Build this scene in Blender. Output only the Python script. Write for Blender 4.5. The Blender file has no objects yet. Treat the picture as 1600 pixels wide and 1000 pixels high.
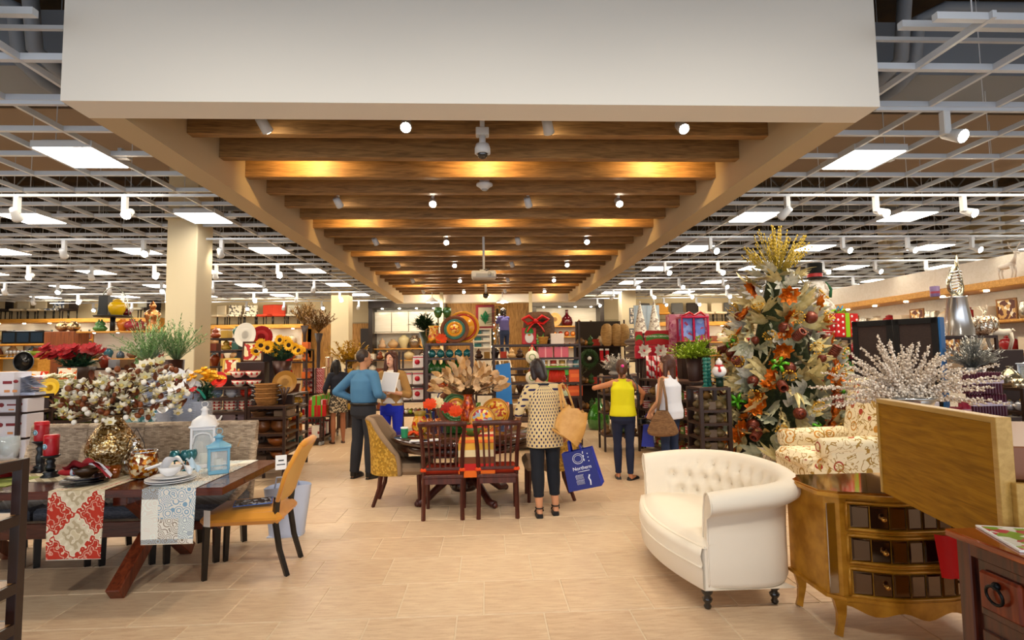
import bpy, bmesh, math, random
from math import sin, cos, pi, radians, atan, sqrt
rad_ = math.radians
from mathutils import Vector, Matrix, Euler
random.seed(7)
rnd = random.random
def ru(a, b): return a + (b - a) * random.random()
COL = bpy.context.scene.collection
SC = bpy.context.scene
# ------------------------------------------------------------------ camera
F = 852.3; EYE = 1.65
_yaw = atan((800 - 760.4) / F); _pit = atan((559.4 - 500) / F * cos(_yaw)); _rol = rad_(-0.806)
FWD = Vector((sin(_yaw) * cos(_pit), cos(_yaw) * cos(_pit), sin(_pit)))
_r0 = Vector((cos(_yaw), -sin(_yaw), 0)); _u0 = _r0.cross(FWD)
RGT = _r0 * cos(_rol) + _u0 * sin(_rol); UPV = -_r0 * sin(_rol) + _u0 * cos(_rol)
cd = bpy.data.cameras.new('camera'); cam = bpy.data.objects.new('camera', cd); COL.objects.link(cam)
cd.sensor_width = 36; cd.lens = 36 * F / 1600; cd.clip_start = .05; cd.clip_end = 200
M3 = Matrix((RGT, UPV, -FWD)).transposed()
cam.matrix_world = Matrix.Translation((0, 0, EYE)) @ M3.to_4x4()
SC.camera = cam
def ray(px, py): return RGT * (px - 800) + UPV * (500 - py) + FWD * F
def at(px, py, Y):
    d = ray(px, py); t = Y / d.y; return Vector((d.x * t, Y, EYE + d.z * t))
def onz(px, py, z=0.0):
    d = ray(px, py); t = (z - EYE) / d.z; return Vector((d.x * t, d.y * t, z))
# ------------------------------------------------------------------ exposure, world, lamps
SC.view_settings.view_transform = 'Standard'; SC.view_settings.look = 'None'
SC.view_settings.gamma = 1.0; SC.view_settings.use_curve_mapping = False
SC.view_settings.exposure = 0.64
w = bpy.data.worlds.new('daylight'); SC.world = w; w.use_nodes = True
bg = w.node_tree.nodes['Background']; bg.inputs[0].default_value = (.84, .90, 1.0, 1); bg.inputs[1].default_value = .6
def lamp(kind, loc, energy, color, size=.3, rot=None, aim=None, spot=None, blend=.5, sy=None, name='lamp'):
    d = bpy.data.lights.new(name, kind); d.energy = energy; d.color = color
    if kind == 'AREA':
        d.size = size
        if sy: d.shape = 'RECTANGLE'; d.size_y = sy
    else: d.shadow_soft_size = size
    if spot: d.spot_size = rad_(spot); d.spot_blend = blend
    o = bpy.data.objects.new(name, d); COL.objects.link(o); o.location = loc
    if aim is not None: o.rotation_euler = (Vector(aim) - Vector(loc)).to_track_quat('-Z', 'Y').to_euler()
    elif rot: o.rotation_euler = rot
    return o
WARM = (1, .70, .38); SOFTW = (1, .82, .60)
# daylight through the glazed shop front behind the camera
lamp('AREA', (0, -2.6, 1.6), 135, (.88, .93, 1), 16, rot=(rad_(88), 0, 0), sy=2.6, name='shopfront_daylight')
for X in (-2.4, -.8, .8, 2.4): lamp('SPOT', (X, .4, 4.4), 150, (1, .93, .82), .15, aim=(X, 4.0, 1.5), spot=84, blend=1, name='bulkhead_wash_fill')  # unseen spots, added to brighten the lower bulkhead front and near floor
# downlights of the coffer: one over each fixture, rows 2.4 m apart
for j in range(6):
    Y = 4.75 + 2.41 * j
    for i, X in enumerate((-1.95, -.7, .57, 1.8)):
        if i % 2: lamp('SPOT', (X, Y, 3.62), 42, SOFTW, .05, aim=(X * 1.05 + .1, Y - .9, 0), spot=85, name='coffer_downlight')
        else: lamp('SPOT', (X, Y, 3.62), 42, SOFTW, .05, aim=(X * 1.05, Y + 1.0, 0), spot=85, name='coffer_downlight')
    if j < 6:
        for X in (-2.0, 0.0, 2.0):
            lamp('SPOT', (X, Y + .95, 3.98), 52, (1, .60, .20), .05, aim=(X, Y + 1.45, 3.84), spot=150, blend=.9, name='beam_lamp')
# rows of square lay-in luminaires over the open ceiling, and track spots
PANEL_L = [(-4.26 - 2.52 * i, 5.85 + 2.5 * j) for i in range(5) for j in range(6)]
PANEL_R = [(4.27 + 2.5 * i, 5.85 + 2.5 * j) for i in range(5) for j in range(6)]
for s in (-1, 1):
    for i in range(2):
        for j in range(3):
            lamp('AREA', (s * (5.5 + 5.0 * i), 6.4 + 5 * j, 3.7), 75, (1, .84, .62), 3.2, rot=(0, 0, 0), sy=3.2, name='luminaire_light')
for x, y, tx, ty, e in ((-4.4, 4.3, -3.0, 4.6, 150), (3.9, 4.3, 1.6, 4.0, 170), (5.1, 4.3, 2.6, 3.3, 120), (3.9, 6.6, 3.6, 6.4, 150), (-5.6, 6.6, -3.7, 7.0, 150), (-4.4, 6.6, -2.6, 6.9, 120),
                         (4.4, 9.0, 3.2, 8.7, 120), (-4.4, 9.0, -3.3, 9.6, 120), (5.0, 6.6, 5.0, 7.6, 110), (-4.4, 4.3, -1.9, 4.9, 90)):
    lamp('SPOT', (x, y, 3.5), e * .7, SOFTW, .04, aim=(tx, ty, .8), spot=60, blend=.6, name='track_spot_light')
# lamps between box end and rear wall (the bell pendants) and shelf lights of the rear wall
for px in (675, 785):
    p = at(px, 470, 17.2); lamp('POINT', (p.x, p.y, p.z - .12), 40, SOFTW, .1, name='pendant_light')
for X in (-14, -8, -2, 3, 8, 14):
    lamp('AREA', (X, 19.2, 3.6), 32, (1, .80, .52), 3.0, aim=(X, 21, 2.2), sy=.6, name='rear_wall_light')
# ------------------------------------------------------------------ colour and materials
def lin(c): return tuple(((v / 12.92) if v <= .04045 else ((v + .055) / 1.055) ** 2.4) for v in c)
def hx(h):
    if not isinstance(h, str): return tuple(h)
    return lin(tuple(int(h[i:i + 2], 16) / 255 for i in (0, 2, 4)))
MATS = {}
class NT:
    def __init__(s, m): s.t = m.node_tree; s.n = s.t.nodes; s.l = s.t.links; s.b = s.n['Principled BSDF']
    def new(s, ty, **k):
        n = s.n.new(ty)
        for a, v in k.items(): setattr(n, a, v)
        return n
    def co(s, scale=(1, 1, 1), rot=(0, 0, 0), kind='Object'):
        tc = s.new('ShaderNodeTexCoord'); mp = s.new('ShaderNodeMapping')
        mp.inputs['Scale'].default_value = scale; mp.inputs['Rotation'].default_value = rot
        s.l.new(tc.outputs[kind], mp.inputs[0]); return mp.outputs[0]
    def ramp(s, fac, stops, interp='LINEAR'):
        r = s.new('ShaderNodeValToRGB'); r.color_ramp.interpolation = interp
        e = r.color_ramp.elements
        while len(e) < len(stops): e.new(.5)
        for i, (p, c) in enumerate(stops): e[i].position = p; e[i].color = (*hx(c), 1)
        s.l.new(fac, r.inputs[0]); return r.outputs[0]
    def noise(s, v, scale, detail=3, dist=0):
        n = s.new('ShaderNodeTexNoise'); n.inputs['Scale'].default_value = scale; n.inputs['Detail'].default_value = detail
        n.inputs['Distortion'].default_value = dist; s.l.new(v, n.inputs['Vector']); return n.outputs['Fac']
    def math(s, op, a, b=None):
        n = s.new('ShaderNodeMath', operation=op)
        for i, q in enumerate((a, b)):
            if q is None: continue
            if isinstance(q, (int, float)): n.inputs[i].default_value = q
            else: s.l.new(q, n.inputs[i])
        return n.outputs[0]
    def mix(s, fac, a, b):
        n = s.new('ShaderNodeMix', data_type='RGBA')
        for k, q in ((0, fac), (6, a), (7, b)):
            if isinstance(q, (int, float)): n.inputs[k].default_value = q
            elif isinstance(q, (str, tuple)): n.inputs[k].default_value = (*hx(q), 1)
            else: s.l.new(q, n.inputs[k])
        return n.outputs[2]
    def bump(s, h, dist=.002, strength=.6):
        n = s.new('ShaderNodeBump'); n.inputs['Distance'].default_value = dist; n.inputs['Strength'].default_value = strength
        s.l.new(h, n.inputs['Height']); s.l.new(n.outputs[0], s.b.inputs['Normal'])
    def col(s, c): s.l.new(c, s.b.inputs['Base Color'])
def mat(name, c='808080', rough=.5, metal=0, kind='plain', c2=None, scale=30, emit=0, alpha=1, trans=0, coat=0, bump=0, c3=None, sheen=0, ior=1.45):
    if name in MATS: return MATS[name]
    m = bpy.data.materials.new(name); MATS[name] = m; m.use_nodes = True; k = NT(m); b = k.b
    b.inputs['Base Color'].default_value = (*hx(c), 1); b.inputs['Roughness'].default_value = rough
    b.inputs['Metallic'].default_value = metal; b.inputs['Coat Weight'].default_value = coat
    b.inputs['Transmission Weight'].default_value = trans; b.inputs['IOR'].default_value = ior
    if alpha < 1: b.inputs['Alpha'].default_value = alpha
    if emit: b.inputs['Emission Color'].default_value = (*hx(c), 1); b.inputs['Emission Strength'].default_value = emit
    if sheen: b.inputs['Sheen Weight'].default_value = sheen
    c2 = c2 or c
    if kind == 'noise':
        f = k.noise(k.co(), scale, 4); k.col(k.ramp(f, [(.35, c), (.65, c2)]))
        if bump: k.bump(f, bump)
    elif kind == 'wood':      # grain along local X
        v = k.co((1.2, 14, 14)); f = k.noise(v, scale / 10, 5, 1.2); g = k.noise(k.co((4, 90, 90)), 2, 3)
        f2 = k.math('ADD', k.math('MULTIPLY', f, .7), k.math('MULTIPLY', g, .3)); k.col(k.ramp(f2, [(.35, c), (.62, c2)])); k.bump(f2, .0008, .3)
    elif kind == 'woody':     # grain along local Y
        v = k.co((14, 1.2, 14)); f = k.noise(v, scale / 10, 5, 1.2); k.col(k.ramp(f, [(.35, c), (.62, c2)]))
    elif kind == 'woodz':
        v = k.co((14, 14, 1.2)); f = k.noise(v, scale / 10, 5, 1.2); k.col(k.ramp(f, [(.35, c), (.62, c2)]))
    elif kind == 'weave':
        sp = k.new('ShaderNodeSeparateXYZ'); k.l.new(k.co(), sp.inputs[0]); cb = k.new('ShaderNodeCombineXYZ'); k.l.new(k.math('ADD', sp.outputs[0], sp.outputs[1]), cb.inputs[0]); k.l.new(sp.outputs[2], cb.inputs[1])
        br = k.new('ShaderNodeTexBrick'); k.l.new(cb.outputs[0], br.inputs['Vector']); br.offset = .5
        for q, v in (('Scale', 1), ('Brick Width', .5 / scale), ('Row Height', .14 / scale), ('Mortar Size', .02 / scale), ('Mortar Smooth', 1)): br.inputs[q].default_value = v
        for q, v in (('Color1', c), ('Color2', c2), ('Mortar', c)): br.inputs[q].default_value = (*hx(v), 1)
        g = k.noise(k.co(), 9, 3); k.col(k.mix(k.math('MULTIPLY', g, .55), br.outputs['Color'], c2)); k.bump(br.outputs['Fac'], -.003)
    elif kind == 'fabric':
        f = k.noise(k.co(), 420, 2); g = k.noise(k.co(), 6, 3); k.col(k.mix(k.math('ADD', k.math('MULTIPLY', f, .6), k.math('MULTIPLY', g, .4)), c, c2)); k.bump(f, .0006)
    elif kind == 'dots':      # staggered dots in a plane of object coordinates
        sp = k.new('ShaderNodeSeparateXYZ'); k.l.new(k.co(), sp.inputs[0]); u = k.math('MULTIPLY', k.math('ARCTAN2', sp.outputs[0], sp.outputs[1]), 23); v = k.math('MULTIPLY', sp.outputs[2], scale * 2.6)
        pr = k.math('MULTIPLY', k.math('COSINE', u), k.math('COSINE', v)); k.col(k.mix(k.math('GREATER_THAN', pr, .42), c, c2))
    elif kind == 'flecks':
        vo = k.new('ShaderNodeTexVoronoi'); vo.inputs['Scale'].default_value = scale; k.l.new(k.co(), vo.inputs['Vector'])
        sp = k.new('ShaderNodeSeparateColor'); k.l.new(vo.outputs['Color'], sp.inputs[0])
        k.col(k.ramp(sp.outputs[0], [(0, c), (.38, c2), (.72, c3 or c)], 'CONSTANT')); k.bump(vo.outputs['Distance'], .004)
    elif kind == 'stripes':   # bands along Z
        wv = k.new('ShaderNodeTexWave', bands_direction='Z'); wv.inputs['Scale'].default_value = scale; k.l.new(k.co(), wv.inputs['Vector'])
        k.col(k.ramp(wv.outputs['Fac'], [(0, c), (.5, c2)], 'CONSTANT'))
    elif kind == 'diag':
        wv = k.new('ShaderNodeTexWave', bands_direction='DIAGONAL'); wv.inputs['Scale'].default_value = scale; k.l.new(k.co(), wv.inputs['Vector'])
        k.col(k.ramp(wv.outputs['Fac'], [(0, c), (.5, c2)], 'CONSTANT'))
    elif kind == 'paisley':   # scrolls and rosettes
        v = k.co(); vo = k.new('ShaderNodeTexVoronoi'); vo.inputs['Scale'].default_value = scale; k.l.new(v, vo.inputs['Vector'])
        d = vo.outputs['Distance']; rings = k.math('SINE', k.math('MULTIPLY', d, 26))
        n = k.noise(v, scale * .8, 2, 2.5); band = k.math('LESS_THAN', k.math('ABSOLUTE', k.math('SUBTRACT', n, .5)), .022)
        ros = k.math('MULTIPLY', k.math('GREATER_THAN', rings, .35), k.math('LESS_THAN', d, .42))
        sp = k.new('ShaderNodeSeparateColor'); k.l.new(vo.outputs['Color'], sp.inputs[0])
        fc = k.ramp(sp.outputs[0], [(0, c2), (.45, c3 or c2), (.75, 'b08a3c')], 'CONSTANT')
        a = k.mix(ros, c, fc); k.col(k.mix(band, a, 'a8853c'))
    elif kind == 'damask':    # diamond lattice of ornaments on X and Z
        sp = k.new('ShaderNodeSeparateXYZ'); k.l.new(k.co(), sp.inputs[0]); u = k.math('PINGPONG', k.math('DIVIDE', sp.outputs[0], .27), .5); v = k.math('PINGPONG', k.math('DIVIDE', sp.outputs[2], .30), .5)
        w = k.math('MULTIPLY', k.math('SINE', k.math('MULTIPLY', sp.outputs[0], 95)), k.math('SINE', k.math('MULTIPLY', sp.outputs[2], 85)))
        d = k.math('ADD', k.math('ADD', u, v), k.math('MULTIPLY', w, .10)); g = k.noise(k.co(), 30, 2, 2)
        d2 = k.math('ADD', d, k.math('MULTIPLY', k.math('SUBTRACT', g, .5), .16))
        k.col(k.ramp(d2, [(0, c3 or c2), (.10, 'e2d6bc'), (.16, 'b8a888'), (.30, 'd8ccb0'), (.44, 'e6dcc4'), (.50, c), (.60, 'e0cdb4'), (.64, c), (.74, 'd8a08c'), (.80, c)], 'CONSTANT'))
    elif kind == 'patch':     # patchwork print
        v = k.co(); ck = k.new('ShaderNodeTexVoronoi', distance='CHEBYCHEV'); ck.inputs['Randomness'].default_value = 0; ck.inputs['Scale'].default_value = 7.3; k.l.new(v, ck.inputs['Vector'])
        sp = k.new('ShaderNodeSeparateColor'); k.l.new(ck.outputs['Color'], sp.inputs[0])
        base = k.ramp(sp.outputs[1], [(0, 'e4e0d6'), (.5, 'a9b4bc'), (.7, 'e8e4da')], 'CONSTANT')
        dk = k.ramp(sp.outputs[0], [(0, '8f8272'), (.4, '7fa3bd'), (.7, 'e9efe6')], 'CONSTANT')
        vo = k.new('ShaderNodeTexVoronoi'); vo.inputs['Scale'].default_value = 17; k.l.new(v, vo.inputs['Vector'])
        r = k.math('GREATER_THAN', k.math('SINE', k.math('MULTIPLY', vo.outputs['Distance'], 34)), .35); k.col(k.mix(r, base, dk))
    elif kind == 'floor':
        v = k.co((1, 1, 1), kind='Object'); oi = k.new('ShaderNodeObjectInfo')
        g = k.noise(k.co((1.4, 9, 1)), 4, 5, .6); h = k.noise(k.co((6, 60, 1)), 2.5, 3)
        f = k.math('ADD', k.math('MULTIPLY', g, .6), k.math('ADD', k.math('MULTIPLY', h, .25), k.math('MULTIPLY', oi.outputs['Random'], .12)))
        cc = k.ramp(f, [(.3, c), (.52, c2), (.75, c3)]); st = k.noise(k.co((12, 50, 1)), 3, 2)
        k.col(k.mix(k.math('MULTIPLY', k.math('GREATER_THAN', st, .68), .35), cc, '8a6a48')); k.bump(f, .0008, .3)
    elif kind == 'floorfar':
        br = k.new('ShaderNodeTexBrick'); k.l.new(k.co(), br.inputs['Vector']); br.offset = .5; br.inputs['Scale'].default_value = 1
        br.inputs['Brick Width'].default_value = .56; br.inputs['Row Height'].default_value = .53; br.inputs['Mortar Size'].default_value = .006
        for q, cc in (('Color1', c), ('Color2', c2), ('Mortar', c3)): br.inputs[q].default_value = (*hx(cc), 1)
        k.col(br.outputs['Color'])
    if kind == 'plain' and bump:
        k.bump(k.noise(k.co(), scale, 3), bump)
    return m
def glassy(name, c, rough=.05, alpha=.35):
    m = mat(name, c, rough, alpha=alpha, coat=.5); return m
# ------------------------------------------------------------------ mesh builder
class MB:
    def __init__(s, m=None): s.v = []; s.f = []; s.mi = []; s.sm = []; s.mats = []; s.cur = 0; s.X = None; m and s.use(m)
    def use(s, m):
        if m not in s.mats: s.mats.append(m)
        s.cur = s.mats.index(m); return s
    def at(s, loc=(0, 0, 0), rot=(0, 0, 0), sc=(1, 1, 1)):
        if isinstance(sc, (int, float)): sc = (sc,) * 3
        s.X = Matrix.LocRotScale(Vector(loc), Euler(rot), Vector(sc)); return s
    def raw(s, vs, fs, sm=False):
        o = len(s.v)
        s.v += [tuple(s.X @ Vector(p)) for p in vs] if s.X else [tuple(p) for p in vs]
        for f in fs: s.f.append([i + o for i in f]); s.mi.append(s.cur); s.sm.append(sm)
        return s
    def box(s, c, d, bev=0):
        x, y, z = (q / 2 for q in d); b = min(bev, x * .95, y * .95, z * .95)
        if b <= 0:
            vs = [(c[0] + i * x, c[1] + j * y, c[2] + k * z) for i in (-1, 1) for j in (-1, 1) for k in (-1, 1)]
            return s.raw(vs, [(0, 1, 3, 2), (4, 6, 7, 5), (0, 4, 5, 1), (2, 3, 7, 6), (0, 2, 6, 4), (1, 5, 7, 3)])
        vs = []; ix = {}
        for i in (-1, 1):
            for j in (-1, 1):
                for k in (-1, 1):
                    for a in range(3):
                        q = [i * (x - b), j * (y - b), k * (z - b)]; q[a] += (i, j, k)[a] * b
                        ix[i, j, k, a] = len(vs); vs.append((c[0] + q[0], c[1] + q[1], c[2] + q[2]))
        fs = []
        for t in (-1, 1):
            for a in range(3):
                o = [(-1, -1), (1, -1), (1, 1), (-1, 1)]; fc = []
                for p in o:
                    g = list(p); g.insert(a, t); fc.append(ix[g[0], g[1], g[2], a])
                if (t > 0) == (a == 1): fc.reverse()
                fs.append(fc)
        for a in range(3):
            b1, c1 = [q for q in range(3) if q != a]
            for t in (-1, 1):
                for u in (-1, 1):
                    g0 = [0, 0, 0]; g0[a] = -1; g0[b1] = t; g0[c1] = u; g1 = list(g0); g1[a] = 1
                    fs.append([ix[(*g0, b1)], ix[(*g1, b1)], ix[(*g1, c1)], ix[(*g0, c1)]])
        for i in (-1, 1):
            for j in (-1, 1):
                for k in (-1, 1): fs.append([ix[i, j, k, 0], ix[i, j, k, 1], ix[i, j, k, 2]])
        return s.raw(vs, fs)
    def bx(s, x0, x1, y0, y1, z0, z1, bev=0): return s.box(((x0 + x1) / 2, (y0 + y1) / 2, (z0 + z1) / 2), (abs(x1 - x0), abs(y1 - y0), abs(z1 - z0)), bev)
    def lathe(s, prof, n=16, c=(0, 0, 0), sm=True, sx=1, sy=1):
        vs = []; fs = []; m = len(prof)
        for r, z in prof:
            for i in range(n):
                a = 2 * pi * i / n; vs.append((c[0] + r * cos(a) * sx, c[1] + r * sin(a) * sy, c[2] + z))
        for j in range(m - 1):
            for i in range(n):
                k = (i + 1) % n; fs.append((j * n + i, j * n + k, (j + 1) * n + k, (j + 1) * n + i))
        if prof[0][0] > 1e-5: s.raw(vs[:n], [tuple(range(n))[::-1]])
        if prof[-1][0] > 1e-5: s.raw(vs[-n:], [tuple(range(n))])
        return s.raw(vs, fs, sm)
    def tube(s, pts, r, n=8, cap=True, sm=True, closed=False, flat=1):
        pts = [Vector(p) for p in pts]; m = len(pts); rr = r if isinstance(r, (list, tuple)) else [r] * m
        vs = []; fs = []; up = Vector((0, 0, 1)); side = None
        for i, p in enumerate(pts):
            t = (pts[(i + 1) % m] - pts[i - 1]) if closed else (pts[min(i + 1, m - 1)] - pts[max(i - 1, 0)])
            t = t.normalized() if t.length > 1e-9 else Vector((0, 0, 1))
            if side is None: side = t.cross(up if abs(t.z) < .95 else Vector((0, 1, 0))).normalized()
            side = (side - t * side.dot(t)); side = side.normalized() if side.length > 1e-6 else t.orthogonal().normalized()
            u = t.cross(side)
            for k in range(n):
                a = 2 * pi * k / n; vs.append(p + (side * cos(a) + u * sin(a) * flat) * rr[i])
        for i in range(m if closed else m - 1):
            j = (i + 1) % m
            for k in range(n):
                l = (k + 1) % n; fs.append((i * n + k, j * n + k, j * n + l, i * n + l))
        if cap and not closed: fs.append(tuple(range(n))); fs.append(tuple((m - 1) * n + k for k in range(n))[::-1])
        return s.raw(vs, fs, sm)
    def cyl(s, a, b, r, r2=None, n=10, sm=True): return s.tube([a, b], [r, r if r2 is None else r2], n, sm=sm)
    def bar(s, a, b, wd, ht, bev=0):
        a = Vector(a); b = Vector(b); d = b - a; L = d.length; q = d.to_track_quat('X', 'Z'); X = s.X
        M = Matrix.Translation((a + b) / 2) @ q.to_matrix().to_4x4(); s.X = X @ M if X else M
        s.box((0, 0, 0), (L, wd, ht), bev); s.X = X; return s
    def ball(s, c, r, n=12, m=8, sc=(1, 1, 1)):
        pr = [(sin(pi * j / m), -cos(pi * j / m)) for j in range(m + 1)]; vs = []; fs = []
        vs.append((c[0], c[1], c[2] - r * sc[2]))
        for j in range(1, m):
            for i in range(n): a = 2 * pi * i / n; vs.append((c[0] + r * sc[0] * pr[j][0] * cos(a), c[1] + r * sc[1] * pr[j][0] * sin(a), c[2] + r * sc[2] * pr[j][1]))
        vs.append((c[0], c[1], c[2] + r * sc[2])); L = len(vs) - 1
        for i in range(n):
            k = (i + 1) % n; fs.append((0, 1 + k, 1 + i)); fs.append((L, 1 + (m - 2) * n + i, 1 + (m - 2) * n + k))
            for j in range(m - 2): fs.append((1 + j * n + i, 1 + j * n + k, 1 + (j + 1) * n + k, 1 + (j + 1) * n + i))
        return s.raw(vs, fs, True)
    def surf(s, fn, nu, nv, cu=False, cv=False, sm=True):
        vs = [fn(i / (nu if cu else nu - 1), j / (nv if cv else nv - 1)) for i in range(nu) for j in range(nv)]; fs = []
        for i in range(nu if cu else nu - 1):
            for j in range(nv if cv else nv - 1):
                a = (i + 1) % nu; b = (j + 1) % nv; fs.append((i * nv + j, a * nv + j, a * nv + b, i * nv + b))
        return s.raw(vs, fs, sm)
    def prism(s, poly, h0, h1, ax='z', sm=False):
        n = len(poly)
        def P(a, b, h): return (a, b, h) if ax == 'z' else ((a, h, b) if ax == 'y' else (h, a, b))
        vs = [P(a, b, h0) for a, b in poly] + [P(a, b, h1) for a, b in poly]
        fs = [tuple(range(n))[::-1], tuple(range(n, 2 * n))] + [(i, (i + 1) % n, n + (i + 1) % n, n + i) for i in range(n)]
        return s.raw(vs, fs, sm)
    def leaf(s, base, dirv, L, W, up=(0, 0, 1), curl=.25, n=4):
        base = Vector(base); d = Vector(dirv).normalized(); sd = d.cross(Vector(up)); sd = sd.normalized() if sd.length > 1e-4 else d.orthogonal().normalized(); nn = sd.cross(d)
        vs = []
        for i in range(n + 1):
            t = i / n; wd = W * .5 * sin(pi * min(.97, .08 + t * .92)) ** .8; c = base + d * L * t - nn * curl * L * t * t
            vs += [c - sd * wd + nn * wd * .35, c, c + sd * wd + nn * wd * .35]
        fs = []
        for i in range(n): fs += [(3 * i, 3 * i + 1, 3 * i + 4, 3 * i + 3), (3 * i + 1, 3 * i + 2, 3 * i + 5, 3 * i + 4)]
        return s.raw(vs, fs, True)
    def mesh(s, name):
        me = bpy.data.meshes.new(name); me.from_pydata(s.v, [], s.f)
        for m in s.mats: me.materials.append(m)
        me.polygons.foreach_set('material_index', s.mi); me.polygons.foreach_set('use_smooth', s.sm); me.update(); return me
    def bd(s, name, parent=None, loc=None, label=None, **tags):
        o = bpy.data.objects.new(name, s.mesh(name)); COL.objects.link(o)
        if parent: o.parent = parent
        if loc is not None: o.location = loc
        if label: o['label'] = label
        for k, v in tags.items(): o[k] = v
        return o
def fixn(o):   # consistent outward normals
    bm = bmesh.new(); bm.from_mesh(o.data); bmesh.ops.recalc_face_normals(bm, faces=bm.faces); bm.to_mesh(o.data); bm.free(); return o
def mesh_from(obj_list_eval): pass
def T(name, label, cat, loc=(0, 0, 0), rz=0, group=None, rot=None):
    o = bpy.data.objects.new(name, None); COL.objects.link(o); o.empty_display_size = .05; o.location = loc
    o.rotation_euler = rot if rot else (0, 0, rz); o['label'] = label; o['category'] = cat
    if group: o['group'] = group
    return o
def S(name, mb, parent=None, loc=None):
    o = mb.bd(name, parent, loc)
    if not parent: o['kind'] = 'structure'
    return o
def dup(root, loc, rz=0, label=None, group=None, sc=None, rot=None):
    def cp(o, par):
        c = o.copy(); COL.objects.link(c); c.parent = par
        for ch in CH.get(o.name, []): cp(ch, c)
        return c
    CH = {}
    for o in bpy.data.objects:
        if o.parent: CH.setdefault(o.parent.name, []).append(o)
    r = cp(root, None); r.location = loc; r.rotation_euler = rot if rot else (0, 0, rz)
    if sc: r.scale = (sc, sc, sc)
    if label: r['label'] = label
    if group: r['group'] = group
    return r
def tag(o, label, cat, group=None):
    o['label'] = label; o['category'] = cat
    if group: o['group'] = group
    return o
def text(s, size, m, parent, loc, rot, name='lettering', ext=.001, sx=1):
    c = bpy.data.curves.new(name, 'FONT'); c.body = s; c.size = size; c.extrude = ext; c.align_x = 'CENTER'; c.align_y = 'CENTER'; c.materials.append(m)
    c.resolution_u = 3
    q = bpy.data.objects.new(name, c); COL.objects.link(q); dg = bpy.context.evaluated_depsgraph_get()
    me = bpy.data.meshes.new_from_object(q.evaluated_get(dg), depsgraph=dg); bpy.data.objects.remove(q)
    o = bpy.data.objects.new(name, me); COL.objects.link(o); o.parent = parent; o.location = loc; o.rotation_euler = rot; o.scale = (sx, 1, 1); return o
# ================================================================== SETTING
m_wall = mat('cream_wall', 'cfc2a2', .85); m_bulk = mat('bulkhead_paint', 'dcd8cf', .7)
m_deck = mat('ceiling_deck', '221c18', .9, kind='noise', c2='40301f', scale=2.0); m_joist = mat('painted_steel', '7c848e', .5); m_up = mat('upper_wall', '3c342a', .9)
m_grid = mat('grid_metal', 'bec6d0', .4); m_beam = mat('oak_beam', '6a4c28', .5, kind='wood', c2='9c7646', scale=22)
m_oak = mat('oak_trim', 'a8701f', .45, kind='wood', c2='d09a44', scale=22); m_oakv = mat('oak_panelling', '8f6428', .5, kind='woodz', c2='c4924c', scale=22)
m_tile = mat('floor_tile', kind='floor', c='c2a283', c2='d6bc9c', c3='e6d2b4', rough=.38); m_grout = mat('grout', 'dccbb0', .8)
m_far = mat('far_floor', kind='floorfar', c='ccb292', c2='c2a583', c3='e0d2b8', rough=.4)
m_lamp = mat('lamp_white', 'fff6ea', emit=9); m_spot = mat('spot_lens', 'fff0d8', emit=45); m_white = mat('white_metal', 'c4c8cc', .4); m_grey = mat('fixture_grey', '9aa0a6', .4)
m_led = mat('led_glow', 'fff0d0', emit=30)
BACK = 21.2
# floor: individual tiles while they read as tiles, laid in running bond
fl = MB(m_grout).bx(-19, 19, -3, 22, -.12, -.004).bd('floor'); fl['kind'] = 'structure'
tb = MB(m_tile).box((0, 0, 0), (.552, .517, .012), .003).mesh('floor_tile')
def vis(x, y):
    d = Vector((x, y, 0)) - Vector((0, 0, EYE)); q = d.dot(FWD)
    if q <= .3: return False
    u = 800 + F * d.dot(RGT) / q; v = 500 - F * d.dot(UPV) / q
    return -90 < u < 1690 and v < 1090
nrow = 0; used = []
for r in range(-1, 13):
    y = 3.65 + .53 * r + .265
    if r < -1 or y > 8.7: continue
    xs = [(-.32 + .56 * k + (.28 if r % 2 else 0) + ((.09 * r) % .2)) for k in range(-20, 21)]
    for x in xs:
        if vis(x, y) and len(used) < 296:
            o = bpy.data.objects.new('floor_tile', tb); COL.objects.link(o); o.parent = fl; o.location = (x, y, -.0055); used.append((x, y, r))
rows = sorted({u[2] for u in used})
ymax = max(u[1] for u in used) + .265; ymin = min(u[1] for u in used) - .265
MB(m_far).bx(-19, 19, ymax + .003, 22, -.004, .0005).bd('far_tiling', fl, kind='stuff')
for y, x0, x1 in [(u, min(q[0] for q in used if q[1] == u) - .28, max(q[0] for q in used if q[1] == u) + .28) for u in sorted({q[1] for q in used})]:
    MB(m_far).bx(-19, x0 - .003, y - .262, y + .262, -.004, .0005).bd('side_tiling', fl, kind='stuff')
    MB(m_far).bx(x1 + .003, 19, y - .262, y + .262, -.004, .0005).bd('side_tiling', fl, kind='stuff')
MB(m_far).bx(-19, 19, -3, ymin - .003, -.004, .0005).bd('near_tiling', fl, kind='stuff')
S('wall_back', MB(m_wall).bx(-19, 19, BACK, BACK + .2, 0, 4.15)); S('wall_upper', MB(m_up).bx(-19, 19, BACK, BACK + .2, 4.151, 8))
S('wall_left', MB(m_wall).bx(-19.2, -19, -3, BACK + .2, 0, 8)); S('wall_right', MB(m_wall).bx(19, 19.2, -3, BACK + .2, 0, 8))
S('ceiling', MB(m_deck).bx(-19, 19, -3, BACK + .2, 7.2, 7.4))
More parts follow.
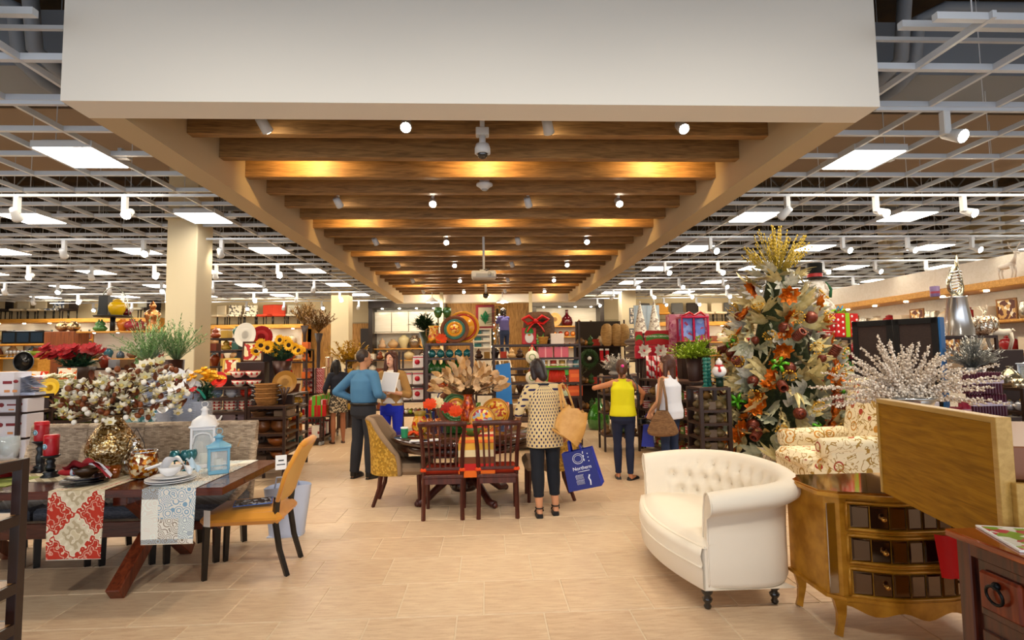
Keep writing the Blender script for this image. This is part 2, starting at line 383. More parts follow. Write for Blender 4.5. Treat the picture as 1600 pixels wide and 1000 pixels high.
# roof joists and ducts above the open grid
jo = T('ceiling_joists', 'white steel roof joists above the open ceiling grid', 'joists'); del jo['category']; jo['kind'] = 'structure'
for k in range(9):
    y = 4.2 + 2.0 * k
    for z in (6.1, 6.7): MB(m_joist).bx(-18, 18, y - .04, y + .04, z, z + .09).bd('joist_chord', jo)
    mb = MB(m_joist)
    for q in range(36): mb.cyl((-18 + q, y, 6.15), (-17.5 + q, y, 6.72), .018, n=5).cyl((-17.5 + q, y, 6.72), (-17 + q, y, 6.15), .018, n=5)
    mb.bd('joist_web', jo)
for s in (-1, 1):
    d = MB(m_joist).bx(s * 3.4, s * 12, 5.6, 6.5, 4.7, 5.3).bd('air_duct', jo)
    MB(mat('tan_panel', '8c7c6c', .9)).bx(s * 3.4, s * 15, 7.0, 9.6, 4.9, 5.0).bd('ceiling_panel', jo)
    mb = MB(m_joist); mb.tube([(s * 4.3, 7.2, 4.6), (s * 4.3, 5.6, 4.6), (s * 4.35, 5.3, 4.7), (s * 4.35, 5.2, 5.3), (s * 4.6, 5.15, 5.45), (s * 9, 5.1, 5.45)], .07, 10)
    mb.tube([(s * 4.6, 7.2, 4.6), (s * 4.6, 5.7, 4.6), (s * 4.65, 5.5, 4.7), (s * 4.65, 5.4, 5.2), (s * 4.9, 5.35, 5.3), (s * 9, 5.3, 5.3)], .07, 10); mb.bd('conduit', jo)
# open grid of the ceiling
g = T('ceiling_grid', 'open white metal ceiling grid hung on wires', 'grid'); del g['category']; g['kind'] = 'structure'
ya = [3.35 + .625 * k for k in range(27)]
for s in (-1, 1):
    gx = MB(m_grid).box((0, 0, 0), (15.6, .045, .05)).mesh('cross_bar')
    for y in ya:
        o = bpy.data.objects.new('grid_cross_bar', gx); COL.objects.link(o); o.parent = g; o.location = (s * (3.0 + 7.8), y, 3.875)
    gy = MB(m_grid).box((0, 0, 0), (.03, 16.6, .05)).mesh('main_bar')
    for k in range(24):
        x = s * (3.36 + .63 * k + (0 if s < 0 else .01))
        o = bpy.data.objects.new('grid_main_bar', gy); COL.objects.link(o); o.parent = g; o.location = (x, 11.6, 3.872)
    mb = MB(m_grid)
    for y in ya[::2]:
        for k in range(0, 24, 2):
            x = s * (3.36 + .63 * k); mb.cyl((x, y + .1, 3.88), (x, y + .1, 6.1), .006, n=4)
    for k in range(5): mb.cyl((s * (3.1 + .07 * k), 4.3 + .1 * k, 3.9), (s * (3.1 + .07 * k), 4.3 + .1 * k, 7.1), .008, n=4)
    mb.bd('hanger_wires', g, kind='stuff')
    for y, z, t in ((3.62, 3.98, .05), (3.95, 4.08, .03), (4.3, 4.75, .05), (4.6, 5.2, .04)): MB(m_grid).bx(s * 3.0, s * 18, y, y + t, z, z + t).bd('carrier_rail', g)
    for k in range(3):
        x = s * (6.1 + 3.4 * k); MB(m_grid).bx(x - .04, x + .04, 4.0, 4.08, 3.9, 7.1).bd('carrier_post', g)
ORD = ('first', 'second', 'third', 'fourth', 'fifth', 'sixth', 'seventh', 'eighth')
# luminaires in the grid
pl = T('ceiling_light', 'square white panel light in the open ceiling grid', 'ceiling light', (0, 0, 0), 0, 'square panel lights in the open grid')
mb = MB(m_white).bx(-.3, .3, -.3, .3, 0, .07); mb.use(m_grey).bx(-.24, .24, -.24, .24, .07, .1); mb.use(m_white).bx(.3, .42, .05, .12, .02, .05).bx(.34, .38, .02, .2, .05, .12).bd('housing', pl)
MB(m_lamp).bx(-.285, .285, -.285, .285, -.008, -.001).bd('diffuser', pl)
first = True
for x, y in PANEL_L + PANEL_R:
    p = pl if first else dup(pl, (0, 0, 0)); first = False
    p.location = (x, y, 3.83)
    i, j = divmod((PANEL_L + PANEL_R).index((x, y)), 6); p['label'] = f"square panel light, {ORD[j]} row from the entrance, {ORD[i % 5]} column {'left' if i < 5 else 'right'} of the bulkhead"
# track rails and spotlights
track = None; HEADS = []
for j in range(7):
    Y = 4.27 + 2.41 * j
    for s in (-1, 1):
        MB(m_grid).bx(s * 3.25, s * 14.5, Y - .018, Y + .018, 3.66, 3.69).bd('track_rail', g)
        for i in range(8):
            X = (-4.35 - 1.25 * i) if s < 0 else (3.85 + 1.17 * i)
            if j == 0 and i % 2: continue
            HEADS.append((X, Y, (i + j + (s > 0)) % 2 if s < 0 else (0 if (i * 3 + j) % 4 == 1 else 1), f"{ORD[i]} spotlight {'left' if s < 0 else 'right'} of the bulkhead on the {ORD[j]} track from the entrance"))
def spot_head(on):
    t = T('track_spotlight', 'white track spotlight switched on, facing the entrance' if on else 'white track spotlight turned away from the entrance', 'spotlight', (0, 0, 0), 0,
          'lit track spotlights facing forward' if on else 'track spotlights turned away')
    MB(m_white).bx(-.03, .03, -.03, .03, -.2, 0, .006).bd('adapter', t)
    a = (0.05 if on else -.02, 0, -.2); d = Vector((.25, -1, -.55)) if on else Vector((-.4, 1, -.6)); d.normalize()
    c = Vector(a); mb = MB(m_white); mb.tube([c - d * .07, c + d * .07, c + d * .10], [.04, .055, .06], 12); mb.cyl((0, 0, -.19), c, .012, n=6); mb.bd('head', t)
    MB(m_spot).tube([c + d * .1005, c + d * .104], [.052, .05], 12).bd('lens', t); return t
proto = {1: spot_head(1), 0: spot_head(0)}; seen = set()
for X, Y, on, lb in HEADS:
    p = proto[on] if on not in seen else dup(proto[on], (0, 0, 0)); seen.add(on); p.location = (X, Y, 3.66); p['label'] = lb + (', lit' if on else ', turned away')
# bulkhead with timber beams
bk = T('ceiling_bulkhead', 'deep white bulkhead frame around timber beams', 'bulkhead'); del bk['category']; bk['kind'] = 'structure'
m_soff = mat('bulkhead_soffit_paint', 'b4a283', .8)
S('wall_light_block', MB(m_wall).bx(-19, 19, -3.2, -3, 3.5, 8))  # unseen header behind the camera, added to keep daylight off the bulkhead top
XO, XI, YF, YFI, YB, YBI, ZB = 2.98, 2.72, 3.86, 4.14, 18.25, 17.95, 3.5
MB(m_bulk).bx(-XO, XO, YF, YFI, ZB, 6.0).bd('front_panel', bk); MB(m_bulk).bx(-XO, XO, YBI, YB, ZB, 6.0).bd('rear_panel', bk)
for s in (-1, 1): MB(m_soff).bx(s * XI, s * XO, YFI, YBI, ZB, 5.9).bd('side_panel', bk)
MB(m_beam).bx(-XI, XI, YFI, YBI, 4.3, 4.36).bd('coffer_deck', bk)
bm_ = MB(m_beam).box((0, 0, 0), (2 * XI, .1, .3), .004).mesh('timber_beam')
for k in range(22):
    o = bpy.data.objects.new('timber_beam', bm_); COL.objects.link(o); o.parent = bk; o.location = (0, 5.03 + .603 * k, 3.89)
dl = T('downlight', 'white cylinder downlight between the timber beams', 'spotlight', (0, 0, 0), 0, 'downlights between the timber beams')
d = Vector((.05, -.75, -.65)).normalized(); MB(m_white).cyl((0, 0, .05), (0, 0, .5), .02, n=6).tube([Vector((0, 0, 0)) - d * .06, Vector((0, 0, 0)) + d * .05, d * .07], [.045, .05, .052], 14).bd('head', dl)
MB(m_spot).tube([d * .0705, d * .074], [.045, .043], 12).bd('lens', dl)
dk = T('downlight', 'unlit looking white downlight aimed away between the timber beams', 'spotlight', (0, 0, 0), 0, 'downlights aimed away between the beams')
e = Vector((.25, .75, -.6)).normalized(); MB(m_white).cyl((0, 0, .05), (0, 0, .5), .02, n=6).tube([-e * .06, e * .05, e * .07], [.045, .05, .052], 14).bd('head', dk)
MB(m_spot).tube([e * .0705, e * .074], [.045, .043], 12).bd('lens', dk)
fa = fb = True
for j in range(6):
    Y = 4.78 + 2.41 * j
    for i, X in enumerate((-1.95, -.7, .57, 1.8)):
        if i % 2: p = dl if fa else dup(dl, (0, 0, 0)); fa = False
        else: p = dk if fb else dup(dk, (0, 0, 0)); fb = False
        p.location = (X, Y, 3.74); p['label'] = f"white downlight between the beams, {ORD[j]} row from the front, {ORD[i]} from the left"
# camera, speaker and projector under the beams
m_blk = mat('black_plastic', '0c0c10', .2); m_dome = mat('smoked_dome', '14161c', .08, coat=1)
def ceil_dev(px, py, Y): return at(px, py, Y)
p = at(754, 240, 4.9); t = T('security_camera', 'white dome security camera hanging nearest the entrance', 'security camera', p)
MB(m_white).cyl((0, 0, .14), (0, 0, 4.3 - p.z), .022, n=10).box((0, 0, .2), (.12, .1, .07), .008).cyl((0, 0, .08), (0, 0, .16), .03).bd('mount', t)
MB(m_white).lathe([(.02, .1), (.06, .085), (.072, .05), (.072, .0), (.055, -.005)], 20).bd('housing', t); MB(m_dome).ball((0, 0, 0), .052, 16, 10).bd('dome', t)
p = at(757, 292, 6.55); t = T('occupancy_sensor', 'white stepped round ceiling device behind the dome camera', 'sensor', p)
MB(m_white).cyl((0, 0, .06), (0, 0, 4.29 - p.z), .06, n=16).lathe([(.0, -.03), (.045, -.03), (.06, -.01), (.1, .015), (.1, .035), (.06, .045), (.06, .1)], 20).bd('housing', t); MB(m_grey).lathe([(.03, -.045), (.04, -.03)], 16).bd('lens', t)
p = at(756, 430, 9.3); t = T('projector', 'white projector hung on a long pole below the beams', 'projector', p)
MB(m_white).box((0, 0, 0), (.42, .3, .12), .02).bd('body', t); MB(m_grey).cyl((.1, -.15, 0), (.1, -.17, 0), .035, n=16).box((.02, -.152, -.02), (.3, .006, .06)).bd('lens', t)
MB(m_white).cyl((0, 0, .06), (0, 0, 4.3 - p.z), .02).box((0, 0, .075), (.14, .14, .03), .005).bd('mount', t); MB(m_blk).tube([(0, -.1, .08), (.05, -.14, .06), (.1, -.16, .08), (.06, -.1, .1)], .008, 6).bd('cable', t)
p = at(759, 460, 15.5); t = T('security_camera', 'small dark dome camera far back under the last beams', 'security camera', p)
MB(m_white).cyl((0, 0, 0), (0, 0, 4.3 - p.z), .03).bd('mount', t); MB(m_dome).ball((0, 0, -.03), .09, 14, 8).bd('dome', t)
# columns
def column(pxl, pxr, Y, wd, dp, name='column'):
    a = at(pxl, 500, Y); t = S(name, MB(m_wall).bx(a.x, a.x + wd, Y, Y + dp, 0, 7.0, .01))
    MB(m_wall).bx(a.x - .03, a.x + wd + .03, Y - .03, Y + dp + .03, 3.93, 4.1).bd('column_collar', t); return t
column(257, 303, 8.8, .47, .5); column(517, 545, 17.3, .55, .5); column(972, 995, 18.3, .5, .5); column(1396, 1410, 17.5, .5, .5)
for px, y1 in ((690, 0), (829, 0)):
    a = at(px, 480, 17.6); S('post', MB(mat('cream_post', 'd8cda4', .5)).bx(a.x - .05, a.x + .05, 17.55, 17.65, 0, 4.3))
# rear wall fixtures
m_dkb = mat('espresso_wood', '241710', .35); m_wht = mat('white_laminate', 'e9e6de', .5, kind='wood', c2='dcd8cc', scale=10)
RW = 20.9
def rear_unit(x0, x1, zt, name, doors, zfas=3.86):
    t = T('wall_cabinet', name, 'shelving', ((x0 + x1) / 2, RW, 0)); hw = (x1 - x0) / 2
    MB(m_dkb).bx(-hw - .15, hw + .15, -.75, .2, zt, zfas, .01).bd('fascia', t)
    MB(m_dkb).bx(-hw - .15, -hw, -.7, .2, 0, zt).bd('side_panel', t); MB(m_dkb).bx(hw, hw + .15, -.7, .2, 0, zt).bd('side_panel', t)
    MB(m_wht).bx(-hw, hw, .1, .2, 0, zt).bd('back_panel', t)
    n = max(3, int((x1 - x0) / .55)); mb = MB(m_wht); 
    if doors:
        for i in range(n): MB(m_wht).bx(-hw + (i + .02) * 2 * hw / n, -hw + (i + .98) * 2 * hw / n, -.36, -.34, 2.69, zt - .12, .004).bd('door', t)
        MB(m_wht).bx(-hw, hw, -.34, .1, 2.64, 2.67).bd('shelf', t)
    mb = MB(m_led)
    for i in range(n): mb.cyl((-hw + (i + .5) * 2 * hw / n, -.5, zt - .001), (-hw + (i + .5) * 2 * hw / n, -.5, zt - .02), .04, n=8)
    mb.bd('puck_lights', t, kind='stuff')
    return t, hw
xa, xb = at(582, 500, RW - .7).x, at(690, 500, RW - .7).x
cab1, hw1 = rear_unit(xa, xb, 3.55, 'white shelving in a dark frame left of the wood panelled wall', 1)
for z in (1.6, 2.03): MB(m_oak).bx(-hw1, hw1, -.4, .1, z, z + .04).bd('shelf', cab1)
xc, xd = at(838, 500, RW - .7).x, at(938, 500, RW - .7).x
cab2, hw2 = rear_unit(xc, xd, 3.55, 'white shelving in a dark frame right of the wood panelled wall', 0)
for z in (2.0, 2.4, 2.8): MB(m_oak).bx(-hw2, hw2, -.4, .1, z, z + .04).bd('shelf', cab2)
S('wall_panelling', MB(m_oakv).bx(xb + .16, xc - .16, BACK - .12, BACK, 0, 4.2))
MB(m_oakv).bx(at(425, 500, 20.9).x, xa - .2, BACK - .1, BACK, 1.0, 3.05).bd('wall_wainscot')['kind'] = 'structure'
MB(mat('seam', 'a89c7e', .9)).bx(-19, 19, BACK - .012, BACK, 3.05, 3.1).bd('trim_1')['kind'] = 'structure'
S('door_1', MB(m_dkb).bx(at(563, 500, 21).x, at(579, 500, 21).x, BACK - .16, BACK - .1, 0, 2.85))
# timber display ledges along the rear wall, with chairs standing on them
def ledge(px0, px1, z, Y, name, lab):
    x0, x1 = at(px0, 500, Y).x, at(px1, 500, Y).x
    t = T(name, lab, 'ledge', ((x0 + x1) / 2, Y, z)); h = (x1 - x0) / 2
    MB(m_oak).bx(-h, h, 0, .9, -.14, 0, .01).bd('board', t); MB(m_wht).bx(-h, h, .5, .9, -1.25, -.14).bd('back_panel', t)
    n = max(2, int(2 * h / .8)); mb = MB(m_led)
    for i in range(n): mb.cyl((-h + (i + .5) * 2 * h / n, .2, -.141), (-h + (i + .5) * 2 * h / n, .2, -.16), .045, n=8)
    mb.bd('puck_lights', t, kind='stuff')
    for zz in (-.75, -1.25):
        MB(m_oak).bx(-h, h, .1, .55, zz - .04, zz, .005).bd('shelf', t)
    for xx in (-h + .03, h - .03): MB(m_oak).bx(xx - .03, xx + .03, .05, .9, -z, -.14).bd('side_panel', t)
    return x0, x1
zL = at(200, 510, 20.0).z
L1 = ledge(-30, 250, at(60, 498, 20.0).z, 20.0, 'display_ledge', 'long timber ledge on the rear wall, far left, carrying chairs')
L2 = ledge(318, 474, at(400, 507, 20.0).z, 20.0, 'display_ledge', 'timber ledge on the rear wall right of the big column')
L3 = ledge(1000, 1150, at(1060, 503, 20.0).z, 20.0, 'display_ledge', 'timber ledge on the rear wall left of the gold tree')
# ================================================================== FOREGROUND FURNITURE
m_wal = mat('walnut_tabletop', '3a150b', .22, kind='wood', c2='5e2614', scale=20, coat=.4); m_walv = mat('walnut_leg', '4a1d0d', .35, kind='woodz', c2='74341a', scale=20)
m_ebony = mat('ebony_leg', '100b0b', .3, coat=.2); m_seatd = mat('dark_woven_seat', '3a3c42', .8, kind='weave', c2='6a6c74', scale=22)
m_wick = mat('grey_wicker', '6a5848', .8, kind='weave', c2='c4b19a', scale=13); m_tagk = mat('kraft_tag', 'b58a52', .7)
m_mus = mat('mustard_velvet', 'c9801a', .75, kind='fabric', c2='dd9a30', sheen=.3); m_must = mat('mustard_back', 'c79a52', .8, kind='fabric', c2='d8ae68')
m_lin = mat('cream_linen', 'efe6d6', .85, kind='fabric', c2='e4d9c6'); m_paper = mat('white_paper', 'f0efec', .6)
def leg_tube(pts, r0, r1, m, par, name='leg', n=4):
    mb = MB(m); k = len(pts); mb.tube(pts, [r0 + (r1 - r0) * i / (k - 1) for i in range(k)], n, sm=n > 5); return mb.bd(name, par)
# --- dining table on crossed trestles
tx0, tx1, ty0, ty1 = -4.6, -1.87, 4.0, 5.06
t = T('trestle_dining_table', 'long walnut dining table on crossed trestle legs, set with runners', 'table', ((tx0 + tx1) / 2, (ty0 + ty1) / 2, 0)); hx_, hy_ = (tx1 - tx0) / 2, (ty1 - ty0) / 2
for i in range(3): MB(m_wal).bx(-hx_, hx_, -hy_ + i * 2 * hy_ / 3 + .001, -hy_ + (i + 1) * 2 * hy_ / 3 - .001, .715, .77, .003).bd('tabletop_board', t)
for x in (-2.62, -4.1):
    lx = x - t.location.x
    for s in (-1, 1): MB(m_walv).bar((lx + s * .0, s * .47, 0.035), (lx, -s * .36, .70), .1, .1, .006).bd('leg', t)
    MB(m_wal).bx(lx - .05, lx + .05, -.45, .45, .64, .714, .005).bd('crossbeam', t)
MB(m_wal).bx(-4.1 - t.location.x, -2.62 - t.location.x, -.04, .04, .3, .42, .005).bd('stretcher', t)
# --- woven chairs on the far side
def wicker():
    c = T('wicker_dining_chair', '', 'chair', (0, 0, 0), 0, 'woven chairs tucked behind the trestle table')
    w_, d_ = .245, .30      # front at -y
    MB(m_seatd).bx(-w_, w_, -d_, d_ - .02, .34, .47, .03).bd('seat', c); MB(m_wal).bx(-w_ + .01, w_ - .01, -d_ + .01, d_, .27, .34, .004).bd('seat_rail', c)
    mb = MB(m_wick)
    def f(u, v):
        a = u * 2 * pi; z = .36 + .70 * v; x = (w_ + .01) * (1 if abs(cos(a)) > .999 else 1) * max(-1, min(1, cos(a) * 1.35)); y = .27 + .10 * v + .035 * max(-1, min(1, sin(a) * 2.2)); 
        if v > .97: z += 0
        return (x, y, z)
    mb.surf(f, 24, 12, cu=True); mb.tube([(-w_ - .01, .37, 1.05), (w_ + .01, .37, 1.05)], .042, 10)
    for s in (-1, 1): mb.tube([(s * (w_ - .01), -.1, .46), (s * (w_), .1, .52), (s * w_, .25, .62), (s * w_, .34, .9)], [.03, .035, .035, .035], 8)
    fixn(mb.bd('backrest', c))
    for s in (-1, 1):
        leg_tube([(s * .2, -.27, 0), (s * .2, -.27, .29)], .03, .036, m_ebony, c); leg_tube([(s * .2, .25, 0), (s * .2, .22, .29)], .03, .036, m_ebony, c)
    return c
wc = wicker(); WL = ['woven grey chair nearest the orange chair, with a kraft tag', 'woven grey chair behind the mosaic glass jars, with a kraft tag', 'woven grey chair behind the tall mosaic vase', 'woven grey chair behind the red candles, half hidden']
for i in range(4):
    c = wc if i == 0 else dup(wc, (0, 0, 0)); c.location = (-2.46 - .515 * i, 5.02, 0); c['label'] = WL[i]
    if i < 2:
        tg = T('price_tag', ('kraft swing tag on the woven chair behind the white lantern', 'kraft swing tag on the woven chair behind the amber jar')[i], 'tag', (-2.36 - .515 * i + (.05, .1)[i], 5.335, .90), 0, rot=(rad_(-8), rad_((18, -22)[i]), 0))
        MB(m_tagk).prism([(-.035, -.06), (.035, -.06), (.035, .045), (.018, .065), (-.018, .065), (-.035, .045)], -.0015, .0015, 'y').bd('card', tg)
        MB(m_blk).tube([(0, 0, .05), (.01, .0, .1), (0, .02, .15)], .002, 5).bd('string', tg)
# white cloth bag on the floor, seen below the right end of the table
cb = T('cloth_bag', 'bluish white cotton bag standing on the floor under the right table end', 'bag', (-1.93, 5.42, 0))
MB(mat('white_cotton', 'c9d2e6', .9, kind='fabric', c2='b4c0da')).surf(lambda u, v: ((.16 + .06 * v) * cos(2 * pi * u) * (1 + .06 * sin(7 * pi * u)), (.10 + .02 * v) * sin(2 * pi * u), .46 * v + .02 * sin(9 * u) * v), 24, 10, cu=True).bx(-.15, .15, -.09, .09, 0, .01).bd('bag_body', cb)
for s in (-1, 1): MB(MATS['white_cotton']).tube([(-.08, s * .1, .44), (-.06, s * .1, .56), (.06, s * .1, .56), (.08, s * .1, .44)], .008, 6).bd('handle', cb)
# --- mustard chair (faces -x)
oc = T('upholstered_side_chair', 'mustard velvet chair with black legs and a magazine on its seat', 'chair', (-1.90, 4.58, 0), rad_(4))
mb = MB(m_mus); mb.surf(lambda u, v: ((-.31 + .60 * u), (.25 - .03 * u) * (2 * v - 1) * (1 - .25 * (abs(2 * u - 1) ** 6)), .50 + .035 * sin(pi * min(1, max(0, u))) * sin(pi * v) - .04 * (abs(2 * v - 1) ** 8) - .04 * (abs(2 * u - 1) ** 8)), 16, 16)
mb.box((-.01, 0, .445), (.60, .49, .09), .035); mb.bd('seat', oc)
mb = MB(m_must)
def backf(side):
    def f(u, v):
        z = .56 + .44 * v; x = .255 + .12 * v + .05 * v * v + .02 * sin(pi * u) + (.0 if side else -.0)
        y = (.225 - .015 * (v - .5) ** 2) * (2 * u - 1); e = max(0, 1 - abs(2 * u - 1)) ** .35 * max(0, min(1, (v + .02) * 8, (1.02 - v) * 8)) ** .5
        return (x + (.03 * e if side else -.045 * e), y, z)
    return f
mb.use(m_must).surf(backf(1), 18, 14); mb.use(m_mus).surf(backf(0), 18, 14)
mb.tube([(.425, -.225, .99), (.435, -.11, 1.0), (.44, 0, 1.0), (.435, .11, 1.0), (.425, .225, .99)], [.018, .03, .03, .03, .018], 10)
for s in (-1, 1): mb.tube([(.255, s * .222, .57), (.315, s * .226, .78), (.425, s * .225, .99)], .018, 8)
mb.bd('backrest', oc)
for s in (-1, 1):
    leg_tube([(-.275, s * .2, 0), (-.265, s * .2, .42)], .022, .03, m_ebony, oc)
    leg_tube([(.33, s * .2, 0), (.27, s * .2, .2), (.235, s * .2, .42), (.25, s * .205, .6)], .022, .026, m_ebony, oc)
p = oc.location + Vector((.4, -.245, .88)); t = T('price_tag', 'white price ticket on the back of the mustard chair', 'tag', (-1.60, 4.36, .87), rad_(25)); MB(m_paper).bx(-.04, .04, -.002, .002, -.055, .055).bd('card', t); MB(mat('ink', '303030')).bx(-.03, .03, -.003, -.002, -.02, -.012).bx(-.02, .02, -.003, -.002, .01, .02).bd('print', t)
t = T('price_tag', 'blank white ticket hanging on the mustard seat front', 'tag', (-2.12, 4.30, .475), rad_(-20)); MB(m_paper).bx(-.03, .03, -.0015, .0015, -.06, .06).bd('card', t)
p = oc.location
mg = T('magazine', 'glossy magazine lying open edge out on the mustard chair seat', 'magazine', (-1.86, 4.50, .541), rad_(20))
MB(mat('magazine_blue', '3c62b0', .2)).bx(-.14, .14, -.105, .105, 0, .004).bd('pages', mg); mb = MB(mat('magazine_print', '23242a', .25, kind='flecks', c2='9aa4b4', c3='2c3540', scale=40)).bx(-.13, .13, -.095, .095, .004, .006); mb.bd('cover_photo', mg)
# --- round pedestal table
m_mah = mat('dark_mahogany', '24100b', .18, kind='wood', c2='3c1a10', scale=14, coat=.6); m_slat = mat('mahogany_chair', '3a1611', .35, kind='woodz', c2='532319', scale=20)
rt = T('round_dining_table', 'round dark mahogany pedestal table set with autumn plates', 'table', (-.29, 6.64, 0))
R_ = .86
MB(m_mah).lathe([(.0, .705), (R_ - .06, .705), (R_ - .02, .715), (R_, .74), (R_, .755), (R_ - .015, .77), (0, .77)], 64).bd('tabletop', rt)
MB(m_mah).lathe([(R_ - .1, .62), (R_ - .08, .62), (R_ - .08, .705), (R_ - .1, .705), (R_ - .1, .62)], 64).bd('apron', rt)
MB(m_mah).lathe([(.14, .1), (.17, .14), (.12, .22), (.09, .34), (.13, .44), (.10, .52), (.2, .6), (.3, .7)], 24).bd('pedestal', rt)
for k in range(4):
    a = rad_(35 + 90 * k); mb = MB(m_slat); mb.at((0, 0, 0), (0, 0, a)).tube([(.1, 0, .2), (.25, 0, .24), (.4, 0, .14), (.52, 0, .05), (.62, 0, .045)], [.055, .05, .042, .04, .04], 8); mb.ball((.62, 0, .035), .035); mb.bd('foot', rt)
t = T('table_runner', 'orange, red and brown striped runner hanging off the round table', 'runner', (-.12, 6.64, 0))
m_rs = {c: mat('runner_' + n, c, .9, kind='fabric', c2=c) for n, c in (('orange', 'd8661a'), ('red', 'b3201c'), ('gold', 'd9a23c'), ('cream', 'd8c49a'), ('brown', '6a3a20'))}
seq = ['d8661a', 'b3201c', '6a3a20', 'd8c49a', 'd9a23c', 'd8661a', 'd9a23c', 'b3201c', 'd8c49a', 'd8661a']
for i, c in enumerate(seq[:5]): MB(m_rs[c]).bx(-.19, .19, -.872, -.865, .42 + .07 * i, .49 + .07 * i).bd('runner_drop', t)
for i in range(8): MB(m_rs[seq[(i + 5) % 10]]).bx(-.19, .19, -.872 + .21 * i, -.872 + .21 * i + .21, .771, .775).bd('runner_top', t)
# --- slat back chairs
def slat_chair():
    c = T('slat_back_chair', '', 'chair', (0, 0, 0), 0, 'slat back chairs at the round table')   # back toward -y
    for s in (-1, 1):
        leg_tube([(s * .20, -.03, 0), (s * .195, 0, .44), (s * .205, -.02, .7), (s * .23, -.05, .985)], .022, .02, m_slat, c, 'rear_post')
        leg_tube([(s * .20, .42, 0), (s * .20, .42, .44)], .018, .026, m_slat, c)
    MB(m_slat).bx(-.215, .215, -.02, .44, .415, .455, .008).bd('seat', c); MB(m_slat).bx(-.2, .2, -.015, .02, .36, .415).bd('seat_rail', c)
    MB(m_slat).tube([(-.25, -.055, .975), (-.12, -.075, .985), (0, -.08, .988), (.12, -.075, .985), (.25, -.055, .975)], .022, 6, flat=1.4).bd('crest_rail', c)
    MB(m_slat).bx(-.19, .19, -.02, .01, .5, .53, .004).bd('lower_rail', c)
    for k in range(6):
        x = -.143 + .0572 * k; MB(m_slat).bar((x * .93, -.005, .53), (x * 1.05, -.06, .975), .018, .014).bd('slat', c)
    MB(mat('orange_cushion', 'c8380c', .85, kind='fabric', c2='b02c0a')).bx(-.205, .205, .02, .43, .456, .50, .02).bd('cushion', c)
    for s in (-1, 1): MB(mat('orange_tie', 'd8440e', .85)).box((s * .2, 0, .505), (.062, .062, .035), .01).bd('cushion_tie', c)
    return c
sc_ = slat_chair(); sc_.location = (-.47, 5.77, 0); sc_['label'] = 'dark slat back chair with orange seat pad, left of the pair'
c = dup(sc_, (.095, 5.77, 0), 0, 'dark slat back chair with orange seat pad, beside the shopper in polka dots')
# chairs on the far side of the round table (only tops of legs show)
c = dup(sc_, (-.55, 7.35, 0), pi, 'dark slat back chair on the far side, behind the orange flowers'); 
# --- tufted damask end chairs (faces +x)
m_dam = mat('gold_damask', 'a87c1e', .6, kind='flecks', c2='c79c3c', c3='96701c', scale=46); m_lintan = mat('tan_linen', '9c8164', .85, kind='fabric', c2='86705a')
def end_chair(label):
    c = T('wingback_dining_chair', label, 'chair', (0, 0, 0))
    MB(m_lintan).box((.06, 0, .42), (.52, .54, .13), .045).bd('seat', c)
    # curved shell back: u around, v height
    def shell(off, flare):
        def f(u, v):
            a = rad_(-105 + 210 * u); topz = .97 - .38 * max(0, abs(u - .5) * 2 - .42) / .58
            side = abs(u - .5) * 2; z = .36 + (topz - .36) * v
            rx, ry = .25 + off, .26 + off
            lean = -.045 * v * v - flare * v ** 6
            x = -.02 - rx * cos(a) + lean * (1 - .5 * side); y = -ry * sin(a) * (1 + .05 * v)
            return (x, y, z)
        return f
    mb = MB(m_dam).surf(shell(.045, .03), 26, 12); mb.bd('back_shell', c)
    mb = MB(m_lintan).surf(shell(0, -.0), 26, 12); o = mb.bd('backrest', c)
    A, B = shell(.045, .03), shell(0, 0); pts = [(Vector(A(i / 25, 1)) + Vector(B(i / 25, 1))) / 2 for i in range(26)]
    pe = [(Vector(A(0, j / 6)) + Vector(B(0, j / 6))) / 2 for j in range(7)]; pf = [(Vector(A(1, j / 6)) + Vector(B(1, j / 6))) / 2 for j in range(6, -1, -1)]
    MB(m_lintan).tube(pe + pts + pf, .032, 8).bd('rolled_edge', c)
    for s in (-1, 1):
        leg_tube([(.27, s * .21, 0), (.26, s * .21, .36)], .02, .028, m_slat, c); leg_tube([(-.26, s * .18, 0), (-.19, s * .18, .2), (-.17, s * .18, .36)], .02, .028, m_slat, c)
    return c
ec = end_chair('tan and gold damask wingback chair at the left of the round table'); ec.location = (-1.04, 6.5, 0)
c = dup(ec, (.73, 6.55, 0), pi, 'tan and gold damask wingback chair behind the shopper in polka dots')
# --- tufted settee (faces -x)
st = T('tufted_settee', 'cream linen settee with tufted curved back and turned black feet', 'sofa', (0, 0, 0))
ctrl = [(1.40, 3.52), (1.62, 3.50), (1.84, 3.52), (1.98, 3.64), (2.05, 3.85), (2.06, 4.1), (2.03, 4.35), (1.95, 4.60), (1.80, 4.78), (1.60, 4.87), (1.40, 4.90)]
def crom(P, n):
    out = []
    Q = [P[0]] + P + [P[-1]]
    for i in range(1, len(Q) - 2):
        for j in range(n):
            t_ = j / n; a, b, c_, d_ = [Vector(q) for q in Q[i - 1:i + 3]]
            out.append(.5 * ((2 * b) + (c_ - a) * t_ + (2 * a - 5 * b + 4 * c_ - d_) * t_ ** 2 + (3 * b - a - 3 * c_ + d_) * t_ ** 3))
    out.append(Vector(P[-1])); return out
path = crom(ctrl, 9); NP = len(path); cen = Vector((1.45, 4.2))
cum = [0]
for i in range(1, NP): cum.append(cum[-1] + (path[i] - path[i - 1]).length)
TOT = cum[-1]
def outn(i):
    t_ = path[min(i + 1, NP - 1)] - path[max(i - 1, 0)]; n_ = Vector((t_.y, -t_.x)).normalized(); return n_
def topz(s_): return .70 + .085 * sin(pi * s_) ** .8
buttons = []
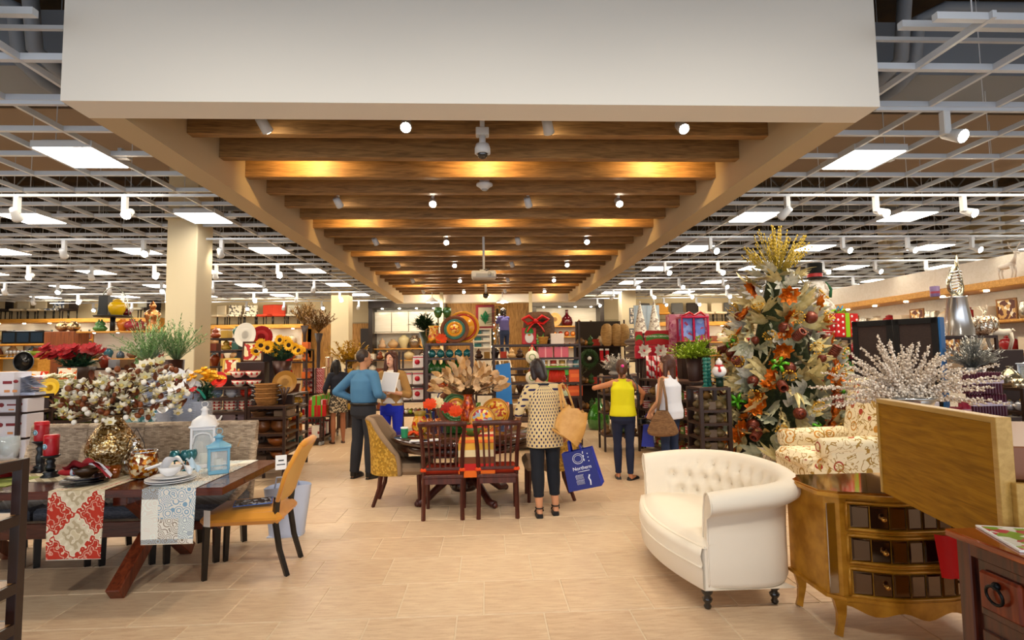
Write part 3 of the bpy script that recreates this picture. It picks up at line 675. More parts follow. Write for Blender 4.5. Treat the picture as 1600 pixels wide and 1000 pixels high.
def tuft(sl, z):    # sl arc length, returns inward-outward displacement
    if not (.2 < sl < TOT - .2): return 0, 9
    du, dz = .16, .115; best = 9
    for r in range(3):
        zz = .50 + dz * r; off = (r % 2) * du / 2; k = round((sl - .2 - off) / du); b = .2 + off + k * du
        if .15 < b < TOT - .15: best = min(best, sqrt((sl - b) ** 2 + ((z - zz) * 1.05) ** 2))
    return -.045 * math.exp(-(best / .032) ** 2) + .024 * min(1, best / .07), best
def section(i):
    p = path[i]; n_ = outn(i); s_ = cum[i] / TOT; tz = topz(s_); out = []
    P3 = lambda off, z: Vector((p.x + n_.x * off, p.y + n_.y * off, z))
    for z, o in ((.155, -.03), (.17, -.012), (.2, 0), (.35, .0), (.5, .0), (tz - .10, .005)): out.append(P3(o, z))
    for a in range(-60, 181, 24): out.append(P3(.03 + .075 * cos(rad_(a)) * 1.1, tz + .072 * sin(rad_(a))))
    for k in range(1, 15):
        f_ = k / 14; z = tz - .02 - f_ * (tz - .02 - .40); o = -.065 - .05 * f_ ; dd = tuft(cum[i], z)[0] if f_ < .95 else 0; out.append(P3(o - dd, z))
    out.append(P3(-.13, .155)); return out
secs = [section(i) for i in range(NP)]
mb = MB(m_lin); ns = len(secs[0]); vs = [v for s_ in secs for v in s_]; fs = [(i * ns + j, (i + 1) * ns + j, (i + 1) * ns + (j + 1) % ns, i * ns + (j + 1) % ns) for i in range(NP - 1) for j in range(ns)]
mb.raw(vs, fs, True); mb.raw(secs[0], [tuple(range(ns))]); mb.raw(secs[-1], [tuple(range(ns))[::-1]]); fixn(mb.bd('back_and_arms', st))
# arm front facings with welt
for s_ in (secs[0], secs[-1]): MB(m_lin).tube([v + Vector((-.004, 0, 0)) for v in s_[1:-1]], .006, 6).bd('welt', st)
mb = MB(mat('linen_button', 'ece0cc', .8, kind='fabric', c2='cfc0a8'))
for r in range(3):
    for k in range(20):
        b = .2 + (r % 2) * .08 + k * .16
        if b > TOT - .2: continue
        i = min(range(NP), key=lambda q: abs(cum[q] - b)); z = .50 + .115 * r; n_ = outn(i); f_ = (topz(b / TOT) - .02 - z) / (topz(b / TOT) - .42); o = -.065 - .05 * f_ + .028; p = path[i]
        mb.ball((p.x + n_.x * o, p.y + n_.y * o, z), .011, 8, 5)
mb.bd('buttons', st, kind='stuff')
# seat: bow-front cushion
def seatf(u, v):    # u along y, v front to back
    y = 3.515 + 1.375 * u; bow = 1.385 - .135 * sin(pi * u) ** .9; back = 1.92 - .22 * abs(2 * u - 1) ** 4
    x = bow + (back - bow) * v; z = .445 + .035 * sin(pi * v) ** .5 * (sin(pi * u) ** .3) - .03 * (1 - min(1, v * 9)) ** 2
    return (x, y, z)
mb = MB(m_lin).surf(seatf, 30, 14)
prof = [(0, .155), (-.012, .17), (-.012, .28), (-.016, .30), (-.012, .32), (-.022, .37), (-.012, .42), (.0125, .445 - .03)]
mb.surf(lambda u, v: (1.385 - .135 * sin(pi * u) ** .9 + prof[min(7, int(v * 7.001))][0] * 1.2 - .015, 3.515 + 1.375 * u, prof[min(7, int(v * 7.001))][1]), 30, 8)
bow_ = [(1.385 - .135 * sin(pi * i / 20) ** .9 - .012, 3.52 + 1.365 * i / 20) for i in range(21)]
mb.prism([(1.9, 3.62), (1.9, 4.78)] + bow_[::-1], .158, .425)
mb.surf(lambda u, v: (1.37 - .135 * sin(pi * u) ** .9 + v * .6, 3.515 + 1.375 * u, .157), 30, 2); mb.bd('seat', st)
MB(m_lin).tube([(1.385 - .135 * sin(pi * u / 30) ** .9 - .036, 3.515 + 1.375 * u / 30, .30) for u in range(31)], .006, 6).bd('welt', st)
m_turn = mat('black_turned_leg', '090808', .12, coat=.8)
for x, y in ((1.42, 3.62), (1.89, 3.66), (1.42, 4.74), (1.85, 4.66)): MB(m_turn).lathe([(.012, 0), (.02, .004), (.026, .02), (.016, .036), (.03, .052), (.034, .068), (.018, .086), (.034, .102), (.04, .122), (.03, .14), (.042, .148), (.042, .162)], 16, (x, y, 0)).bd('foot', st)
# --- mirrored bow-front dresser
m_gold = mat('antique_gold_wood', 'a06a14', .3, metal=.2, kind='noise', c2='c48c2c', scale=9); m_mir = mat('smoked_mirror', '6a5440', .08, metal=.95); m_silv = mat('mirror_strip', 'c8c8cc', .1, metal=1)
ds = T('mirrored_dresser', 'antique gold bow-front dresser with smoked mirror drawers', 'dresser', (2.08, 3.22, 0))
WD, DD = .84, .46
def front(u, ex=0):  # bow front plan line, u 0..1
    return (u * WD, -.10 * sin(pi * u) ** 1.4 * 1.0 - .02 * sin(2 * pi * u) ** 2 + ex)
NU = 24
plan = [front(i / NU) for i in range(NU + 1)]
body = [(-.06, .06)] + plan + [(WD + .06, .06), (WD + .06, DD), (-.06, DD)]
MB(m_gold).prism(body, .2, .80).bd('body', ds)
topo = [(-.10, .05), (-.02, -.03)] + [(a * 1.0, b - .035) for a, b in plan] + [(WD + .02, -.03), (WD + .10, .05), (WD + .10, DD + .03), (-.10, DD + .03)]
MB(m_gold).prism(topo, .80, .82).bd('top', ds); tin = [(a * .97 + .01, b * .9 + .02) for a, b in topo]
MB(mat('gold_mirror_top', 'b07c34', .06, metal=.85)).prism(tin, .82, .832).bd('glass_top', ds)
MB(m_silv).box((-.045, .015, .5), (.05, .008, .52)).bd('mirror_strip', ds); ds.children[-1].rotation_euler = (0, 0, 0)
for r in range(3):
    z0 = .235 + .19 * r
    mb = MB(m_gold)
    def strip(u0, u1, z_0, z_1, off):
        mb.surf(lambda u, v: (front(u0 + (u1 - u0) * u)[0], front(u0 + (u1 - u0) * u)[1] - off, z_0 + (z_1 - z_0) * v), 18, 2, sm=False)
    rail = [Vector((front(i / NU)[0], front(i / NU)[1] - .004, z0)) for i in range(1, NU)]
    mb.tube(rail, .012, 4); mb.tube([q + Vector((0, 0, .155)) for q in rail], .012, 4); mb.cyl(rail[0], rail[0] + Vector((0, 0, .155)), .012, n=4); mb.cyl(rail[-1], rail[-1] + Vector((0, 0, .155)), .012, n=4)
    dr = mb.bd('drawer', ds)
    for k in range(8):
        u0 = .06 + .11 * k; u1 = u0 + .104; a = Vector(front(u0)); b = Vector(front(u1)); pm = MB(m_mir); za, zb = z0 + .014, z0 + .141
        pm.raw([(a.x, a.y - .007, za), (b.x, b.y - .007, za), (b.x, b.y - .007, zb), (a.x, a.y - .007, zb), (a.x + .01, a.y - .012, za + .01), (b.x - .01, b.y - .012, za + .01), (b.x - .01, b.y - .012, zb - .01), (a.x + .01, a.y - .012, zb - .01)],
               [(4, 5, 6, 7), (0, 1, 5, 4), (1, 2, 6, 5), (2, 3, 7, 6), (3, 0, 4, 7)]); pm.bd('mirror_tile', dr)
    for u in (.22, .78):
        a = front(u); MB(mat('brass_knob', 'c09048', .2, metal=.9)).cyl((a[0], a[1] - .01, z0 + .08), (a[0], a[1] - .035, z0 + .08), .008, n=8).ball((a[0], a[1] - .045, z0 + .08), .016, 12, 8).bd('knob', dr)
mb = MB(m_gold); apr = [(front(i / NU)[0], front(i / NU)[1] - .012) for i in range(NU + 1)]
for i in range(NU):
    u = (i + .5) / NU; zb = .16 + .03 * abs(cos(pi * u * 3)) - .03 * sin(pi * u); (x0, y0), (x1, y1) = apr[i], apr[i + 1]
    mb.raw([(x0, y0, .23), (x1, y1, .23), (x1, y1, .16 + .02 * cos(6 * pi * (i + 1) / NU) - .02 * sin(pi * (i + 1) / NU)), (x0, y0, .16 + .02 * cos(6 * pi * i / NU) - .02 * sin(pi * i / NU))], [(0, 1, 2, 3)])
mb.bd('apron', ds)
MB(m_gold).prism([(-.075, .05), (-.0, -.02)] + [(a, b - .02) for a, b in plan] + [(WD, -.02), (WD + .075, .05), (WD + .075, DD + .01), (-.075, DD + .01)], .205, .225).bd('moulding', ds)
for x, y, s in ((-.02, .02, -1), (WD + .02, .02, 1), (-.03, DD - .05, -1), (WD + .03, DD - .05, 1)):
    MB(m_gold).tube([(x + s * .02, y - .012, 0), (x, y, .05), (x - s * .012, y + .004, .12), (x, y, .21)], [.026, .024, .032, .048], 4, sm=False).bd('leg', ds)
MB(mat('red_cloth', 'd80f0c', .8, kind='fabric', c2='c00a08')).surf(lambda u, v: (.44 + .2 * u + .03 * v, -.16 - .012 * sin(9 * u) + .0 * v, .62 - .24 * v - .03 * u), 12, 8)\
    .bd('red_scarf', None, loc=(2.08, 3.22, 0)).name = 'red_scarf'
tag(bpy.data.objects['red_scarf'], 'bright red cloth hanging over the front of the gold dresser', 'cloth')
# --- oak counter screen, cantilevered from a counter body outside the frame
m_oakp = mat('oak_laminate', '7e5406', .6, kind='wood', c2='a07010', scale=26); m_oakp.node_tree.nodes['Principled BSDF'].inputs['Specular IOR Level'].default_value = .15; m_oake = mat('oak_edge', 'a8823c', .4, kind='wood', c2='bb954e', scale=18)
A = Vector((2.14, 2.93)); B = Vector((1.93, 2.03)); dv = (A - B).normalized(); L_ = (A - B).length; ang = math.atan2(dv.y, dv.x)
cs = T('checkout_counter', 'oak laminate checkout counter screen at the right edge', 'counter', (B.x, B.y, 0), ang)
MB(m_oakp).bx(0, L_, -.045, 0, .895, 1.375, .002).bd('screen_panel', cs); MB(m_oake).bx(-.004, L_ + .004, -.05, .004, 1.375, 1.40, .003).bd('top_edge', cs)
MB(m_oake).bx(-.03, 0, -.05, .004, .895, 1.40, .002).bd('end_edge', cs); MB(m_oake).bx(L_ - .012, L_ + .004, 0, .006, .895, 1.375).bd('far_edge', cs)
MB(mat('counter_top', '7c4a2a', .4)).bx(.05, L_, -.8, -.05, 1.15, 1.28, .005).bd('work_surface', cs); MB(m_oake).bx(-.06, -.03, -1.0, -.03, .2, 1.16, .002).bd('front_panel', cs)
MB(m_oakp).bx(0.02, .5, -1.0, -.35, 0, 1.15, .004).bd('cabinet_body', cs)
# --- dark mission style cabinet in the corner
m_mis = mat('mission_oak', '2c0f07', .3, kind='woodz', c2='521f0e', scale=18, coat=.3); m_mist = mat('mission_top', '6c2508', .15, kind='woody', c2='a04a16', scale=18, coat=.6)
ac = T('ring_pull_cabinet', 'dark red-brown cabinet with a black ring pull drawer, bottom right corner', 'cabinet', (1.68, 1.99, 0))
MB(m_mist).bx(0, .55, -1.0, 0, .975, 1.0, .004).bd('top', ac)
MB(m_mis).bx(.04, .5, -.93, -.04, .1, .975).bd('body', ac)
for y in (-.08, -.97): MB(m_mis).bx(.02, .08, y, y + .055, 0, .975, .004).bd('corner_post', ac)
MB(m_mis).bx(.022, .045, -.92, -.08, .93, .97).bd('top_rail', ac)
for z0, z1 in ((.74, .93), (.50, .69)):
    d_ = MB(m_mis).bx(.028, .045, -.50, -.10, z0, z1, .004).bd('drawer', ac)
    MB(mat('raised_block', '5a1c0a', .25, kind='woodz', c2='7c2f12', scale=18)).bx(.008, .03, -.27, -.12, z0 + .03, z1 - .03, .008).bd('pull_block', d_)
    mb = MB(mat('black_iron', '0c0c0e', .35, metal=.6)); zc = (z0 + z1) / 2 + .035; mb.ball((.0, -.195, zc), .014, 10, 6); mb.tube([(-.008 - .004 * cos(k * pi / 8), -.195 + .03 * sin(k * pi / 8), zc - .03 + .03 * cos(k * pi / 8)) for k in range(16)], .005, 6, closed=True); mb.bd('ring_pull', d_)
mg = T('magazine', 'open magazine with flower photo on the red-brown cabinet', 'magazine', (1.86, 1.85, 1.001), rad_(-20))
MB(m_paper).bx(-.1, .14, -.16, .12, 0, .006).bd('pages', mg); MB(mat('flower_print', '7fa33c', .3, kind='flecks', c2='b9324a', c3='e8e6d8', scale=26)).bx(-.09, .12, -.15, .1, .006, .008).bd('cover_photo', mg)
# --- paisley armchair (faces -x) on a low plinth
m_pai = mat('paisley_fabric', 'efe3c2', .8, kind='paisley', c2='a83a22', c3='c98a2a', scale=6)
S('trim_2', MB(m_oak).bx(3.3, 4.6, 5.3, 6.8, 0, .05, .01)); bpy.data.objects['trim_2'].name = 'trim_2'
pc = T('paisley_armchair', 'cream armchair with red and gold paisley print behind the dresser', 'armchair', (3.92, 6.0, .05))
mb = MB(m_pai).box((-.12, 0, .30), (.85, .82, .3), .05); mb.bd('seat_frame', pc); MB(m_pai).box((-.22, 0, .46), (.78, .60, .16), .06).bd('seat_cushion', pc)
for s in (-1, 1):
    MB(m_pai).bx(-.42, .35, s * .30, s * .47, .14, .62, .03).tube([(-.45, s * .38, .62), (.3, s * .38, .64)], .1, 14).ball((-.45, s * .38, .62), .1, 14, 8, (.2, 1, 1)).bd('arm', pc)
mb = MB(m_pai); mb.surf(lambda u, v: (.30 + .16 * v + .10 * cos(2 * pi * u), .40 * max(-1, min(1, 1.3 * sin(2 * pi * u))), .3 + .92 * v), 24, 14, cu=True)
mb.tube([(.46, -.36, 1.2), (.47, 0, 1.24), (.46, .36, 1.2)], .1, 12); mb.ball((.46, -.36, 1.19), .1).ball((.46, .36, 1.19), .1); mb.bd('backrest', pc)
for x in (-.4, .35):
    for s in (-1, 1): leg_tube([(x, s * .35, 0), (x, s * .33, .17)], .022, .03, m_slat, pc)
# second paisley chair, only its arm shows over the counter
# --- folding screen / dark cabinet doors behind the chair
m_scr = mat('black_screen_frame', '0d0a0a', .35); m_scrp = mat('woven_screen_panel', '241713', .7, kind='weave', c2='3a2822', scale=30)
a = at(1332, 508, 6.75); b = at(1466, 494, 6.0); zt = 2.05
dv = Vector((b.x - a.x, b.y - a.y)); L_ = dv.length; fs_ = T('folding_screen', 'black framed screen with two dark woven panels right of the gold tree', 'screen', (a.x, a.y, 0), math.atan2(dv.y, dv.x))
for k in range(2):
    x0 = k * L_ / 2; f_ = MB(m_scr); w2 = L_ / 2 - .01
    f_.bx(x0, x0 + w2, -.02, .02, zt - .07, zt, .003).bx(x0, x0 + w2, -.02, .02, 0.02, .1, .003).bx(x0, x0 + .06, -.02, .02, .02, zt).bx(x0 + w2 - .06, x0 + w2, -.02, .02, .02, zt); f_ = f_.bd('screen_frame', fs_)
    MB(m_scrp).bx(x0 + .06, x0 + w2 - .06, -.008, .008, .1, zt - .07).bd('woven_panel', f_)
MB(mat('blue_edge', '1d5f9c', .4)).bx(L_, L_ + .02, -.03, .12, 0, zt, .003).bd('blue_side', fs_)
# ================================================================== PEOPLE
def remesh(mb, name, vox, m, parent=None, smooth=4, extra=None):
    me = mb.mesh('tmp'); o = bpy.data.objects.new('tmp', me); COL.objects.link(o)
    r = o.modifiers.new('r', 'REMESH'); r.mode = 'VOXEL'; r.voxel_size = vox; r.use_smooth_shade = True
    s = o.modifiers.new('s', 'SMOOTH'); s.factor = .5; s.iterations = smooth
    dg = bpy.context.evaluated_depsgraph_get(); me2 = bpy.data.meshes.new_from_object(o.evaluated_get(dg), depsgraph=dg)
    me2.materials.clear(); me2.materials.append(m); me2.name = name; bpy.data.objects.remove(o); bpy.data.meshes.remove(me)
    n = bpy.data.objects.new(name, me2); COL.objects.link(n)
    if parent: n.parent = parent
    return n
def caps(mb, a, b, r0, r1, n=12, mid=None, flat=1):
    a, b = Vector(a), Vector(b); k = 7; pts = [a.lerp(b, i / k) for i in range(k + 1)]
    rr = [r0 + (r1 - r0) * i / k + (mid * sin(pi * (i / k) ** .8) if mid else 0) for i in range(k + 1)]
    mb.tube(pts, rr, n, flat=flat); mb.ball(a, r0, n, 8); mb.ball(b, r1, n, 8)
def loft(mb, rings, n=24, pw=2.4):
    vs = []; fs = []; m = len(rings)
    for cx, cy, z, rx, ry in rings:
        for i in range(n):
            a = 2 * pi * i / n; ca, sa = cos(a), sin(a)
            vs.append((cx + rx * math.copysign(abs(ca) ** (2 / pw), ca), cy + ry * math.copysign(abs(sa) ** (2 / pw), sa), z))
    for j in range(m - 1):
        for i in range(n): k = (i + 1) % n; fs.append((j * n + i, j * n + k, (j + 1) * n + k, (j + 1) * n + i))
    fs.append(tuple(range(n))[::-1]); fs.append(tuple((m - 1) * n + i for i in range(n))); mb.raw(vs, fs, True)
def hand(mb, wr, dr, nrm, s=1, curl=.5, side=1):
    wr, d, nn = Vector(wr), Vector(dr).normalized(), Vector(nrm).normalized(); sd = d.cross(nn).normalized() * side; nn = sd.cross(d) * side
    k = s
    mb.tube([wr, wr + d * .03 * k, wr + d * .06 * k, wr + d * .085 * k], [.022 * k, .032 * k, .036 * k, .033 * k], 10, flat=.5 if True else 1)
    for i, (o, L) in enumerate(((-.027, .062), (-.009, .072), (.009, .068), (.026, .052))):
        b = wr + d * .08 * k + sd * o * k; m1 = b + (d * cos(curl * .5) + nn * sin(curl * .5)) * L * .5 * k; e = m1 + (d * cos(curl * 1.3) + nn * sin(curl * 1.3)) * L * .5 * k
        mb.tube([b - d * .02 * k, b, m1, e], [.009 * k, .0088 * k, .008 * k, .0068 * k], 8); mb.ball(e, .0068 * k, 8, 5)
    b = wr + d * .03 * k - sd * .028 * k; m1 = b + (d * .6 - sd * .7 + nn * .3).normalized() * .032 * k; e = m1 + (d * .9 - sd * .15 + nn * .4).normalized() * .028 * k
    mb.tube([wr + d * .015 * k, b, m1, e], [.014 * k, .012 * k, .010 * k, .008 * k], 8); mb.ball(e, .008 * k, 8, 5)
def person(label, loc, rz, h, P):
    s = h / 1.70; t = T('person', label, 'person', loc, rz)
    fem = P.get('fem', True); g = lambda v: Vector(v) * s
    hw = .152 if fem else .178; lean = P.get('lean', 0.0)
    sh = lambda sg: Vector((sg * hw, lean * .75, 1.362)); skin = P['skin']
    ms = mat('skin_' + skin, skin, .55); bd = MB(ms)
    hipz = .88; hx2 = .088
    hd = Vector(P.get('head', (0, lean * 1.0 - .02, 1.585))); yaw = P.get('yaw', 0); nod = P.get('nod', 0)
    HM = Matrix.Translation(hd) @ Euler((nod, 0, yaw)).to_matrix().to_4x4()
    # trunk
    w1 = 1.0 if fem else 1.12; bel = P.get('belly', 0)
    rings = [(0, .005, .80, .13, .085), (0, .005, .86, .165 * w1, .105), (0, .0, .95, .155 * w1, .10 + bel * .5), (0, -bel * .4 + lean * .2, 1.06, .125 * w1, .085 + bel), (0, lean * .45, 1.18, .135 * w1, .095 + bel * .5), (0, lean * .65, 1.29, .148 * w1, .10), (0, lean * .75, 1.365, .115 * w1, .075), (0, lean * .8, 1.42, .08, .06)]
    loft(bd, rings)
    for q in (-1, 1): caps(bd, (0, lean * .78, 1.40), sh(q), .052, .05)
    caps(bd, (0, lean * .8 + .005, 1.40), hd + Vector((0, .02, -.07)), .052, .05)
    bd.X = HM
    bd.ball((0, .01, .02), 1, 20, 14, (.074, .092, .098)); bd.ball((0, -.022, -.045), 1, 16, 10, (.055, .062, .068)); bd.ball((0, -.045, -.09), .026, 10, 6)
    bd.tube([(0, -.082, .02), (0, -.098, -.005), (0, -.108, -.022)], [.008, .010, .013], 8); bd.ball((0, -.105, -.024), .013, 8, 6)
    for q in (-1, 1): bd.ball((q * .075, .012, -.005), 1, 10, 6, (.01, .018, .030))
    bd.ball((0, -.082, -.052), 1, 10, 6, (.022, .010, .009))
    bd.X = None
    feet = P.get('feet', ((-.10, -.0), (.10, .0)))
    kn = {}; leg = []
    for i, q in enumerate((-1, 1)):
        fx, fy = feet[i]; an = Vector((fx, fy + .02, .085)); hp = Vector((q * hx2, .0, hipz)); k = (an + hp) / 2 + Vector((0, -.02 - P.get('bend', (0, 0))[i], .02)); leg.append((hp, k, an))
        caps(bd, hp, k, .078, .05); caps(bd, k, an, .05, .033, mid=.012)
        td = Vector((P.get('toe', (-.15, .15))[i], -1, 0)).normalized(); bd.tube([an + Vector((0, .03, -.045)), an + td * .06 + Vector((0, 0, -.045)), an + td * .15 + Vector((0, 0, -.06))], [.03, .036, .022], 10, flat=.8); caps(bd, an, an + Vector((0, .02, -.05)), .033, .03)
    arms = []
    for i, q in enumerate((-1, 1)):
        el, wr = Vector(P['arms'][i][0]), Vector(P['arms'][i][1]); arms.append((sh(q), el, wr))
        caps(bd, sh(q), el, .045 if fem else .052, .036); caps(bd, el, wr, .037, .023)
        hdir = P['arms'][i][2] if len(P['arms'][i]) > 2 else (wr - el); hn = P['arms'][i][3] if len(P['arms'][i]) > 3 else (-q, -.3, 0); hand(bd, wr, hdir, hn, 1.0 if fem else 1.1, P.get('curl', .7), -q)
    def sc_(mb): mb.v = [tuple(Vector(v) * s) for v in mb.v]; return mb
    remesh(sc_(bd), 'body', P.get('vox', .0085), ms, t, 3)
    # face details
    fm = MB(mat('eye_white', 'e8e4dc', .3)); 
    if P.get('face', 1):
        e = MB(mat('eye_white', 'e8e4dc', .3)); e.X = HM
        for q in (-1, 1): e.ball((q * .030, -.078, .008), 1, 8, 6, (.013, .008, .007))
        e.use(mat('iris', '2a1a10', .2))
        for q in (-1, 1): e.ball((q * .030, -.085, .008), .0055, 8, 6)
        sc_(e).bd('eyes', t)
        e = MB(mat('lips', P.get('lip', 'a8504a'), .4)); e.X = HM; e.ball((0, -.0905, -.052), 1, 10, 6, (.022, .006, .008)); sc_(e).bd('lips', t)
        e = MB(mat('brow_' + P['hairc'], P['hairc'], .8)); e.X = HM
        for q in (-1, 1): e.tube([(q * .016, -.087, .028), (q * .032, -.085, .033), (q * .046, -.076, .028)], .003, 5)
        sc_(e).bd('eyebrows', t)
    # hair
    hm = mat('hair_' + P['hairc'], P['hairc'], .45, kind='noise', c2=P.get('hairc2', P['hairc']), scale=60); hb = MB(hm); hb.X = HM
    st_ = P['hair']
    hb.ball((0, .028, .035), 1, 20, 14, (.083, .092, .098))
    if st_ != 'short': hb.ball((0, .035, .0), 1, 18, 12, (.085, .085, .105))
    if st_ == 'bob':
        for q in (-1, 1): caps(hb, (q * .065, .01, .02), (q * .066, -.005, -.085), .035, .03)
        caps(hb, (0, .06, 0), (0, .065, -.10), .07, .055)
    if st_ == 'long':
        for q in (-1, 1): caps(hb, (q * .062, -.01, .03), (q * .085, -.02, -.17), .032, .030, mid=.006)
        caps(hb, (0, .06, 0), (0, .065, -.18), .07, .06)
        for q in (-1, 1): hb.tube([(0, -.055, .105), (q * .04, -.065, .085), (q * .072, -.045, .03)], [.02, .022, .02], 8)
    if st_ == 'pony':
        hb.tube([(0, .11, .03), (0, .15, .02), (.015, .155, -.06), (.02, .14, -.14)], [.025, .036, .034, .012], 10)
        for q in (-1, 1): caps(hb, (q * .055, .03, -.02), (0, .10, .02), .03, .03)
    if st_ == 'curly':
        for i in range(22):
            a = i * 2.4; hb.ball((.08 * cos(a), .04 + .07 * sin(a), .06 - .012 * i), .034, 8, 6)
    remesh(sc_(hb), 'hair', .009, hm, t, 2)
    # legs garment
    L = P.get('pants')
    if L:
        c, c2, end, wide = L; m = mat('trousers_' + c, c, .85, kind='fabric', c2=c2); pm = MB(m)
        loft(pm, [(0, .005, .79, .10, .09), (0, .007, .84, .172 * w1, .118), (0, .004, .93, .166 * w1, .113 + bel * .5), (0, .0, 1.01, .15 * w1, .10 + bel * .7), (0, -bel * .2, 1.035, .145 * w1, .098 + bel * .8)])
        for i, (hp, k, an) in enumerate(leg):
            caps(pm, hp, k, .092 + wide * .3, .060 + wide); e = k.lerp(an, end); caps(pm, k, e, .060 + wide, .044 + wide * 1.1, mid=.008)
            pm.cyl(e, e + (an - k).normalized() * .03, .046 + wide * 1.1, n=14)
        remesh(sc_(pm), 'trousers', .011, m, t, 3)
        if 'belt' in P:
            o = MB(mat('belt_leather', '14100e', .4)); o.tube([( (.168 * w1) * cos(a * pi / 12), (.118 + bel * .8) * sin(a * pi / 12) - bel * .2, .985) for a in range(24)], .016, 6, closed=True, flat=1.3); sc_(o).bd('belt', t)
    if P.get('skirt'):
        c, c2, z1 = P['skirt']; m = mat('skirt_fabric', c, .85, kind='flecks', c2=c2, c3='4a4640', scale=45); pm = MB(m); loft(pm, [(0, .0, z1, .19, .14), (0, .0, .75, .185, .14), (0, 0, .9, .17, .12), (0, 0, 1.03, .14, .10)]); remesh(sc_(pm), 'skirt', .011, m, t, 3)
    # top garment
    m = P['top']; hem = P.get('hem', .98); fl_ = P.get('flare', 0); tm = MB(m); u = .018
    R2 = [r for r in rings if r[2] > hem + .03 and r[2] < 1.36]
    def at_z(z):
        for a, b in zip(rings, rings[1:]):
            if a[2] <= z <= b[2]: f = (z - a[2]) / (b[2] - a[2]); return [a[i] + (b[i] - a[i]) * f for i in range(5)]
        return list(rings[0])
    h0 = at_z(max(hem, .8)); ea = P.get('loose', .0)
    base = (h0[0], h0[1], hem, max(h0[3], .15) + u + fl_, max(h0[4], .10) + u + fl_)
    rr = [base] + [(a, b, z, max(rx, .14 * w1 + ea) + u + fl_ * max(0, (1.1 - z)) / max(.05, 1.1 - hem), ry + u + ea + fl_ * max(0, (1.1 - z)) / max(.05, 1.1 - hem)) for a, b, z, rx, ry in R2]
    rr.append((0, lean * .78, 1.40, .085 * w1, .066)); 
    if P.get('collar', 1): rr.append((0, lean * .8, 1.435, .068, .062))
    loft(tm, rr)
    for i, (a, el, wr) in enumerate(arms):
        sl = P.get('sleeve', 1.0)
        if sl <= 0: caps(tm, (0, lean * .75, 1.37), a * .8 + Vector((0, lean * .75 * .2, 1.37 * .2)), .055, .055); continue
        caps(tm, (0, lean * .78, 1.395), a, .06, .062 if fem else .068); f = min(1, sl * 2); e = a.lerp(el, f); caps(tm, a, e, .066 if fem else .072, .054 if fem else .06)
        if sl > .5: w2 = el.lerp(wr, (sl - .5) * 2); caps(tm, el, w2, .054 if fem else .06, .038 if fem else .042)
    remesh(sc_(tm), P.get('topname', 'shirt'), .011, m, t, P.get('tsm', 3))
    # shoes
    c, kind = P['shoe']; m = mat('shoe_' + c, c, .35)
    for i, (hp, k, an) in enumerate(leg):
        td = Vector((P.get('toe', (-.15, .15))[i], -1, 0)).normalized(); o = MB(m); a0 = Vector((an.x, an.y, 0)); sd = Vector((-td.y, td.x, 0))
        def sole(z0, z1, w, l0=-.06, l1=.19):
            pl = [a0 + td * (l0 + (l1 - l0) * (.5 - .5 * cos(pi * j / 8))) + sd * w * sin(pi * min(1, .08 + j / 8 * .9)) ** .5 for j in range(9)]; pr = [a0 + td * (l0 + (l1 - l0) * (.5 - .5 * cos(pi * j / 8))) - sd * w * sin(pi * min(1, .08 + j / 8 * .9)) ** .5 for j in range(8, -1, -1)]
            return [(p.x, p.y) for p in pl + pr]
        o.prism(sole(0, 0, .042), 0, .014)
        if kind == 'shoe':
            o.tube([a0 - td * .035 + Vector((0, 0, .045)), a0 + td * .05 + Vector((0, 0, .05)), a0 + td * .12 + Vector((0, 0, .036)), a0 + td * .18 + Vector((0, 0, .022))], [.04, .044, .042, .026], 12, flat=.85); o.cyl(a0 - td * .02 + Vector((0, 0, .03)), a0 - td * .02 + Vector((0, 0, .10)), .042, .042, n=12)
            o = remesh(sc_(o), 'shoe', .008, m, t, 2); continue
        if kind == 'flat':
            o.tube([a0 - td * .045 + Vector((0, 0, .03)), a0 + td * .03 + Vector((0, 0, .018)), a0 + td * .12 + Vector((0, 0, .025)), a0 + td * .17 + Vector((0, 0, .018))], [.032, .038, .038, .024], 12, flat=.75)
            o = remesh(sc_(o), 'shoe', .008, m, t, 2); continue
        if kind == 'wedge':
            o.prism([(q.x, q.y) for q in [a0 - td * .05 + sd * .03, a0 + td * .05 + sd * .035, a0 + td * .05 - sd * .035, a0 - td * .05 - sd * .03]], 0, .045)
            for z, f in ((.05, .10), (.085, .0)): o.tube([a0 + td * f + sd * .042 * cos(q * pi / 6) + Vector((0, 0, z - .02 + .035 * sin(q * pi / 6))) for q in range(7)], .007, 6)
            o.tube([a0 + Vector((0, 0, .1)) + (sd * cos(q * pi / 6) - td * sin(q * pi / 6)) * .042 for q in range(12)], .007, 6, closed=True)
        sc_(o).bd('shoe', t)
    return t, s, HM
m_shirt = mat('blue_shirt', '3a6a94', .8, kind='fabric', c2='4c80a8'); m_navy = mat('navy_top', '0c1020', .8, kind='fabric', c2='141a2c')
m_card = mat('tan_cardigan', '9a7440', .9, kind='fabric', c2='ac8650'); m_polka = mat('polka_tunic', 'd0b888', .8, kind='dots', c2='1c1648', scale=36)
m_yel = mat('yellow_top', 'e6de08', .75, kind='fabric', c2='d2ca04'); m_wt = mat('white_top', 'd4dae8', .85, kind='fabric', c2='e2e6f0'); m_purp = mat('purple_tee', '46447e', .85, kind='fabric', c2='504e8c')
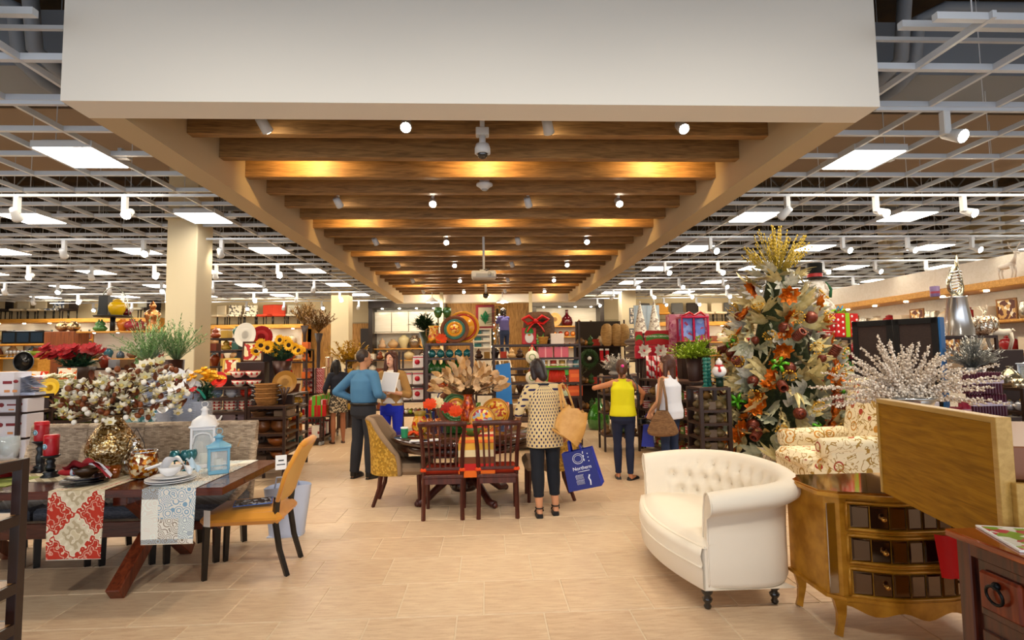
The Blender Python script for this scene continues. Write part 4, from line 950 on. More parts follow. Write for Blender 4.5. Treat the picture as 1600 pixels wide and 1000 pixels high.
man = person('man in blue shirt and charcoal trousers seen from behind, one hand on his hip', (-1.75, 7.85, 0), rad_(148), 1.79,
    dict(fem=False, skin='b98562', hair='short', hairc='241a16', hairc2='3a2c26', yaw=rad_(-28), belly=.035, lean=0, arms=[((-.29, .03, 1.12), (-.16, -.23, 1.06), (.5, -.8, -.1)), ((.40, .10, 1.14), (.20, -.04, 1.03), (-.5, -.6, -.3))],
         pants=('20222a', '2a2c34', .93, .016), belt=1, top=m_shirt, hem=1.0, sleeve=.92, loose=.012, shoe=('0c0a0a', 'shoe'), feet=((-.11, -.03), (.12, .02))))
wom = person('young woman with long brown hair in tan cardigan and bright blue trousers', (-1.44, 8.35, 0), rad_(-14), 1.77,
    dict(skin='dfa98c', hair='long', hairc='3a1c10', hairc2='52291a', yaw=rad_(-6), lip='b84a48', arms=[((-.24, .0, 1.08), (-.05, -.24, 1.17), (.9, -.4, .2)), ((.26, .0, 1.08), (.12, -.25, 1.13), (-.9, -.35, .2))],
         pants=('1226b0', '1a30c4', .92, 0), top=mat('white_tee', 'dcdad6', .85, kind='fabric', c2='e8e6e2'), topname='white_top', hem=.96, sleeve=.1, shoe=('1c1614', 'flat')))
t, s_, HM = wom
tm = MB(m_card)
for q in (-1, 1):
    tm.surf(lambda u, v: (q * (.172 * cos(pi * .5 * u) + .0) * s_ * (1 - .18 * v * (1 - v) * 4 * .6), (-.125 * sin(pi * .5 * u) * .9 - .012 + 0) * s_ if u < .62 else (-.125 * sin(pi * .31) * .9 - .012) * s_, (.93 + .47 * v) * s_), 8, 10)
    a, el, wr = Vector((q * .152, 0, 1.362)), Vector(((-.24, .0, 1.08), (.26, .0, 1.08))[q > 0]), Vector(((-.05, -.24, 1.17), (.12, -.25, 1.13))[q > 0]); w2 = el.lerp(wr, .35)
    for x, y, r0, r1 in ((Vector((q * .04, .0, 1.39)), a, .062, .066), (a, el, .068, .057), (el, w2, .057, .05)):
        k = len(tm.v); caps(tm, x, y, r0, r1); tm.v[k:] = [tuple(Vector(v) * s_) for v in tm.v[k:]]
    tm.surf(lambda u, v: (q * .168 * cos(pi * .5 * u) * s_, .118 * sin(pi * .5 * u) * s_, (.93 + .47 * v) * s_), 8, 8)
tm.bd('cardigan', t)
pp = T('tablet', 'white tablet held up by the woman in the tan cardigan', 'tablet', (-1.42, 8.03, 1.33), rad_(-10), rot=(rad_(-22), rad_(6), rad_(-12))); MB(m_paper).box((0, 0, 0), (.24, .012, .30), .004).bd('case', pp); MB(mat('tablet_back', 'c8ccd6', .3)).box((0, -.007, 0), (.22, .004, .28), .002).bd('back_plate', pp)
far = person('dark haired woman in navy top and patterned skirt, browsing far back at the left', (-3.0, 11.2, 0), rad_(205), 1.68,
    dict(skin='9a6446', hair='long', hairc='0a0606', arms=[((-.24, .02, 1.1), (-.2, -.2, 1.0)), ((.26, .02, 1.1), (.22, -.2, 1.02))], skirt=('b8aa90', '2a2622', .62), top=m_navy, hem=.97, sleeve=1.0, shoe=('3a1c10', 'flat'), vox=.011, head=(.04, -.05, 1.56)))
dot = person('shopper in polka dot tunic and cropped black trousers bending over the round table', (.60, 5.84, 0), rad_(194), 1.64,
    dict(skin='c98e68', hair='bob', hairc='170d0c', hairc2='2a1816', lean=-.07, head=(.035, -.125, 1.565), nod=rad_(22), yaw=rad_(25), face=1, feet=((-.105, .0), (.095, .04)), toe=(-.3, -.25),
         arms=[((-.27, -.02, 1.06), (-.29, -.10, .86), (0, -.15, -1), (1, 0, 0)), ((.27, -.09, 1.1), (.20, -.32, 1.0), (0, -1, -.2))], pants=('0d111a', '161b26', .62, .012), top=m_polka, topname='tunic', hem=.74, flare=.035, sleeve=.62, loose=.014, collar=0, shoe=('0e0b0b', 'wedge'), curl=1.3, vox=.0075))
MB(mat('navy_neckband', '0e1428', .8)).tube([(.085 * cos(a * pi / 10) * .96, .068 * sin(a * pi / 10) - .06, 1.352 + .012 * sin(a * pi / 10)) for a in range(20)], .013, 6, closed=True).bd('neckband', dot[0])
yel = person('woman in sleeveless yellow top with a ponytail, seen from behind with elbows raised', (1.83, 7.38, 0), rad_(170), 1.60,
    dict(skin='b87850', hair='pony', hairc='3a2013', hairc2='5a3520', feet=((-.08, .0), (.085, -.06)), toe=(-.9, .1), arms=[((-.30, -.10, 1.22), (-.30, -.30, 1.10)), ((.40, -.02, 1.30), (.25, -.20, 1.33), (-.7, -.6, .2))],
         pants=('141b33', '1d2644', .93, 0), top=m_yel, topname='sleeveless_top', hem=.90, flare=.02, sleeve=0, loose=.01, shoe=('100e16', 'flat')))
MB(mat('pink_tie', 'e8389a', .6)).ball((.0, .17 * .94, 1.62 * .94), .02, 8, 6).bd('hair_tie', yel[0])
whi = person('woman in sleeveless white top turned sideways, straw bag on her shoulder', (2.42, 7.25, 0), rad_(-146), 1.65,
    dict(skin='d09a76', hair='long', hairc='3a1e12', hairc2='522c1c', yaw=rad_(38), arms=[((-.24, -.12, 1.1), (-.05, -.33, .90), (.3, -.2, -1)), ((.25, .02, 1.08), (.2, -.18, .92), (0, -.3, -1))],
         pants=('16203c', '20304e', .93, 0), top=m_wt, topname='sleeveless_top', hem=.84, flare=.035, sleeve=0, loose=.03, shoe=('1a1010', 'flat')))
lad_p = at(786, 540, 17.0)
lad = person('staff member in purple tee and jeans standing on the white step ladder', (lad_p.x + .05, 17.0, 1.60), rad_(205), 1.62,
    dict(skin='b07a54', hair='curly', hairc='140c0a', arms=[((-.2, -.22, 1.12), (-.1, -.42, 1.05)), ((.26, -.15, 1.12), (.2, -.38, 1.0))], lean=-.06, head=(0, -.11, 1.57), pants=('1c2c50', '24365e', .93, .0), top=m_purp, hem=.95, sleeve=.3, loose=.01, shoe=('101010', 'flat'), vox=.013))
lt = T('step_ladder', 'white step ladder the staff member stands on, far back', 'ladder', (lad_p.x - .05, 16.95, 0), rad_(35))
for s in (-1, 1):
    MB(m_wht).bar((s * .26, -.65, 0), (s * .16, 0, 2.0), .03, .07).bd('leg', lt); MB(m_wht).bar((s * .26, .6, 0), (s * .16, .04, 2.0), .03, .04).bd('leg', lt)
MB(m_wht).box((0, 0, 2.0), (.40, .25, .04)).bd('top_cap', lt)
for k in range(6): z = .26 + .27 * k; MB(m_wht).box((0, -.65 + .325 * z, z), (.5 - .05 * z, .1, .03)).bd('step', lt)
MB(m_wht).box((-.02, .06, 1.585), (.34, .50, .03)).bd('platform', lt)
# bags carried
bg_ = T('shoulder_bag', 'tan leather bag hanging from the shoulder of the polka dot shopper', 'handbag', (.86, 5.60, .99), rad_(-10))
m_tan = mat('tan_leather', 'c08c46', .45, kind='noise', c2='cf9c56', scale=14, bump=.004)
mb = MB(m_tan).surf(lambda u, v: ((.15 + .03 * sin(pi * v)) * math.copysign(abs(cos(2 * pi * u)) ** .8, cos(2 * pi * u)) * (1 - .25 * v), (.085 - .05 * v) * sin(2 * pi * u), -.16 + .30 * v - .05 * cos(2 * pi * u) * (1 - v) + .012 * sin(14 * pi * u) * v), 32, 12, cu=True); mb.ball((0, 0, -.15), 1, 16, 8, (.17, .085, .03)); o = mb.bd('bag_body', bg_); o.rotation_euler = (0, rad_(24), 0)
MB(m_tan).tube([(-.10, .01, .10), (-.115, .03, .25), (-.13, .10, .37), (-.10, .16, .385), (-.04, .17, .30), (.02, .10, .12)], .014, 8, flat=.5).bd('strap', bg_); MB(m_tan).tube([(-.06, -.01, .12), (-.09, .01, .26), (-.115, .09, .375), (-.08, .15, .375)], .012, 8, flat=.5).bd('strap', bg_)
tb_ = T('shopping_bag', 'royal blue shopping bag with white print held by the polka dot shopper', 'shopping bag', (1.0, 5.62, .33), 0, rot=(0, rad_(-14), rad_(-20)))
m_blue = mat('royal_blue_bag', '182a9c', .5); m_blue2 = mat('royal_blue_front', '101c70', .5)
mb = MB(m_blue); W_, D_, H_ = .17, .10, .38
mb.raw([(-W_, -D_, 0), (W_, -D_, 0), (W_, D_, 0), (-W_, D_, 0), (-W_ * .92, -D_ * .55, H_), (W_ * .92, -D_ * .55, H_), (W_ * .92, D_ * .55, H_), (-W_ * .92, D_ * .55, H_), (W_ * .75, 0, H_ * .55)],
       [(3, 2, 1, 0), (1, 2, 8), (2, 6, 8), (6, 5, 8), (5, 1, 8), (2, 3, 7, 6), (3, 0, 4, 7)]); mb.bd('bag_body', tb_)
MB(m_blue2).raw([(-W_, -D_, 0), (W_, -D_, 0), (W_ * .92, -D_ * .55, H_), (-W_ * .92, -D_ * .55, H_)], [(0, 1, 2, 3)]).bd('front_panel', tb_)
m_prt = mat('white_print', 'dfe4f4', .5); tilt = math.atan2(D_ * .45, H_)
fr = lambda x, z: (x, -D_ + (D_ * .45) * z / H_ - .003, z); RX = (pi / 2 - tilt, 0, 0)
mb = MB(m_prt).tube([fr(.0 + .055 * cos(a * pi / 10), .30 + .05 * sin(a * pi / 10)) for a in range(20)], .003, 4, closed=True).tube([fr(.0 + .04 * cos(a * pi / 8), .30 + .034 * sin(a * pi / 8)) for a in range(16)], .002, 4, closed=True)
for k in range(9): x = .075 + .03 * cos(k * 2.1); mb.ball(fr(x, .26 + .012 * k), .006, 6, 4)
for k in range(14): mb.tube([fr(-.06 + .012 * (k % 7), .05 + .05 * (k // 7)), fr(-.065 + .012 * (k % 7), .085 + .05 * (k // 7)), fr(-.055 + .012 * (k % 7), .095 + .05 * (k // 7))], .002, 4)
mb.tube([fr(.07, .03), fr(.075, .07), fr(.065, .1), fr(.08, .13)], .008, 5).bd('line_drawings', tb_, kind='stuff')
text('Northern', .05, m_prt, tb_, fr(.02, .205), RX, 'lettering', .0008); MB(m_prt).tube([fr(-.03, .172), fr(.09, .172)], .003, 4).bd('print_line', tb_)
for q in (-1, 1): MB(m_blue).tube([(-.07, q * .05, H_ - .02), (-.06, q * .03, H_ + .10), (-.03, 0, H_ + .13), (.03, q * .03, H_ + .08), (.06, q * .05, H_ - .02)], .014, 6, flat=.3).bd('handle', tb_)
cm = T('camera', 'black camera hanging at the hip of the woman in the yellow top', 'camera', (2.03, 7.16, .80), rad_(30)); MB(m_blk).box((0, 0, 0), (.13, .07, .09), .015).box((0, 0, .055), (.05, .05, .03), .01).bd('camera_body', cm); MB(m_blk).cyl((.02, -.03, 0), (.10, -.14, -.03), .036, .032, 14).bd('lens', cm)
MB(m_blk).tube([(-.02, .02, .04), (-.05, .0, .25), (-.07, .01, .48), (-.09, .12, .60), (-.09, .24, .55)], .016, 6, flat=.25).bd('strap', cm)
sb = T('straw_bag', 'brown woven straw bag hanging from the shoulder of the woman in white', 'handbag', (2.24, 6.98, .80), rad_(-8))
MB(mat('straw_weave', '5a3c22', .85, kind='weave', c2='8c6844', scale=16)).surf(lambda u, v: ((.20 - .13 * v ** 1.3) * cos(2 * pi * u), (.07 - .03 * v) * sin(2 * pi * u), -.15 + .30 * v + .03 * cos(2 * pi * u) ** 2 * (1 - v)), 28, 12, cu=True).ball((0, 0, -.135), 1, 18, 8, (.195, .07, .05)).bd('bag_body', sb)
MB(mat('strap_brown', '7a5c40', .8)).tube([(-.06, 0, .12), (-.03, -.02, .30), (.01, .06, .52), (.04, .16, .56), (.05, .2, .45)], .018, 6, flat=.3).tube([(.06, 0, .12), (.05, -.02, .3), (.03, .06, .52)], .016, 6, flat=.3).bd('strap', sb)
b2 = dup(tb_, (2.20, 7.50, .43), 0, 'dark blue shopping bag carried by the woman in white, beyond her straw bag', sc=.85, rot=(0, 0, rad_(70)))
b3 = T('shopping_bag', 'two folded navy carrier bags slung behind the blue trousers', 'shopping bag', (-.98, 8.35, .62), 0, rot=(0, rad_(28), rad_(10)))
m_nv = mat('navy_bag', '0e1c5c', .5); MB(m_nv).box((0, 0, .2), (.17, .12, .50), .02).bd('bag_body', b3); MB(m_nv).box((.19, .02, .19), (.17, .12, .45), .02).bd('bag_body', b3)
mb = MB(m_prt); 
for k in range(6): mb.box((.0, -.062, .08 + .04 * k), (.02, .003, .02))
mb.bd('print', b3); MB(m_nv).tube([(0, 0, .44), (-.02, 0, .56), (.05, 0, .62), (.12, 0, .5)], .01, 6).bd('handle', b3)
# ================================================================== MERCHANDISE: prototypes
PC = {}
def cachemesh(key, fn):
    if key not in PC: PC[key] = fn().mesh(key[0])
    return PC[key]
def C(c, r=.35, **k): return mat('paint_' + str(c) + ('' if r == .35 else '_%d' % (r * 100)), c, r, **k)
def Cm(c, r=.15): return mat('metallic_' + c, c, r, metal=.85)
def Cg(c): return mat('coloured_glass_' + c, c, .06, metal=.35, coat=1)
m_glass = mat('clear_glass', 'dfe8ea', .03, alpha=.28, coat=1)
def p_mug(c, c2=None):
    def f():
        mb = MB(C(c)).lathe([(.028, 0), (.034, .003), (.042, .03), (.045, .085), (.041, .085), (.038, .03), (0, .012)], 14); mb.tube([(.043, 0, .07), (.07, 0, .065), (.074, 0, .04), (.042, 0, .025)], .006, 6)
        if c2: mb.use(C(c2)).lathe([(.0462, .078), (.047, .086), (.040, .087)], 14); [mb.ball((.040 * cos(a), .040 * sin(a), .04), 1, 6, 4, (.012, .012, .014)) for a in (-2.2, -1.2, -.3)]
        return mb
    return cachemesh(('mug', c, c2), f)
def p_bowl(c, r=.075, c2=None):
    def f():
        mb = MB(C(c)).lathe([(r * .4, 0), (r * .45, .006), (r * .8, r * .35), (r, r * .85), (r * .95, r * .85), (r * .7, r * .35), (0, .012)], 16)
        if c2: mb.use(C(c2)).lathe([(r, r * .8), (r * 1.02, r * .86), (r * .94, r * .87)], 16); [mb.ball((r * .82 * cos(a), r * .82 * sin(a), r * .5), 1, 6, 4, (.013, .013, .016)) for a in (-2.3, -1.4, -.6)]
        return mb
    return cachemesh(('bowl', c, r, c2), f)
def p_plate(c, r=.13, c2=None, c3=None):
    def f():
        mb = MB(C(c, .2)).lathe([(r * .55, 0), (r * .62, .004), (r, .016), (r, .02), (r * .985, .0197), (r * .7, .0132), (r * .66, .0121), (0 if not c2 else r * .62, .011)], 24)
        if c2: mb.use(C(c2, .25)).lathe([(r * .62, .011), (r * .34, .0125)], 24).use(C(c3 or c2, .25) if not isinstance(c3, bpy.types.Material) else c3).lathe([(r * .34, .0129), (0, .0129)], 24)
        return mb
    return cachemesh(('plate', c, r, c2, str(c3)), f)
def p_vase(c, prof, h, mt=None):
    P = {'baluster': [(.22, 0), (.24, .03), (.3, .25), (.42, .55), (.38, .78), (.2, .9), (.16, .95), (.24, 1), (.2, 1), (.12, .94)],
         'ginger': [(.25, 0), (.28, .02), (.42, .3), (.46, .55), (.38, .75), (.2, .83), (.22, .86), (.26, .88), (.16, .97), (.03, 1.0), (0, 1.02)],
         'round': [(.2, 0), (.26, .02), (.55, .3), (.6, .5), (.45, .75), (.2, .88), (.18, .92), (.28, 1), (.22, 1), (.14, .92)],
         'bottle': [(.2, 0), (.3, .02), (.36, .2), (.3, .5), (.1, .7), (.08, .9), (.1, 1.0), (.06, 1.0)],
         'gourd': [(.2, 0), (.35, .1), (.42, .25), (.3, .42), (.2, .5), (.28, .62), (.22, .75), (.08, .85), (.05, 1.0), (0, 1.0)],
         'pear': [(.14, 0), (.2, .02), (.17, .08), (.34, .25), (.44, .42), (.38, .65), (.22, .85), (.15, .93), (.17, 1.0), (.12, 1.0), (.10, .93)],
         'bucket': [(.30, 0), (.31, .01), (.38, .96), (.40, 1), (.36, 1), (.34, .9), (.3, .88), (0, .88)],
         'hurricane': [(.28, 0), (.42, .04), (.48, .25), (.47, .7), (.40, .93), (.41, 1), (.38, 1), (.44, .7), (.44, .25), (0, .06)],
         'demijohn': [(.2, 0), (.42, .04), (.46, .2), (.44, .5), (.3, .72), (.13, .86), (.12, .95), (.15, 1), (.11, 1)]}[prof]
    return cachemesh(('vase', str(c), prof, h), lambda: MB(mt or C(c, .15)).lathe([(r * h, z * h) for r, z in P], 24))
def p_orn(c, r=.05): return cachemesh(('ornament', c, r), lambda: MB(Cg(c)).ball((0, 0, r), r, 14, 10).use(Cm('c8b070')).cyl((0, 0, 2 * r - .003), (0, 0, 2 * r + .012), .012, n=8))
def p_stem(c, h=.2): return cachemesh(('goblet', c, h), lambda: MB(Cg(c)).lathe([(.035, 0), (.033, .004), (.006, .01), (.005, h * .45), (.03, h * .52), (.042, h * .75), (.033, h), (.031, h), (.038, h * .75), (0, h * .5)], 14))
def p_tumbler(): return cachemesh(('glass', 0), lambda: MB(m_glass).lathe([(.025, 0), (.035, .01), (.047, .05), (.042, .10), (.040, .10), (.045, .05), (0, .012)], 16))
def p_gift(c, rib, x=.2, y=.16, z=.12, top=True):
    def f():
        mb = MB(C(c, .4)).bx(-x / 2, x / 2, -y / 2, y / 2, 0, z, .003); mb.use(C(rib, .4)).bx(-.012, .012, -y / 2 - .002, y / 2 + .002, 0, z + .003).bx(-x / 2 - .002, x / 2 + .002, -.012, .012, 0, z + .003)
        if top:
            for a in (0, pi): mb.tube([(0, 0, z), (.04 * cos(a), .01, z + .035), (.07 * cos(a), 0, z + .03), (.04 * cos(a), -.01, z + .005)], .008, 5)
        return mb
    return cachemesh(('gift_box', c, rib, x, y, z, top), f)
def p_box(c, x=.2, y=.16, z=.12, c2=None, kind=None):
    def f():
        m = mat('print_%s_%s_%s' % (c, c2, kind), c, .5, kind=kind, c2=c2 or c, c3='e8e4da', scale={'diag': 12, 'stripes': 9, 'flecks': 24, 'dots': 16, 'paisley': 9}.get(kind, 20)) if kind else C(c, .5)
        mb = MB(m).bx(-x / 2, x / 2, -y / 2, y / 2, 0, z, .003)
        mb.use(C(c2 if c2 and not kind else c, .5)).bx(-x / 2 + .02, x / 2 - .02, -y / 2 - .0015, -y / 2, z * .35, z * .6); return mb
    return cachemesh(('box', c, x, y, z, c2, kind), f)
def p_candle(c, r=.035, h=.15, c2=None):
    def f():
        mb = MB(C(c, .4)).lathe([(r, 0), (r, h), (r * .8, h), (0, h - .004)], 16).use(C('2a2018')).cyl((0, 0, h - .004), (0, 0, h + .012), .002, n=5)
        if c2: mb.use(C(c2)).lathe([(r + .001, h * .3), (r + .001, h * .5)], 16)
        return mb
    return cachemesh(('candle', c, r, h, c2), f)
def p_basket(r=.16, h=.16, c='6a4420', c2='a8763c'):
    def f():
        m = mat('basket_' + c, c, .8, kind='weave', c2=c2, scale=13); mb = MB(m).lathe([(r * .75, 0), (r * .8, .01), (r, h * .9), (r * 1.03, h), (r * .95, h), (r * .9, h * .9), (r * .7, .02), (0, .02)], 20)
        mb.tube([(r * cos(a * pi / 10), r * sin(a * pi / 10), h) for a in range(20)], .01, 6, closed=True)
        mb.use(Cm('b8bcc4', .3))
        for q in (-1, 1): mb.tube([(q * r, -.03, h * .7), (q * (r + .05), -.02, h * .8), (q * (r + .05), .02, h * .8), (q * r, .03, h * .7)], .007, 5)
        return mb
    return cachemesh(('basket', r, h, c), f)
def p_frame(c, cin, x=.22, z=.22, c2=None, kind=None):
    def f():
        mb = MB(C(c)).bx(-x / 2, x / 2, -.012, .012, 0, .025).bx(-x / 2, x / 2, -.012, .012, z - .025, z).bx(-x / 2, -x / 2 + .025, -.012, .012, 0, z).bx(x / 2 - .025, x / 2, -.012, .012, 0, z)
        mb.use(mat('print_%s_%s_%s' % (cin, c2, kind), cin, .5, kind=kind, c2=c2 or cin, c3='f0e8d0', scale=18) if kind else C(cin)).bx(-x / 2 + .02, x / 2 - .02, -.006, .006, .02, z - .02); return mb
    return cachemesh(('frame', c, cin, x, z), f)
def item(me, name, loc, label, cat, group=None, rz=0, rot=None, s=1):
    o = bpy.data.objects.new(name, me); COL.objects.link(o); o.location = loc; o.rotation_euler = rot or (0, 0, rz)
    if s != 1: o.scale = (s, s, s) if isinstance(s, (int, float)) else s
    return tag(o, label, cat, group)
m_rack = mat('bronze_rack', '2e1d18', .4); m_rackw = mat('rack_shelf_wood', '4a3020', .5, kind='wood', c2='6a4830', scale=16)
class Rack:
    def __init__(s, name, label, A, B, d, zs, post=.035, top=None, z0=0, wheels=False, mt=None, sh=None, back=None, cat='shelving', ends=True, thick=.03):
        A = Vector((A[0], A[1])); B = Vector((B[0], B[1])); v = B - A; s.w = v.length; s.a = math.atan2(v.y, v.x); s.d = d; s.zs = zs; s.o = Vector((A.x, A.y, 0)); m = mt or m_rack; sh = sh or m_rackw
        t = s.t = T(name, label, cat, (A.x, A.y, 0), s.a); w = s.w; top = top or max(zs)
        for x in (0, w - post):
            for y in (0, d - post): MB(m).bx(x, x + post, y, y + post, z0 + (.07 if wheels else 0), top, .002).bd('post', t)
        for z in zs:
            b = MB(sh).bx(post * .4, w - post * .4, post * .4, d - post * .4, z - thick * .6, z).bd('shelf', t)
            for y in (0, d - .012): MB(m).bx(post, w - post, y, y + .012, z - thick - .005, z - .001).bd('rail', b)
            for x in (0, w - .012): MB(m).bx(x, x + .012, post, d - post, z - thick, z).bd('rail', b)
        if wheels:
            for x in (.02, w - .02):
                for y in (.02, d - .02): MB(m_grey).cyl((x, y - .012, .035), (x, y + .012, .035), .035, n=12).box((x, y, .06), (.04, .04, .03)).bd('caster', t)
        if back: MB(back).bx(.01, w - .01, d - .02, d - .005, z0 + .1, top).bd('back_panel', t)
    def P(s, x, y, z): ca, sa = cos(s.a), sin(s.a); return Vector((s.o.x + x * ca - y * sa, s.o.y + x * sa + y * ca, z))
    def row(s, mes, name, lv, n, y, label, cat, group, x0=None, x1=None, rz=0, jit=0, sc=1, z=None, rows=1, dy=.12, stack=1, dz=0, rot=None):
        x0 = .08 if x0 is None else x0; x1 = s.w - .08 if x1 is None else x1; mes = mes if isinstance(mes, list) else [mes]; out = []
        for r in range(rows):
            for i in range(n):
                x = x0 + (x1 - x0) * ((i + .0) / max(1, n - 1)) if n > 1 else (x0 + x1) / 2
                for k in range(stack):
                    me = mes[(i + r) % len(mes)]; p = s.P(x, y + r * dy, (s.zs[lv] if z is None else z) + .001 + k * dz)
                    out.append(item(me, name, p, label, cat, group, s.a + rz + ru(-jit, jit), rot=(rot[0], rot[1], rot[2] + s.a) if rot else None, s=sc))
        return out
def stack(me, name, p, n, dz, label, cat, group, j=.004, s=1):
    for k in range(n): item(me, name, (p[0] + ru(-j, j), p[1] + ru(-j, j), p[2] + .001 + k * dz), label, cat, group, ru(0, 3), s=s)
def XY(px, Y): q = at(px, 560, Y); return (q.x, q.y)
def Zp(px, py, Y): return at(px, py, Y).z
# ---------------------------------------------------------------- foliage helpers
def spray(mb, c, n, L, spread, m1, leafn=8, lw=.02, ll=.05, up=.6, mstem=None, droop=.3, seed=1):
    rg = random.Random(seed)
    for i in range(n):
        a = rg.uniform(0, 2 * pi); sp = rg.uniform(.1, 1) * spread; d = Vector((cos(a) * sp, sin(a) * sp, up + rg.uniform(0, .4))).normalized(); l = L * rg.uniform(.6, 1)
        pts = [Vector(c) + d * l * t - Vector((0, 0, droop * l * t * t * sp)) for t in (0, .33, .66, 1)]
        mb.use(mstem or m1).tube(pts, .003, 3)
        mb.use(m1)
        for k in range(leafn):
            t = .25 + .75 * k / leafn; j = min(2, int(t * 3)); p = pts[j].lerp(pts[j + 1], t * 3 - j); dd = (pts[j + 1] - pts[j]).normalized()
            sd = Vector((rg.uniform(-1, 1), rg.uniform(-1, 1), rg.uniform(-.3, .8))); mb.leaf(p, dd * .6 + sd * .7, ll * rg.uniform(.7, 1.2), lw, n=2)
    return mb
def blossom(mb, c, r, m, n=7, d=(0, -.5, .8), rg=random, cup=.5, mc=None):
    d = Vector(d).normalized(); s = d.orthogonal().normalized(); u = d.cross(s); mb.use(m)
    for i in range(n):
        a = 2 * pi * i / n + rg.uniform(-.2, .2); o = s * cos(a) + u * sin(a); mb.leaf(Vector(c), o + d * cup, r, r * .75, up=d, curl=-.1, n=2)
    if mc: mb.use(mc).ball(Vector(c) + d * r * .15, r * .3, 6, 4)
    return mb
# ================================================================== ON THE TRESTLE TABLE
ZT = .771
def on(px, py, z=ZT): q = onz(px, py, z); return q
# runners: red damask and patchwork, lying across the table and hanging over the near edge
m_dmk = mat('red_damask', 'b8301c', .8, kind='damask', c2='c0502c', c3='d2c4a2'); m_patch = mat('patchwork_print', kind='patch', rough=.8)
def runner(name, label, x0, x1, drop, m, cat='table runner', skew=.28):
    t = T(name, label, cat, ((x0 + x1) / 2, 4.0, ZT)); h = (x1 - x0) / 2
    MB(m).surf(lambda u, v: (-h + 2 * h * u + skew * v * 0, -.004 + 1.05 * v, .003 + .001 * sin(9 * v)), 6, 12).surf(lambda u, v: (-h + 2 * h * u, -.004 + 1.05 * v, .0005), 6, 12).bd('runner_top', t)
    MB(m).surf(lambda u, v: ((-h + 2 * h * u) * (1 - .03 * v), -.008 - .006 * sin(5 * u + 3 * v) - .004 * v, .003 - drop * v), 12, 14).surf(lambda u, v: ((-h + 2 * h * u) * (1 - .03 * v), -.003 - .006 * sin(5 * u + 3 * v) - .004 * v, .001 - drop * v), 12, 14).bd('runner_drop', t)
    MB(C('e8e0d0', .8)).tube([(-h * .97, -.012, -drop), (h * .97, -.012, -drop)], .003, 4).bd('hem', t); return t
a, b = on(77, 768).x, on(164, 766).x
runner('table_runner', 'red and beige damask runner hanging over the trestle table edge', a, b, .46, m_dmk)
a2, b2 = on(219, 766).x, on(303, 764).x
runner('table_runner', 'pale blue and beige patchwork runner hanging beside the mustard chair', a2, b2, .375, m_patch)
p = on(20, 745); t = T('place_mat', 'green and striped place mats at the left end of the trestle table', 'place mat', (p.x, 4.35, ZT)); MB(C('8a9440', .8)).bx(-.25, .25, -.16, .18, 0, .004).bd('mat_cloth', t); MB(mat('striped_mat', 'd8cdb0', .8, kind='diag', c2='a89878', scale=6)).bx(.0, .55, -.02, .3, .0005, .003).bd('striped_mat', t)
# tall mosaic vase with the white and brown bouquet
m_mos = mat('gold_mosaic', 'a8854c', .18, metal=.7, kind='flecks', c2='d8c49a', c3='6a4a20', scale=75); m_mos2 = mat('amber_mosaic', 'c07818', .15, metal=.5, kind='flecks', c2='e8d8b0', c3='7a3408', scale=48)
vp = Vector((at(175, 700, 4.62).x, 4.62, ZT)); h = .46
t = T('mosaic_vase', 'tall gold mosaic pear vase on the trestle table', 'vase', vp)
MB(m_mos).lathe([(r * h * .92, z * h) for r, z in [(.22, 0), (.26, .02), (.2, .1), (.4, .3), (.44, .42), (.38, .62), (.26, .8), (.16, .93), (.17, 1.0), (.13, 1.0), (.12, .93)]], 28).bd('vase_body', t)
MB(C('8a6840')).tube([(.075 * cos(a * pi / 8), .075 * sin(a * pi / 8), h) for a in range(16)], .007, 6, closed=True).bd('wire_rim', t)
q = at(180, 585, 4.62); bq = T('bouquet', 'large bouquet of cream paper flowers, cotton and brown pods in the mosaic vase', 'bouquet', (vp.x, vp.y, ZT + h - .05))
rg = random.Random(5); mb = MB(C('4a3a28')); sm_ = []
fl_w = mat('cream_petal', 'e4dcc0', .7, kind='noise', c2='f2ecd8', scale=30); fl_p = mat('pale_green_petal', 'c4be98', .7); fl_b = mat('brown_pod', '4a1a0c', .5, kind='noise', c2='8c4a1a', scale=20)
P0 = []
for i in range(430):
    a = rg.uniform(0, 2 * pi); r = rg.random() ** .55; x = .52 * r * cos(a) + .09; y = .30 * r * sin(a); z = .03 + (.44 + .25 * x) * (1 - r * .45) * rg.random() + .16 * r * (rg.random() - .3)
    P0.append((x, y, z))
for x, y, z in P0[::4]: mb.tube([(0, 0, 0), (x * .3, y * .3, z * .6), (x, y, z)], .003, 3)
mb.bd('stems', bq, kind='stuff')
fw = MB(fl_w); fb = MB(fl_b); 
blo = []; 
for k in range(3):
    m_ = MB(); blossom(m_, (0, 0, 0), .055, (fl_w, fl_p, fl_w)[k], 6, (0, -.5, .8), rg, .7, C('c8b060')); blo.append(m_.mesh('flower'))
pod = MB(fl_b).ball((0, 0, 0), 1, 8, 6, (.022, .022, .028)).mesh('pod'); cot = MB(C('f4efe2', .8)).ball((0, 0, 0), 1, 8, 6, (.022, .02, .022)).mesh('cotton_boll')
pl_ = MB(); pl_.use(fl_b).leaf((0, 0, 0), (0, -.3, 1), .08, .04); plf = pl_.mesh('leaf')
for i, (x, y, z) in enumerate(P0):
    if y > .16: continue
    k = rg.random(); me, nm = (blo[i % 3], 'flower') if k < .42 else ((pod, 'pod') if k < .62 else ((cot, 'cotton_boll') if k < .80 else (plf, 'leaf')))
    o = bpy.data.objects.new(nm, me); COL.objects.link(o); o.parent = bq; o.location = (x, y, z); o.rotation_euler = (rg.uniform(-.6, .6), rg.uniform(-.8, .8), rg.uniform(-1.5, 1.5)); s_ = rg.uniform(.7, 1.1); o.scale = (s_, s_, s_)
